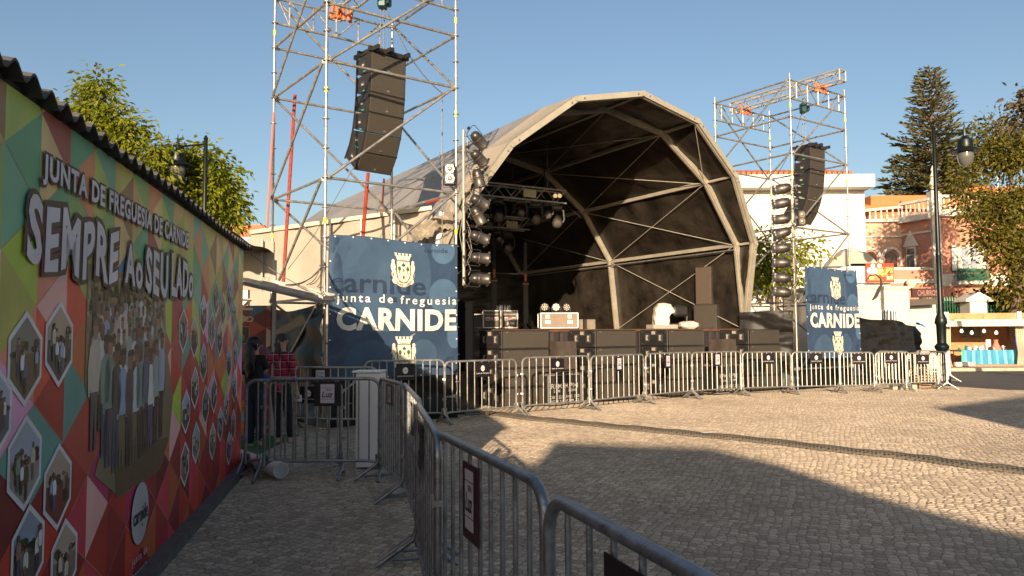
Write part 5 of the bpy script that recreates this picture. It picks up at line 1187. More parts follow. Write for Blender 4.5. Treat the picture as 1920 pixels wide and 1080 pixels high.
MB().box(p_b+BZ*(zA+.75)+Vector((.25, 0, 0)), (.6, .6, 1.5)).lathe([(.2, 0), (.14, .15), (.26, .45), (.16, .75), (.2, .95), (.08, 1.2), (.14, 1.35), (.03, 1.6)], Matrix.Translation(p_b+BZ*(zA+1.5)+Vector((.25, 0, 0))), 10).build('finial', STONE, v, smooth=True)
def archpts(cx, z0, zs, r, n=14): return [(cx-r, z0)]+[(cx-r*math.cos(math.pi*i/n), zs+r*math.sin(math.pi*i/n)) for i in range(n+1)]+[(cx+r, z0)]
def archwin(cx, Y, z0, zs, r, depth=.05):
    m = MB(); out = archpts(cx, z0, zs, r*1.75); inn = archpts(cx, z0, zs, r*1.3)
    for i in range(len(out)-1):
        m.prism([out[i], out[i+1], inn[i+1], inn[i]][::-1], (0, Y-.12, 0), (1, 0, 0), (0, 0, 1), -.12)
    o = m.build('arch', STONE, v); 
    MB().prism(archpts(cx, z0, zs, r*1.3)[::-1], (0, Y-.02, 0), (1, 0, 0), (0, 0, 1), -.02).build('arch_panel', PINK, o)
    MB().prism(archpts(cx, z0, zs, r)[::-1], (0, Y-.05, 0), (1, 0, 0), (0, 0, 1), -.02).build('window', mat('brown_window', (.06, .03, .02), .2), o)
s49 = YB_/F_PX
zs_ = Zp(482, YB_, 1670); z0_ = Zp(512, YB_, 1670)
archwin(X(1671, YB_), YB_, z0_, zs_, 11*s49); archwin(X(1633, YB_), YB_, z0_, zs_, 11*s49)
# tall window with pediment in the angled wall
ud = (p_b-p_a); Lw = ud.length; ud.normalize(); nw = Vector((ud.y, -ud.x, 0)); nw = nw if nw.y < 0 or nw.x < 0 else -nw
def onw(px, py):
    d = ray(px, py); t = ((p_a-EYE).dot(nw))/d.dot(nw); P = EYE+d*t; return (P-p_a).dot(ud), P.z
(u0, zb0), (u1, zt0) = onw(1703, 507), onw(1718, 462)
m = MB(); O = p_a+nw*.03
m.prism([(u0, zb0), (u1, zb0), (u1, zt0), (u0, zt0)], O, ud, BZ, .1).prism([(u0-.2, zt0+.02), (u1+.2, zt0+.02), ((u0+u1)/2, zt0+1.0)], O, ud, BZ, .15).prism([(u0-.25, zb0-.25), (u1+.25, zb0-.25), (u1+.25, zb0-.05), (u0-.25, zb0-.05)], O, ud, BZ, .15)
wo = m.build('window', STONE, v); m = MB(); w3 = (u1-u0)
for i in range(2):
    for z0w, z1w in ((zb0+.12, zb0+(zt0-zb0)*.62), (zb0+(zt0-zb0)*.68, zt0-.12)):
        a_, b_ = u0+w3*(.1+.42*i), u0+w3*(.48+.42*i); m.prism([(a_, z0w), (b_, z0w), (b_, z1w), (a_, z1w)], O+nw*.11, ud, BZ, .015)
m.build('pane', GLASS, wo)
# balcony window on the right facade
def rw(px0, py0, px1, py1): return X(px0, YA, 500), Zp(py1, YA, 1810), X(px1, YA, 500), Zp(py0, YA, 1810)
x0, z0, x1, z1 = rw(1793, 460, 1838, 508)
wo = MB().box(((x0+x1)/2, YA-.08, (z0+z1)/2), (x1-x0, .16, z1-z0)).build('window', STONE, v)
m = MB(); w3 = x1-x0
for i in range(2):
    for j in range(2): m.box((x0+w3*(.33+.34*i), YA-.18, z0+(z1-z0)*(.27+.44*j)), (w3*.26, .04, (z1-z0)*.36))
m.build('pane', mat('pale_glass', (.25, .28, .32), .1, spec=.8), wo)
for s in (-1, 1): MB().box(((x0+x1)/2+s*w3*.62, YA-.12, (z0+z1)/2), (w3*.2, .06, z1-z0)).build('shutter', mat('pale_shutter', (.6, .58, .54), .6), v)
m = MB(); zb = Zp(528, YA, 1810); zt = Zp(506, YA, 1810)
m.box(((x0+x1)/2, YA-.5, zt), (w3*1.35, .06, .08))
for i in range(26): m.tube((x0-w3*.17+i*w3*1.34/25, YA-.5, zb), (x0-w3*.17+i*w3*1.34/25, YA-.5, zt), .03, 5)
m.build('balcony_railing', GREEN, v); MB().box(((x0+x1)/2, YA-.3, zb-.1), (w3*1.45, .9, .2)).build('balcony_floor', STONE, v)
MB().box(((xa+xb)/2, YA-.06, Zp(525, YA, 1850)), (xb-xa, .1, .75)).build('stone_band', STONE, v)
m = MB(); zz = Zp(402, 52, 1700); x0, x1 = X(1637, 52), X(1830, 52); m.box(((x0+x1)/2, 56, zz+.3), (x1-x0, 8, 2.0))
m.build('attic', mat('orange_render', (.48, .16, .055), .8, 0, 14, .15, stretch=(4, 1, .1)), v)
zt = Zp(386, 51.5, 1700)
m = MB(); m.add([(x0-.8, 51.5, zt), (x1+8, 51.5, zt), (x1+8, 57, zt+1.5), (x0+2.4, 57, zt+1.5), (x0-.8, 62, zt)], [(0, 1, 2, 3), (0, 3, 4)])
m.box(((x0-.8+x1+8)/2, 51.5, zt-.1), (x1+8.8-x0, .2, .22))
m.build('roof', mat('orange_tile', (.52, .17, .055), .75, 0, 12, .15, .3, 14, stretch=(4, 1, 1)), v)
MB().box((X(1835, 58)+2, 62, Zp(372, 58)), (6, 6, 2)).build('roof', mat('orange_tile', (.62, .20, .06)), v)
lw = thing('terrace_wall', 'low pink terrace wall with white capping in front of the villa loggia', 'wall', (X(1660, 42), 42, 0))
x0, x1 = X(1615, 42), X(1746, 42); zt = Zp(506, 42, 1700)
MB().box(((x0+x1)/2, 42, zt/2), (x1-x0, .3, zt)).build('wall', PINK, lw); MB().box(((x0+x1)/2, 42, zt+.04), (x1-x0, .45, .16)).box(((x0+x1)/2, 42-.17, Zp(528, 42, 1700)), (x1-x0, .1, .22)).build('capping', STONE, lw)
solo(MB().lathe([(.12, 0), (.2, .1), (.27, .25), (.24, .42), (.15, .48)], Matrix.Translation((X(1715, 41), 41.4, Zp(541, 41.4))), 14), 'stone_planter', mat('cream_stone', (.66, .58, .44), .8), 'cream stone urn above the red sign, in front of the pink terrace wall', 'urn', smooth=True)
# gate, pillars and green railings
gt = thing('iron_gate', 'green iron gate with sweeping top rails between stone pillars before the villa', 'gate', (X(1770, 37), 37, 0))
m = MB(); x0, x1 = X(1728, 37), X(1843, 37); zt = Zp(578, 37, 1780); zc = Zp(560, 37, 1780)
def gz(x): t = (x-x0)/(x1-x0)*2-1; return zt-.35+.95*t*t*(1 if t > 0 else .9)
n = 30
m.path([(x0+(x1-x0)*i/n, 37, gz(x0+(x1-x0)*i/n)) for i in range(n+1)], .06, 5).path([(x0+(x1-x0)*i/n, 37, gz(x0+(x1-x0)*i/n)-.5) for i in range(n+1)], .035, 5)
for i in range(24): x = x0+(x1-x0)*(i+.5)/24; m.tube((x, 37, .3), (x, 37, zt+.35), .025, 5).lathe([(.05, 0), (.02, .2)], Matrix.Translation((x, 37, zt+.35)), 5)
m.build('leaf', GREEN, gt)
for k, (pa_, pb_, nm) in enumerate(((1806, 1838, 'broad rough stone gate pillar with a pyramid cap, right of the green gate'), (1716, 1729, 'narrow white gate pillar left of the green gate, under the red sign'))):
    a_, b_ = X(pa_, 36.5), X(pb_, 36.5); pz = Zp(566 if k == 0 else 573, 36.5, 1820); pl = thing('gate_pillar', nm, 'pillar', ((a_+b_)/2, 36.5, 0))
    MB().bbox(((a_+b_)/2, 36.5, pz/2), (b_-a_, .9, pz), .04).build('shaft', STONE, pl)
    if k == 0: MB().prism([(a_-.25, pz), (b_+.25, pz), (b_+.2, pz+.12), ((a_+b_)/2, pz+.45), (a_-.2, pz+.12)], (0, 36, 0), (1, 0, 0), BZ, -1.0).build('cap', STONE, pl)
m = MB(); x0, x1 = X(1850, 37), X(2010, 37)
for z in (.6, Zp(590, 37), zt-.1): m.box(((x0+x1)/2, 37, z), (x1-x0, .05, .05))
for i in range(34): x = x0+(x1-x0)*i/33; m.tube((x, 37, .2), (x, 37, zt+.15), .022, 5)
solo(m, 'iron_railing', GREEN, 'green iron railing right of the stone gate pillar', 'railing')
solo(MB().box((X(1790, 38), 38.3, .9), (14, .3, 1.8)), 'garden_wall', STONE, 'low pale garden wall behind the market stalls', 'wall')
# ---------------------------------------------------------------- site cabin and signs left of the villa
KB = mat('cabin_panel', (.54, .49, .41), .6, 0, 1.2, .06)
kY = 27.0; x0, x1 = X(1520, kY), X(1704, kY); kz = Zp(541, kY, 1650)
cb_ = thing('site_cabin', 'cream portable cabin with a small barred window behind the right banner', 'cabin', ((x0+x1)/2, kY+1.3, 0))
MB().bbox(((x0+x1)/2, kY+1.4, kz/2), (x1-x0, 2.8, kz), .03).build('wall', KB, cb_); MB().box(((x0+x1)/2-.02, kY+1.4, kz+.03), (x1-x0+.06, 2.9, .10)).box(((x0+x1)/2, kY-.01, kz-.24), (x1-x0-.2, .02, .02)).build('roof_edge', mat('cream_trim', (.5, .46, .38), .6), cb_)
wa, wb_, wz0, wz1 = X(1643, kY), X(1679, kY), Zp(606, kY, 1660), Zp(581, kY, 1660)
wf_ = MB().box(((wa+wb_)/2, kY-.03, (wz0+wz1)/2), (wb_-wa, .06, wz1-wz0)).build('window', WHITEP, cb_)
MB().box(((wa+wb_)/2, kY-.065, (wz0+wz1)/2), (wb_-wa-.1, .02, wz1-wz0-.1)).build('pane', GLASS, wf_); m = MB()
for i in range(8): m.box((wa+(wb_-wa)*(i+.7)/8.4, kY-.09, (wz0+wz1)/2), (.035, .03, wz1-wz0))
m.box(((wa+wb_)/2, kY-.09, (wz0+wz1)/2), (.12, .03, wz1-wz0))
m.build('window_bars', WHITEP, wf_)
pts = [atY(x, y, kY-.2) for x, y in ((1623, 527), (1632, 516), (1643, 515), (1651, 522), (1653, 533), (1648, 545), (1643, 556), (1639, 560))]
solo(MB().path(pts, [.02, .025, .03, .035, .04, .045, .045, .03], 8), 'black_hose', RUB, 'thick black hose curling over the top of the cream cabin', 'hose', smooth=True)
# food stand signs
fs = thing('food_stand', 'food stand with a colourful picture board and a grey curved top, above the cream cabin', 'food stand', (X(1620, 31), 31.5, 0))
fY = 31.0
x0, x1, z0, z1 = X(1621, fY), X(1673, fY), Zp(530, fY, 1650), Zp(494, fY, 1650)
MB().box(((X(1540, fY)+x1)/2, fY+1, z0/2), (x1-X(1540, fY), 1.6, z0)).build('body', KB, fs)
bb = Board((x0, fY-.12, z0), (1, 0, 0), BZ); W_, H_ = x1-x0, z1-z0
bb.mb.prism([(0, 0), (W_, 0), (W_, H_), (0, H_)], bb.O+Vector((0, .1, 0)), bb.U, bb.V, .1, col=lin((170, 50, 28)))
bb.rect(.05, .08, W_*.98, H_*.8, (190, 130, 74), .004); rr = random.Random(2)
for i in range(60): bb.disc(rr.uniform(.1, W_-.1), rr.uniform(.15, H_*.72), rr.uniform(.04, .12), rr.uniform(.03, .09), rr.choice([(210,70,30),(240,190,110),(230,120,40),(170,50,30),(250,230,200),(120,60,40),(250,210,80)]), .006+i*.0002, 9)
bb.disc(W_*.22, H_*.6, W_*.2, H_*.17, (244, 240, 232), .02); 
for x in (.25, .48): bb.disc(W_*x, H_*.88, .09, .07, (240, 226, 210), .008)
bb.mb.build('picture_board', PRINT, fs)
x0 = X(1556, fY); m = MB()
wl_ = [(0, 0), (.2, .35), (.9, .62), (1.6, .62)]
x2 = X(1628, fY); MB().prism([(x0, z0), (x2, z0), (x2, z1-.1), (x2-.15, z1), (x0+.9, z1), (x0+.2, z1-.25), (x0, z1-.5)], (0, fY, 0), (1, 0, 0), BZ, -.12).build('white_board', WHITEP, fs)
def dome(u, vv):
    x = u; return x
prof = [(0, 0), (.04, .1), (.10, .32), (.17, .48), (.24, .56), (.30, .80), (.38, .95), (.46, 1.0), (.54, .96), (.62, .78), (.70, .76), (.80, .58), (.88, .32), (.96, .08), (1, 0)]
dx0, dx1 = X(1562, 30.5), X(1664, 30.5); dz0, dz1 = Zp(497, 30.5, 1620), Zp(461, 30.5, 1620)
MB().prism([(dx0+(dx1-dx0)*a, dz0+(dz1-dz0)*b_) for a, b_ in prof], (0, 31.0, 0), (1, 0, 0), BZ, -.7).build('curved_top', mat('grey_awning', (.33, .31, .27), .7, 0, 2, .1), fs)
rs = thing('red_sign', 'long dark red CHURROS sign board beside the lamp post', 'sign', (X(1735, 27.5), 27.5, 3.0))
x0, x1, z0, z1 = X(1706, 27.5), X(1766, 27.5), Zp(558, 27.5, 1740), Zp(541, 27.5, 1740)
bb = Board((x0, 27.4, z0), (1, 0, 0), BZ); bb.mb.prism([(0, 0), (x1-x0, 0), (x1-x0, z1-z0), (0, z1-z0)], bb.O+Vector((0, .1, 0)), bb.U, bb.V, .1, col=lin((60, 20, 18)))
bb.text('CHURROS', (x1-x0)*.16, (z1-z0)*.2, (x1-x0)*.78, (z1-z0)*.82, (150, 116, 100), .006, .01); bb.rect((x1-x0)*.8, .04, (x1-x0)*.98, z1-z0-.04, (110, 30, 26), .005); bb.mb.build('board', PRINT, rs)
xk0, xk1 = X(1690, 28), X(1760, 28)
kio = thing('churros_kiosk', 'small kiosk with a dark awning and pale front under the red sign', 'kiosk', ((xk0+xk1)/2, 28.6, 0))
MB().box(((xk0+xk1)/2-.1, 28.9, 1.35), (xk1-xk0, 1.6, 2.7)).build('wall', KB, kio)
MB().beam((xk0, 28.0, Zp(568, 28, 1720)), (xk1-.3, 28.0, Zp(566, 28, 1720)), .9, .22).build('awning', mat('dark_awning', (.07, .055, .045), .7), kio)
# ac units on the white building's low annex
ann = thing('low_annex', 'low pale annex with two grey boxes on its flat roof, seen right of the stage', 'building', (X(1440, 30), 31, 0))
x0, x1 = X(1395, 30), X(1530, 30); z1 = Zp(548, 30, 1440)
MB().box(((x0+x1)/2, 31.2, z1/2), (x1-x0, 2.4, z1)).build('wall', STW, ann)
for i, (a_, b_) in enumerate(((1398, 1432), (1412, 1440))):
    MB().bbox(((X(a_, 29.6)+X(b_, 29.6))/2, 30.4-i*.5, z1+(.5 if i == 0 else .2)), (X(b_, 29.6)-X(a_, 29.6), .7, 1.0 if i == 0 else .4), .04).build('roof_unit', mat('grey_unit', (.4, .4, .4), .5), ann)
# ---------------------------------------------------------------- market stalls on the right
FAB = mat('stall_canvas', (.6, .53, .42), .75, 0, 2, .1, .4, 8)
def stall(x0, x1, Y, zt, label, board=True):
    t = thing('market_stall', label, 'market stall', ((x0+x1)/2, Y+1.2, .12))
    def aw(u, v_): x = x0+(x1-x0)*u; return Vector((x, Y-.55+.9*v_, zt+.10*v_+.02*math.sin(u*9)))
    MB().box(((x0+x1)/2, Y-.1, zt+.05), (x1-x0, 1.1, .05)).box(((x0+x1)/2, Y-.6, zt-.02), (x1-x0, .04, .22)).build('awning', FAB, t)
    MB().box(((x0+x1)/2, Y+2.4, 1.2), (x1-x0, .06, 2.2)).build('back_wall', mat('orange_board', (.5, .23, .10), .7, 0, 3, .2), t)
    for x in (x0+.04, x1-.04): MB().box((x, Y, 1.2), (.07, .07, 2.2)).build('post', WHITEP, t)
    MB().box(((x0+x1)/2, Y+1.2, zt+.12), (x1-x0, 2.6, .05)).build('roof', FAB, t)
    MB().box(((x0+x1)/2, Y+1.15, .16), (x1-x0, 2.5, .08)).build('floor', WOOD, t); return t
sY = 31.0; zt = Zp(606, sY, 1800)
s1_ = stall(X(1700, sY), X(1770, sY), sY, zt, 'stall with its front closed by pale canvas, left of the lit stall')
MB().box(((X(1708, sY)+X(1758, sY))/2, sY+.02, 1.1), (X(1758, sY)-X(1708, sY), .04, 1.9)).build('closed_front', FAB, s1_)
s2_ = stall(X(1770, sY)+.02, X(1906, sY), sY, zt, 'open market stall with lit bulbs over a turquoise striped table')
s3_ = stall(X(1906, sY)+.02, X(2040, sY), sY, zt, 'next market stall cut by the right edge of the picture')
def curtain(cx, Y, w, z0, z1, par, seed):
    def fn(u, v_):
        x = cx-w/2+w*u; pinch = 1-.35*math.exp(-((v_-.3)/.2)**2); return Vector((cx+(x-cx)*pinch, Y+.06*math.sin(u*26+seed), z0+(z1-z0)*v_))
    MB().sheet(fn, 40, 10).build('curtain', FAB, par, smooth=True)
curtain(X(1766, sY), sY-.1, .42, .16, zt-.05, s2_, 1); curtain(X(1904, sY), sY-.1, .36, .16, zt-.05, s2_, 3); curtain(X(1757, sY), sY-.12, .3, .16, zt, s1_, 5)
bY = sY+2.3; bb = Board((X(1797, bY), bY, Zp(634, bY, 1815)), (1, 0, 0), BZ); W_ = X(1834, bY)-X(1797, bY); H_ = Zp(608, bY, 1815)-Zp(634, bY, 1815)
bb.rect(0, 0, W_, H_, (132, 118, 96), .01); bb.text('ÃO', W_*.12, H_*.78, W_*.6, H_*1.05, (30, 28, 24), .014, .03); bb.text('LCO', W_*.12, H_*.45, W_*.66, H_*.70, (30, 28, 24), .014, .03); bb.text('IONAL.', W_*.02, H_*.28, W_*.4, H_*.38, (40, 36, 30), .014, .02); bb.rect(W_*.02, H_*.08, W_*.3, H_*.12, (50, 46, 40), .014); bb.rect(W_*.5, H_*.08, W_*.95, H_*.12, (50, 46, 40), .014)
bb.mb.build('poster', PRINT, s2_)
bb = Board((X(1886, bY), bY, Zp(632, bY, 1895)), (1, 0, 0), BZ); bb.rect(0, 0, .35, .55, (150, 130, 104), .01)
for i in range(5): bb.rect(.03, .06+i*.1, .3, .09+i*.1, (90, 78, 64), .014)
bb.mb.build('poster', PRINT, s2_)
BULB = mat('lit_bulb', (1.0, .88, .66), .4, emit=1.3)
for i, px in enumerate((1803, 1822, 1845, 1868)):
    c = atY(px, 621+(i % 2)*3, sY+.8); t = thing('light_bulb', ['leftmost', 'second', 'third', 'rightmost'][i]+' bulb in the row of four hanging in the open stall', 'light bulb', tuple(c), 'bulbs in the stall')
    MB().lathe([(.01, -.07), (.05, -.05), (.065, 0), (.04, .06), (.025, .09)], Matrix.Translation(c), 10).build('glass', BULB, t, smooth=True); MB().tube(c+BZ*.09, c+BZ*.15, .027, 8).tube(c+BZ*.15, (c.x, c.y, zt+.05), .006, 4).build('socket', BLACKP, t)
tY = sY+.25; tx0, tx1 = X(1796, tY), X(1897, tY); tz = Zp(657, tY, 1845)
tb_ = thing('stall_table', 'stall table under a cloth with turquoise and blue stripes', 'table', ((tx0+tx1)/2, tY+.4, .2))
MB().box(((tx0+tx1)/2, tY+.45, tz-.03), (tx1-tx0-.05, .9, .04)).build('table_top', WOOD, tb_)
for x in (tx0+.15, tx1-.15):
    for y in (tY+.1, tY+.8): MB().tube((x, y, .2), (x, y, tz-.04), .02, 6).build('leg', GALV, tb_)
m = MB(); zb = Zp(686, tY, 1845)
ns = 21
for i in range(ns):
    u0, u1 = i/ns, (i+1)/ns; colr = lin([(54, 138, 160), (104, 168, 190), (60, 130, 168)][i % 3]) if 0 < i < ns-1 else lin((70, 180, 160))
    def fn(a, b_, u0=u0, u1=u1):
        u = u0+(u1-u0)*a; x = tx0+(tx1-tx0)*u+(.05*(1-b_)*(u-.5)*2); return Vector((x, tY-.02-.05*(1-b_)-.03*abs(math.sin(u*ns*1.57)), zb+(tz-zb)*b_+.01))
    m.sheet(fn, 4, 4, 0, colr)
m.box(((tx0+tx1)/2, tY+.45, tz), (tx1-tx0+.02, .92, .02), col=lin((86, 176, 170)))
co = m.build('striped_cloth', print_mat('cloth_print', .8), None); co['label'] = 'turquoise and blue striped cloth hanging over the front of the stall table'; co['category'] = 'tablecloth'
rr = random.Random(9); kinds = [((230,230,225),'white'), ((220,90,90),'coral red'), ((120,190,200),'pale turquoise'), ((30,120,130),'dark teal'), ((235,170,170),'pink'), ((40,40,50),'black')]
for i in range(22):
    col, nm = kinds[rr.randrange(6)]; x = tx0+.1+(tx1-tx0-.2)*(i+.5)/22; y = tY+rr.uniform(.08, .6); h = rr.uniform(.06, .17); w = rr.uniform(.07, .13)
    mt_ = mat('trinket_'+nm.replace(' ', '_'), lin(col), .6)
    mb = MB().bbox((x, y, tz+.015+h/2), (w, w*.8, h), .01, rr.uniform(0, 1)).bbox((x, y, tz+.02+h), (w*.7, w*.5, .02), .004, rr.uniform(0, 1))
    solo(mb, 'trinket_box', mt_, f'one of the small {nm} trinkets crowding the striped stall table', 'trinket', 'small goods on the striped table')
for px, lb, col in ((1847, 'tall white card standing at the middle of the striped table', (230, 226, 214)), (1861, 'tall red and cream cone shaped gift standing on the striped table', (210, 120, 100))):
    x = X(px, tY+.5); mb = MB(); 
    if px == 1847: mb.bbox((x, tY+.5, tz+.22), (.2, .04, .42), .01)
    else: mb.lathe([(.22, .01), (.12, .2), (.07, .34), (.10, .42)], Matrix.Translation((x, tY+.5, tz)), 10)
    solo(mb, 'stall_gift', mat('gift'+str(px), lin(col), .6), lb, 'trinket')
for i, px in enumerate((1788, 1802, 1812)): solo(MB().bbox((X(px, sY-.2), sY-.25, .22), (.28, .2, .18), .03), 'carton', mat('carton'+str(i), [(.6, .55, .45), (.62, .6, .55), (.6, .3, .3)][i], .7), ['beige', 'white', 'pinkish'][i]+' carton on the ground at the left foot of the striped table', 'box')
MB()
# dark goods in the cut stall
solo(MB().bbox((X(1935, sY+.6), sY+.7, .8), (1.2, .8, 1.1), .03).bbox((X(1935, sY+.6), sY+.7, 1.42), (1.1, .7, .1), .02), 'goods_table', mat('blue_goods', (.05, .06, .25), .6, 0, 9, .5), 'dark blue covered goods in the stall at the right edge', 'table')
# ---------------------------------------------------------------- street lamps
def lamp_post(base, ztop, arm, ax, label, r=.075, two=False):
    t = thing('street_lamp', label, 'street lamp', tuple(base)); b = Vector(base)
    GM = mat('green_lamp_paint', (.004, .010, .008), .4, .3)
    MB().lathe([(.20, 0), (.20, .25), (.15, .3), (.15, 1.0), (.19, 1.05), (.19, 1.12), (.12, 1.2), (.13, 1.7), (.17, 1.78), (.15, 1.9), (r, 2.1), (r*.9, ztop*.5), (r*1.1, ztop*.5+.05), (r*.85, ztop*.5+.1), (r*.7, ztop), (r*.9, ztop+.02), (r*.3, ztop+.12)], Matrix.Translation(b), 14).build('post', GM, t, smooth=True)
    for s in ((1, -1) if two else (1,)):
        e = b+Vector((ax[0], ax[1], 0))*arm*s+BZ*(ztop-.12)
        MB().tube(b+BZ*(ztop-.12), e, .03, 8).lathe([(.05, -.1), (.05, .1), (.02, .2), (.005, .38)], Matrix.Translation(e), 8).path([b+BZ*(ztop-.12)+Vector((ax[0], ax[1], 0))*arm*s*.85-BZ*.0, e+Vector((ax[0], ax[1], 0))*.1*s+BZ*.05], .04, 6).build('arm', GM, t, smooth=True)
        lh = MB().lathe([(.03, -.05), (.10, -.12), (.20, -.2), (.22, -.35), (.21, -.42), (.38, -.5), (.40, -.54), (.22, -.56)], Matrix.Translation(e), 18).build('lantern', GM, t, smooth=True)
        MB().lathe([(.21, -.56), (.22, -.7), (.17, -.88), (.06, -.98)], Matrix.Translation(e), 18).build('glass_bowl', mat('lamp_bowl', (.10, .10, .095), .1, spec=.8), lh, smooth=True)
lb_ = atz(1772, 722); topz = atY(1754, 243, lb_.y).z; lt_ = atY(1754, 243, lb_.y); ln = atY(1812, 250, lb_.y)
lamp_post((lb_.x-.05, lb_.y, 0), topz, ln.x-lt_.x, (1, 0), 'tall dark green street lamp standing by the last barriers at right')
lfar = atY(386, 262, 21.0); lamp_post((lfar.x, 21, 0), lfar.z, 1.0, (-.9, .3), 'dark street lamp half hidden by the leafy tree behind the booth')
# ---------------------------------------------------------------- trees
def leafmat(name, c1, c2, tr=.35):
    m = bpy.data.materials.new(name); m.use_nodes = True; N = m.node_tree.nodes; L = m.node_tree.links; p = N['Principled BSDF']; out = N['Material Output']
    oi = N.new('ShaderNodeAttribute'); oi.attribute_name = 'Col'; sp_ = N.new('ShaderNodeSeparateColor'); L.new(oi.outputs['Color'], sp_.inputs[0])
    mx = N.new('ShaderNodeMix'); mx.data_type = 'RGBA'; mx.inputs['A'].default_value = (*c1, 1); mx.inputs['B'].default_value = (*c2, 1); L.new(sp_.outputs[0], mx.inputs['Factor'])
    L.new(mx.outputs['Result'], p.inputs['Base Color']); p.inputs['Roughness'].default_value = .5; p.inputs['Specular IOR Level'].default_value = .3
    tl = N.new('ShaderNodeBsdfTranslucent'); L.new(mx.outputs['Result'], tl.inputs[0]); ms_ = N.new('ShaderNodeMixShader'); ms_.inputs[0].default_value = tr
    L.new(p.outputs[0], ms_.inputs[1]); L.new(tl.outputs[0], ms_.inputs[2]); L.new(ms_.outputs[0], out.inputs[0]); return m
BARK = mat('bark', (.12, .085, .06), .9, 0, 8, .3, .6, 30)
def leaf(mb, p, d, n, ln, w, sh):
    s = d.cross(n).normalized()*w/2; mb.add([p, p+d*ln*.45+s, p+d*ln-n*ln*.15, p+d*ln*.45-s], [(0, 1, 2, 3)], 0, (sh, sh, sh))
def crown(mb, blobs, ncl, per, ln, w, rnd, droop=.4, csize=.35, shell=.5):
    tips = []
    tot = sum((b[1][0]*b[1][2])**.8 for b in blobs)
    for c, rr_ in blobs:
        k = int(ncl*(rr_[0]*rr_[2])**.8/tot)+1
        for _ in range(k):
            v_ = Vector((rnd.gauss(0, 1), rnd.gauss(0, 1), rnd.gauss(0, 1))).normalized()*(rnd.random()**shell)
            q = Vector(c)+Vector((v_.x*rr_[0], v_.y*rr_[1], v_.z*rr_[2])); tips.append(q); base = rnd.random()
            for _ in range(per):
                o = Vector((rnd.gauss(0, 1), rnd.gauss(0, 1), rnd.gauss(0, .8)))*csize*.5
                d = (o.normalized()+Vector((0, 0, -droop))+Vector((rnd.uniform(-.5, .5),)*3)).normalized(); n = Vector((rnd.uniform(-1, 1), rnd.uniform(-1, 1), rnd.uniform(.2, 1))).normalized()
                leaf(mb, q+o, d, n, ln*rnd.uniform(.6, 1.2), w*rnd.uniform(.7, 1.2), min(1, max(0, base*.6+rnd.random()*.4)))
    return tips
def tree(name, label, base, top, blobs, ncl, per, ln, w, lm, seed, r=.18, **kw):
    rnd = random.Random(seed); base = Vector(base); top = Vector(top); t = thing(name, label, 'tree', tuple(base)); mb = MB(); tips = crown(mb, blobs, ncl, per, ln, w, rnd, **kw)
    mb.build('crown', lm, t)
    tk = MB(); pts = [base.lerp(top, i/8)+Vector((noise.noise(Vector((seed, i*.7, 0))), noise.noise(Vector((seed, i*.7, 5))), 0))*r*1.5*(i > 0) for i in range(9)]
    tk.path(pts, [r*(1-.75*i/8) for i in range(9)], 10)
    for q in rnd.sample(tips, min(len(tips), 46)):
        s = min(pts[2:], key=lambda p: (p-q).length+abs(p.z+.6-q.z)*.8); mid = s.lerp(q, .55)+Vector((rnd.uniform(-.2, .2), rnd.uniform(-.2, .2), rnd.uniform(0, .25)))*(q-s).length*.4
        tk.path([s, mid, q], [r*.28, r*.15, r*.04], 5)
    tk.build('trunk', BARK, t, smooth=True); return t
LY = leafmat('yellow_green_leaf', (.09, .13, .010), (.28, .29, .02), .45); LO = leafmat('olive_leaf', (.07, .075, .012), (.20, .17, .025), .4); LG = leafmat('dark_conifer', (.04, .05, .018), (.15, .14, .05), .25)
def B(px, py, Y, rx, rz, ry=None): c = atY(px, py, Y); s = Y/F_PX; return (c, (rx*s, (ry or rx)*s, rz*s))
TY = 21.0
tree('plane_tree', 'sunlit yellow green tree rising behind the long booth at left', (atY(250, 500, TY).x, TY, 0), atY(190, 190, TY),
     [B(185, 165, TY, 22, 24), B(155, 192, TY, 26, 18), B(200, 215, TY, 34, 28), B(240, 240, TY, 26, 26), B(215, 262, TY, 45, 30), B(285, 290, TY, 28, 20), B(180, 290, TY, 60, 40), B(260, 340, TY, 60, 40)], 185, 30, .21, .085, LY, 3, droop=.6, csize=.42, shell=.42)
tree('plane_tree', 'second sunlit yellow green tree behind the booth, around the half hidden street lamp', (atY(390, 600, TY+1.5).x, TY+1.5, 0), atY(370, 330, TY+1.5),
     [B(330, 290, TY+1.5, 35, 14), B(372, 300, TY+1.5, 46, 22), B(330, 318, TY+1.5, 50, 24), B(410, 330, TY+1.5, 32, 24), B(385, 355, TY+1.5, 60, 26), B(425, 372, TY+1.5, 26, 22), B(350, 370, TY+1.5, 60, 34), B(432, 412, TY+1.5, 22, 16), B(400, 400, TY+1.5, 40, 24)], 210, 30, .21, .085, LY, 8, droop=.65, csize=.42, shell=.42)
tree('small_tree', 'sunlit yellow green tree between the stage and the right tower, before the white building', (X(1450, 29), 29, 0), atY(1455, 455, 29),
     [B(1440, 450, 29, 28, 10), B(1425, 490, 29, 16, 26), B(1455, 500, 29, 34, 24), B(1500, 465, 29, 30, 14), B(1440, 525, 29, 26, 16), B(1528, 480, 29, 8, 5), B(1480, 520, 29, 18, 20)], 190, 9, .24, .12, LY, 5, csize=.5, r=.12)
RY = 36.0
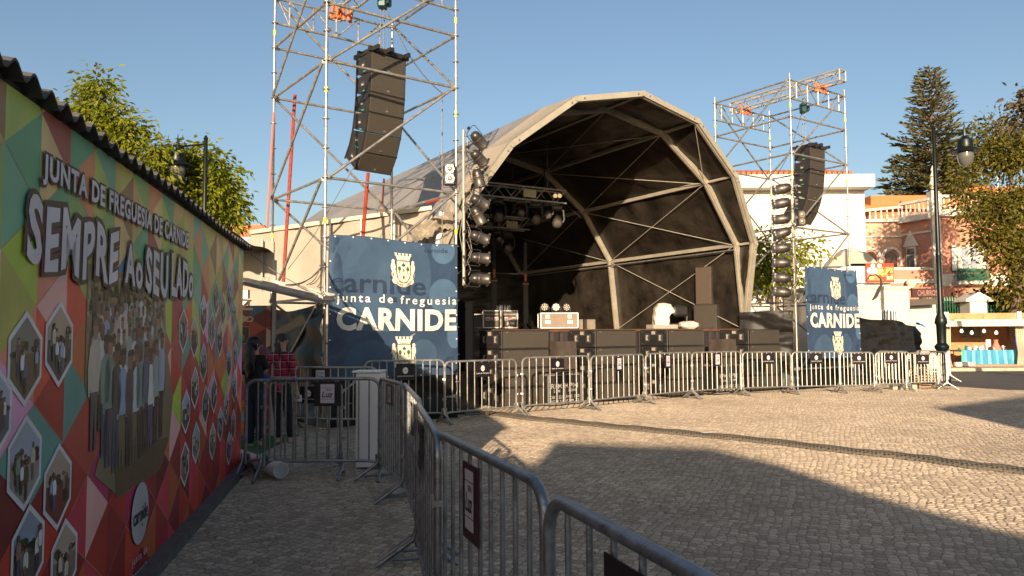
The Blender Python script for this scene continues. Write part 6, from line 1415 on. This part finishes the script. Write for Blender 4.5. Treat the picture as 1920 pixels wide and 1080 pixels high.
tree('broadleaf_tree', 'large olive green tree hiding the right part of the pink villa', (X(1905, RY), RY, 0), atY(1895, 330, RY),
     [B(1868, 245, RY, 26, 18), B(1845, 285, RY, 24, 26), B(1885, 290, RY, 40, 34), B(1930, 280, RY, 30, 40), B(1812, 368, RY, 14, 12), B(1838, 395, RY, 34, 18), B(1890, 380, RY, 44, 36), B(1862, 440, RY, 32, 28), B(1908, 470, RY, 34, 40), B(1882, 520, RY, 16, 16), B(1910, 560, RY, 18, 22), B(1945, 400, RY, 40, 70), B(1800, 335, RY, 8, 16), B(1960, 500, RY, 40, 70)], 640, 24, .26, .12, LO, 12, csize=.85, r=.3, droop=.25)
tree('broadleaf_tree', 'dark leafy branch ends entering at the upper right edge of the picture', (X(2080, 22), 22, 0), atY(1990, 200, 22),
     [B(1905, 225, 22, 12, 9), B(1925, 205, 22, 14, 14), B(1905, 182, 22, 7, 5), B(1935, 180, 22, 12, 10), B(1960, 210, 22, 30, 25), B(2010, 180, 22, 40, 40)], 85, 12, .22, .12, leafmat('dusky_leaf', (.06, .045, .02), (.12, .09, .04), .2), 15, csize=.4, r=.16)
tree('hedge_bush', 'dark bushy evergreen behind the green gate and stone pillar', (X(1790, 40), 40, 0), atY(1790, 560, 40), [B(1862, 575, 40, 36, 24), B(1780, 585, 40, 40, 14), B(1900, 585, 40, 40, 22)], 150, 14, .4, .2, leafmat('dark_leaf', (.02, .028, .01), (.05, .06, .018), .1), 21, csize=.8, r=.1)
# Norfolk pine
def pine(base, Hh, s, label):
    rnd = random.Random(31); t = thing('norfolk_pine', label, 'tree', tuple(base)); b = Vector(base); mb = MB(); tk = MB(); tk.path([b+BZ*Hh*i/6 for i in range(7)], [.45*(1-.9*i/6) for i in range(7)], 8)
    tiers = 44
    for i in range(tiers):
        f = i/(tiers-1); z = b.z+Hh-.2-f*13.6
        px_y = 130+f*(400-130)                                    # crown widens twice: slim upper cone, broad lower crown
        if f < .08: R_ = .75+f*5
        elif f < .40: R_ = 1.2+(f-.08)*3.9
        else: R_ = 3.2+(f-.40)*1.6+.45*math.sin(i*1.9)
        nb = 6 if f < .45 else 8; a0 = rnd.uniform(0, 6.28)
        for k in range(nb):
            a = a0+k*2*math.pi/nb+rnd.uniform(-.25, .25); Rr = R_*rnd.uniform(.72, 1.12); d = Vector((math.cos(a), math.sin(a), 0)); lift = .28 if f < .45 else .12
            pts = [b+BZ*(z-b.z)+d*Rr*u+BZ*(Rr*(lift*u*u-.10*u if f < .45 else lift*u*u-.16*u)) for u in (0, .25, .5, .75, 1)]
            tk.path(pts, [.06, .05, .04, .03, .01], 4)
            n_ = int(Rr*(9 if f < .4 else 17))
            for j in range(n_):
                u = .18+.82*(j+rnd.random())/n_; ii = min(3, int(u*4)); p = pts[ii].lerp(pts[ii+1], u*4-ii); s_ = d.cross(BZ)*rnd.uniform(-1, 1)
                wd = (1-abs(u-.55))*.45
                dd_ = (d*.7+s_*.9+BZ*rnd.uniform(.1, .55)).normalized(); q = p+d.cross(BZ)*rnd.uniform(-.35, .35)*wd+BZ*rnd.uniform(-.08, .12)
                leaf(mb, q, dd_, Vector((rnd.uniform(-1, 1), rnd.uniform(-1, 1), .4)).normalized(), rnd.uniform(.35, .65), .16, rnd.random()*.6+(.3 if rnd.random() < .3 else 0))
    mb.build('crown', LG, t); tk.build('trunk', BARK, t, smooth=True)
pb = atY(1753, 400, 60); pt = atY(1753, 130, 60); pine((pb.x, 60, 0), pt.z, 1, 'tall dark Norfolk pine rising behind the pink villa')
solo(MB().tube((X(1866, 50, 240), 50, 9), atY(1866, 232, 50), .05, 6), 'mast', WHITEP, 'thin pale mast rising through the tree at right', 'mast')
# roofs in the far left gap
fh = thing('far_house', 'distant house with an orange tiled roof glimpsed left of the scaffold', 'house', (-15, 46, 0))
zt = Zp(447, 42, 450); MB().box((-16, 46, zt/2), (6, 8, zt-.2)).build('wall', STW, fh); MB().prism([(-19.3, zt-.2), (-12.8, zt-.2), (-13.6, zt+.75), (-18.6, zt+.75)], (0, 42, 0), (1, 0, 0), BZ, -8.3).build('roof', TILE, fh)
# ---------------------------------------------------------------- houses behind the camera that shade the square
def house_profile(pts, Y, dep, label, z):
    t = thing('shading_house', label, 'house', ((pts[0][0]+pts[-1][0])/2, Y-dep/2, 0)); x0, x1 = pts[0][0], pts[-1][0]
    MB().prism([(x0, 0), (x1, 0)]+pts[::-1], (0, Y, 0), (1, 0, 0), BZ, dep).build('wall', STW, t)
    for i in range(int((x1-x0)/2.4)):
        wn_ = MB().box((x0+1.3+i*2.4, Y+.03, 1.6), (1.1, .08, 1.3)).build('window', STONE, t); MB().box((x0+1.3+i*2.4, Y+.08, 1.6), (.9, .04, 1.1)).build('pane', GLASS, wn_)
    return t
def shp(px, py, Yc):                                               # roofline point that drops its shadow at this ground pixel
    g_ = atz(px, py); k = (g_.y-Yc); return (g_.x-k*math.tan(SUN_AZ), k/math.cos(SUN_AZ)*math.tan(SUN_EL))
pr = [shp(x, y, -10) for x, y in ((955, 853), (975, 868), (1008, 868), (1040, 828), (1100, 831), (1330, 840), (1450, 868), (1640, 930), (1920, 1005))]
pr = [(-9, pr[0][1]), (pr[0][0]-1.0, pr[0][1])]+pr+[(7.0, pr[-1][1]-.5)]
house_profile(pr, -10, 6, 'pale house behind the viewer whose roof line shades the near cobbles', 4)
h2p = shp(1748, 765, -5); house_profile([h2p, (h2p[0]+3.3, h2p[1]+.62), (h2p[0]+7, h2p[1]+.5), (h2p[0]+14, h2p[1]-.5)], -5, 7, 'second house behind the viewer shading the square at right', 4)
# ---------------------------------------------------------------- cable protector across the square
cp = [(868, 778), (905, 776), (940, 779), (985, 786), (1040, 791), (1120, 799), (1250, 812), (1400, 826), (1560, 845), (1720, 862), (1830, 877), (1935, 889), (2050, 902)]
cpw = [atz(x, y) for x, y in cp]; m = MB()
path = []
for i in range(len(cpw)-1):
    for k in range(8): path.append(cpw[i].lerp(cpw[i+1], k/8))
path.append(cpw[-1]); V_ = []; prof = [(-.24, .004), (-.20, .04), (-.11, .06), (0, .066), (.11, .06), (.20, .04), (.24, .004)]
for i, p in enumerate(path):
    t_ = (path[min(i+1, len(path)-1)]-path[max(i-1, 0)]).normalized(); s_ = Vector((t_.y, -t_.x, 0)); wv = .03*math.sin(i*.5)
    V_ += [p+s_*(x*.55+wv*.5)+BZ*(z+.006*math.sin(i*1.3)) for x, z in prof]
k = len(prof); m.add(V_, [(i*k+j, i*k+j+1, (i+1)*k+j+1, (i+1)*k+j) for i in range(len(path)-1) for j in range(k-1)])
def mesh_mat():
    m_ = bpy.data.materials.new('woven_rubber'); m_.use_nodes = True; N = m_.node_tree.nodes; L = m_.node_tree.links; p = N['Principled BSDF']; tc = N.new('ShaderNodeTexCoord')
    mp = N.new('ShaderNodeMapping'); mp.inputs['Rotation'].default_value = (0, 0, .4); L.new(tc.outputs['Object'], mp.inputs[0])
    ch = N.new('ShaderNodeTexVoronoi'); ch.inputs['Scale'].default_value = 22; ch.inputs['Randomness'].default_value = .15; L.new(mp.outputs[0], ch.inputs[0])
    r_ = N.new('ShaderNodeMapRange'); r_.inputs[1].default_value = .15; r_.inputs[2].default_value = .5; L.new(ch.outputs['Distance'], r_.inputs[0])
    mx = N.new('ShaderNodeMix'); mx.data_type = 'RGBA'; mx.inputs['A'].default_value = (.02, .017, .013, 1); mx.inputs['B'].default_value = (.13, .11, .08, 1); L.new(r_.outputs[0], mx.inputs['Factor']); L.new(mx.outputs['Result'], p.inputs['Base Color'])
    p.inputs['Roughness'].default_value = .7; bp = N.new('ShaderNodeBump'); bp.inputs['Distance'].default_value = .01; L.new(r_.outputs[0], bp.inputs['Height']); L.new(bp.outputs[0], p.inputs['Normal']); return m_
solo(m, 'cable_protector', mesh_mat(), 'long dark perforated cable cover snaking across the cobbles', 'cable cover', smooth=True)
c = atz(1314, 818); solo(MB().lathe([(.03, 0), (.035, .06), (.03, .12), (.012, .15), (.012, .17)], Matrix.Translation(c+BZ*.035) @ Matrix.Rotation(1.57, 4, 'Y') @ Matrix.Rotation(.6, 4, 'X'), 10), 'plastic_bottle', mat('pale_plastic', (.5, .6, .65), .15), 'small crushed plastic bottle lying beside the cable cover', 'bottle', smooth=True)
rl = random.Random(77); m = MB()
for i in range(420):
    if rl.random() < .6: x, y = rl.uniform(-2.6, 1.5), rl.uniform(3, 12)
    else: x, y = rl.uniform(-1, 10), rl.uniform(3, 19)
    a = rl.uniform(0, 6.28); s = rl.uniform(.012, .03); m.add([(x, y, .012), (x+s*math.cos(a), y+s*math.sin(a), .02), (x+s*1.6*math.cos(a+.5), y+s*1.6*math.sin(a+.5), .014), (x+s*math.cos(a+1.1), y+s*math.sin(a+1.1), .022)], [(0, 1, 2, 3)])
lt_o = m.build('leaf_litter', mat('dry_leaf', (.2, .12, .05), .8)); lt_o['kind'] = 'stuff'; lt_o['label'] = 'scattered small dry leaves and crumbs on the cobbles'; lt_o['category'] = 'litter'
# baskets and crates behind the last barriers
for i, (px, py, hh) in enumerate(((1722, 712, .5), (1740, 714, .45), (1733, 722, .35))):
    p = atz(px, py+6); m = MB()
    for k in range(5): m.box((p.x, p.y, .05+hh*k/5), (.45, .35, hh*.11))
    for sx in (-1, 1):
        for sy in (-1, 1): m.box((p.x+sx*.2, p.y+sy*.15, hh/2), (.03, .03, hh))
    solo(m, 'slatted_crate', WOOD, ['left', 'right', 'low front'][i]+' slatted crate behind the barrier left of the lamp post', 'crate')
cx = atz(1712, 735); m = MB()
for k in range(4): m.box((cx.x-.1+k*.17, cx.y+.8, .07), (.13, .2, .13))
solo(m, 'concrete_blocks', mat('pale_concrete', (.35, .32, .26), .8), 'row of pale blocks on the ground behind the barriers near the lamp post', 'blocks')
# ---------------------------------------------------------------- people
def skinned(name, nodes, edges, m, parent, sub=2):                 # nodes: (pos, rx, ry)
    me = bpy.data.meshes.new(name); me.from_pydata([tuple(n[0]) for n in nodes], edges, []); o = bpy.data.objects.new(name, me); COL.objects.link(o)
    sk = o.modifiers.new('s', 'SKIN'); sk.use_smooth_shade = True
    for i, n in enumerate(nodes): me.skin_vertices[0].data[i].radius = (n[1], n[2] if len(n) > 2 else n[1])
    me.skin_vertices[0].data[0].use_root = True
    ss = o.modifiers.new('b', 'SUBSURF'); ss.levels = sub; ss.render_levels = sub
    dg = bpy.context.evaluated_depsgraph_get(); dg.update(); ne = bpy.data.meshes.new_from_object(o.evaluated_get(dg)); ne.name = name
    bpy.data.objects.remove(o); bpy.data.meshes.remove(me); r = bpy.data.objects.new(name, ne); COL.objects.link(r); ne.materials.clear(); ne.materials.append(m)
    for p in ne.polygons: p.use_smooth = True
    if parent: r.parent = parent
    return r
def ensure_skin(me): pass
def plaid():
    m = bpy.data.materials.new('plaid_cloth'); m.use_nodes = True; N = m.node_tree.nodes; L = m.node_tree.links; p = N['Principled BSDF']; p.inputs['Roughness'].default_value = .85
    tc = N.new('ShaderNodeTexCoord'); sx = N.new('ShaderNodeSeparateXYZ'); L.new(tc.outputs['Object'], sx.inputs[0])
    def stripe(sock, sc_, lo):
        a = N.new('ShaderNodeMath'); a.operation = 'MULTIPLY'; a.inputs[1].default_value = sc_; L.new(sock, a.inputs[0]); b = N.new('ShaderNodeMath'); b.operation = 'FRACT'; L.new(a.outputs[0], b.inputs[0])
        c = N.new('ShaderNodeMath'); c.operation = 'LESS_THAN'; c.inputs[1].default_value = lo; L.new(b.outputs[0], c.inputs[0]); return c.outputs[0]
    base = (.36, .018, .045); cur = None
    def mixc(prev, fac, col):
        mx = N.new('ShaderNodeMix'); mx.data_type = 'RGBA'; L.new(fac, mx.inputs['Factor']); mx.inputs['B'].default_value = (*col, 1)
        if prev is None: mx.inputs['A'].default_value = (*base, 1)
        else: L.new(prev, mx.inputs['A'])
        return mx.outputs['Result']
    cur = mixc(cur, stripe(sx.outputs['X'], 9.5, .32), (.10, .008, .018)); cur = mixc(cur, stripe(sx.outputs['Z'], 9.5, .32), (.10, .008, .018))
    cur = mixc(cur, stripe(sx.outputs['X'], 9.5, .06), (.45, .38, .38)); cur = mixc(cur, stripe(sx.outputs['Z'], 9.5, .06), (.45, .38, .38)); L.new(cur, p.inputs['Base Color']); return m
HAIR = mat('dark_hair', (.02, .011, .008), .5, 0, 30, .3, .5, 60, stretch=(1, 1, .15)); HAIRB = mat('black_hair', (.006, .005, .005), .45, 0, 30, .3, .5, 60, stretch=(1, 1, .15))
DK = mat('black_trousers', (.008, .008, .010), .8, 0, 8, .2, .3, 20); BT = mat('black_top', (.006, .006, .007), .85, 0, 8, .2); JE = mat('dark_jeans', (.012, .018, .035), .85, 0, 12, .25)
def ell(parent, name, c, r, m, M=None, n=16, fn=None):
    bm = bmesh.new(); bmesh.ops.create_uvsphere(bm, u_segments=n*2, v_segments=n, radius=1); vs = []
    for v in bm.verts:
        q = Vector((v.co.x*r[0], v.co.y*r[1], v.co.z*r[2])); q = fn(q, v.co) if fn else q; vs.append((M@q if M else q)+Vector(c))
    mb = MB(); off_ = ORG.get(parent.name, Vector()); mb.add([v+off_ for v in vs], [[v.index for v in f.verts] for f in bm.faces]); bm.free(); return mb.build(name, m, parent, smooth=True, sharp=0)
def person(base, rz, label, J, cloth, hair_fn, H=1.60):
    t = thing('person', label, 'person', tuple(base)); ORG[t.name] = Vector(); t.rotation_euler = (0, 0, rz)
    V = Vector
    def hand(w, d, side):                                          # palm, four fingers, thumb as extra skinned chains joined into the body graph
        return w
    nodes = []; edges = []
    def add(p, r, par=None, ry=None):
        nodes.append((V(p), r, ry if ry else r)); i = len(nodes)-1
        if par is not None: edges.append((par, i))
        return i
    pel = add(J['pelvis'], .112, None, .088); wst = add(J['waist'], .095, pel, .072); ch = add(J['chest'], .105, wst, .078); sh = add(J['neck0'], .070, ch, .055)
    nk = add(J['neck'], .048, sh); hd = add(J['head0'], .062, nk); h2 = add(J['head1'], .078, hd, .088); h3 = add(J['head2'], .06, h2, .07)
    for s in 'LR':
        hp = add(J['hip'+s], .085, pel); kn = add(J['knee'+s], .056, hp); cf = add(V(J['knee'+s]).lerp(V(J['ankle'+s]), .3), .052, kn); an = add(J['ankle'+s], .034, cf); ft = add(V(J['ankle'+s])+V(J['foot'+s])*.5+V((0, 0, -.045)), .034, an, .03); add(V(J['ankle'+s])+V(J['foot'+s])+V((0, 0, -.05)), .028, ft, .02)
        so = add(J['sho'+s], .046, sh); el = add(J['elb'+s], .038, so); fa = add(V(J['elb'+s]).lerp(V(J['wri'+s]), .35), .036, el); wr = add(J['wri'+s], .024, fa)
        d = (V(J['hnd'+s])-V(J['wri'+s])).normalized(); side = d.cross(V(J.get('palm'+s, (0, 1, 0)))).normalized(); pn = side.cross(d)
        pm_ = add(V(J['wri'+s])+d*.045, .030, wr, .016); kb = add(V(J['wri'+s])+d*.08, .030, pm_, .014)
        for k, (o, ln) in enumerate(((-.027, .062), (-.009, .072), (.009, .068), (.026, .052))):
            a = add(V(J['wri'+s])+d*.092+side*o, .0088, kb); b_ = add(nodes[a][0]+d*ln*.5+pn*.006, .0082, a); add(nodes[b_][0]+d*ln*.42+pn*.018, .007, b_)
        th = add(V(J['wri'+s])+d*.04-side*.036, .010, pm_); add(nodes[th][0]+d*.035-side*.012+pn*.012, .0085, th)
    body = skinned('body', nodes, edges, SKIN, t, 1)
    # clothes as slightly larger skins
    cn = []; ce = []
    def c2(p, r, par=None, ry=None):
        cn.append((V(p), r, ry or r)); i = len(cn)-1
        if par is not None: ce.append((par, i))
        return i
    if True:
        a = c2(V(J['pelvis'])+V((0, 0, cloth.get('hem', -.02)-.07)), cloth.get('hr', .142), None, .118); b_ = c2(V(J['pelvis'])+V((0, 0, .06)), .138, a, .112); b_ = c2(J['waist'], .126, b_, .102); c = c2(J['chest'], .142, b_, .112); d = c2(V(J['neck0'])+V((0, 0, -.02)), .112, c, .09); c2(V(J['neck0'])+V((0, 0, .035)), .062, d, .058)
        for s in 'LR':
            so = c2(J['sho'+s], .078, d); el = c2(J['elb'+s], .053, so)
            if cloth['sleeve'] > 1: c2(V(J['elb'+s]).lerp(V(J['wri'+s]), cloth['sleeve']-1), .043, el)
        skinned('shirt', cn, ce, cloth['top'], t, 2); cn.clear(); ce.clear()
        a = c2(V(J['pelvis'])+V((0, 0, .10)), .122, None, .10); b_ = c2(V(J['pelvis'])+V((0, 0, -.06)), .135, a, .112)
        for s in 'LR':
            hp = c2(J['hip'+s], .094, b_); kn = c2(J['knee'+s], .064, hp); cf = c2(V(J['knee'+s]).lerp(V(J['ankle'+s]), .3), .060, kn); c2(V(J['ankle'+s])+V((0, 0, .02)), .046, cf)
        skinned('trousers', cn, ce, cloth['legs'], t, 2); cn.clear(); ce.clear()
        for s in 'LR':
            A_ = V(J['ankle'+s]); f_ = V(J['foot'+s]); ell(t, 'shoe', A_+f_*.45+V((0, 0, -.055)), (.045, .11, .036), cloth['shoe'], Matrix.Rotation(math.atan2(-f_.x, f_.y), 3, 'Z'), 8)
    # face
    hm = V(J['head1']); fd = V(J['face']).normalized(); sd = fd.cross(BZ).normalized(); 
    ell(t, 'nose', hm+fd*.094+BZ*-.018, (.012, .012, .02), SKIN, None, 6)
    for s in (-1, 1):
        ell(t, 'eye', hm+fd*.080+sd*s*.030+BZ*.012, (.011, .008, .007), mat('eye_dark', (.02, .015, .012), .3), None, 6); ell(t, 'eyebrow', hm+fd*.084+sd*s*.030+BZ*.030, (.016, .006, .004), HAIR, None, 6); ell(t, 'ear', hm+sd*s*.078-fd*.005+BZ*0, (.010, .018, .028), SKIN, None, 6)
    ell(t, 'mouth', hm+fd*.082-BZ*.052, (.02, .008, .007), mat('lips', (.35, .10, .09), .5), None, 6)
    hair_fn(t, hm, fd, sd); return t
# the woman in the plaid shirt: local frame, -Y towards the camera, facing the camera, head turned to the stage
pbase = atz(541, 829); kx = pbase.y/F_PX
def L_(px, py, dy=0): p = atY(px, py, pbase.y+dy); return (p.x-pbase.x, p.y-pbase.y, max(.0, p.z))
JW = dict(pelvis=L_(527, 722), waist=L_(528, 698), chest=L_(527, 678), neck0=L_(527, 663), neck=L_(528, 655), head0=L_(529, 648), head1=L_(530, 640), head2=L_(527, 634),
 hipL=L_(536, 732), kneeL=L_(541, 778), ankleL=L_(545, 824), footL=(.04, -.13, 0), hipR=L_(518, 732), kneeR=L_(521, 778), ankleR=L_(523, 825), footR=(-.03, -.14, 0),
 shoL=L_(545, 668), elbL=L_(551, 700, -.02), wriL=L_(556, 728, -.06), hndL=L_(560, 745, -.07), palmL=(-.8, .3, 0),
 shoR=L_(509, 669), elbR=L_(498, 690, -.06), wriR=L_(488, 708, -.10), hndR=L_(482, 700, -.10), palmR=(0, 1, .2), face=(.86, -.42, .22))
def hair1(t, hm, fd, sd):
    def f(q, co): return q
    M = fd.to_track_quat('-Y', 'Z').to_matrix()
    def cut(q, co):
        if co.y < -.15 and co.z < .45: q = q*.80
        return q
    ell(t, 'hair', hm-fd*.018+BZ*.022, (.092, .102, .102), HAIR, M, 14, cut)
    def lk(q, co): return Vector((q.x*(1+.25*co.z*-.2)+.006*math.sin(q.z*60), q.y+.006*math.sin(q.z*45+q.x*30), q.z))
    ell(t, 'hair', hm-fd*.050-BZ*.11, (.095, .060, .155), HAIR, M, 14, lk)
    for s in (-1, 1): ell(t, 'hair', hm+sd*s*.072-fd*.01-BZ*.10, (.026, .040, .15), HAIR, M, 10, lk)
w1p = person(tuple(pbase), 0, 'woman in a red plaid shirt and black trousers looking up towards the stage', JW, dict(top=plaid(), legs=DK, shoe=mat('grey_shoe', (.2, .19, .24), .7), sleeve=1.55, hem=-.10, hr=.145), hair1)
ph = atY(563, 747, pbase.y-.09); solo(MB().bbox(ph, (.035, .07, .10), .006, .4), 'phone', mat('pale_phone', (.5, .5, .52), .3), 'small pale phone held in the hand of the woman in plaid', 'phone')
# the other woman, seen from behind at the corner of the booth
pb2 = atz(478, 838)
def K_(px, py, dy=0): p = atY(px, py, pb2.y+dy); return (p.x-pb2.x, p.y-pb2.y, max(.0, p.z))
JB = dict(pelvis=K_(478, 734), waist=K_(477, 706), chest=K_(477, 684), neck0=K_(477, 669), neck=K_(477, 661), head0=K_(478, 654), head1=K_(479, 646), head2=K_(478, 639),
 hipL=K_(487, 746), kneeL=K_(486, 788), ankleL=K_(486, 832), footL=(.05, .14, 0), hipR=K_(469, 746), kneeR=K_(470, 790), ankleR=K_(470, 836), footR=(0, .14, 0),
 shoL=K_(491, 674), elbL=K_(499, 694, .05), wriL=K_(489, 706, .12), hndL=K_(499, 709, .14), palmL=(0, 0, 1), shoR=K_(462, 674), elbR=K_(457, 705), wriR=K_(463, 728, .05), hndR=K_(468, 738, .08), palmR=(1, 0, 0), face=(.75, .62, 0))
def hair2(t, hm, fd, sd):
    M = fd.to_track_quat('-Y', 'Z').to_matrix()
    ell(t, 'hair', hm-fd*.02+BZ*.015, (.105, .112, .110), HAIRB, M, 14, lambda q, co: q*.8 if (co.y < -.2 and co.z < .4) else q)
    ell(t, 'hair', hm-fd*.085-BZ*.20, (.135, .075, .27), HAIRB, M, 16, lambda q, co: Vector((q.x*(1.05-.25*max(0, co.z)), q.y+.01*math.sin(q.z*40+q.x*20), q.z)))
w2p = person(tuple(pb2), 0, 'woman with long black hair and black top, half hidden by the booth corner', JB, dict(top=BT, legs=JE, shoe=mat('dark_shoe', (.03, .025, .02), .7), sleeve=1.0, hem=-.12, hr=.15), hair2)
bx_ = atY(497, 708, pb2.y+.05); solo(MB().bbox(bx_, (.16, .06, .09), .01, .3, M=Matrix.Rotation(.5, 3, 'Y')), 'blue_booklet', mat('blue_booklet', (.02, .08, .28), .5), 'small blue booklet held by the woman in black', 'booklet')
print('objects', len(bpy.data.objects))
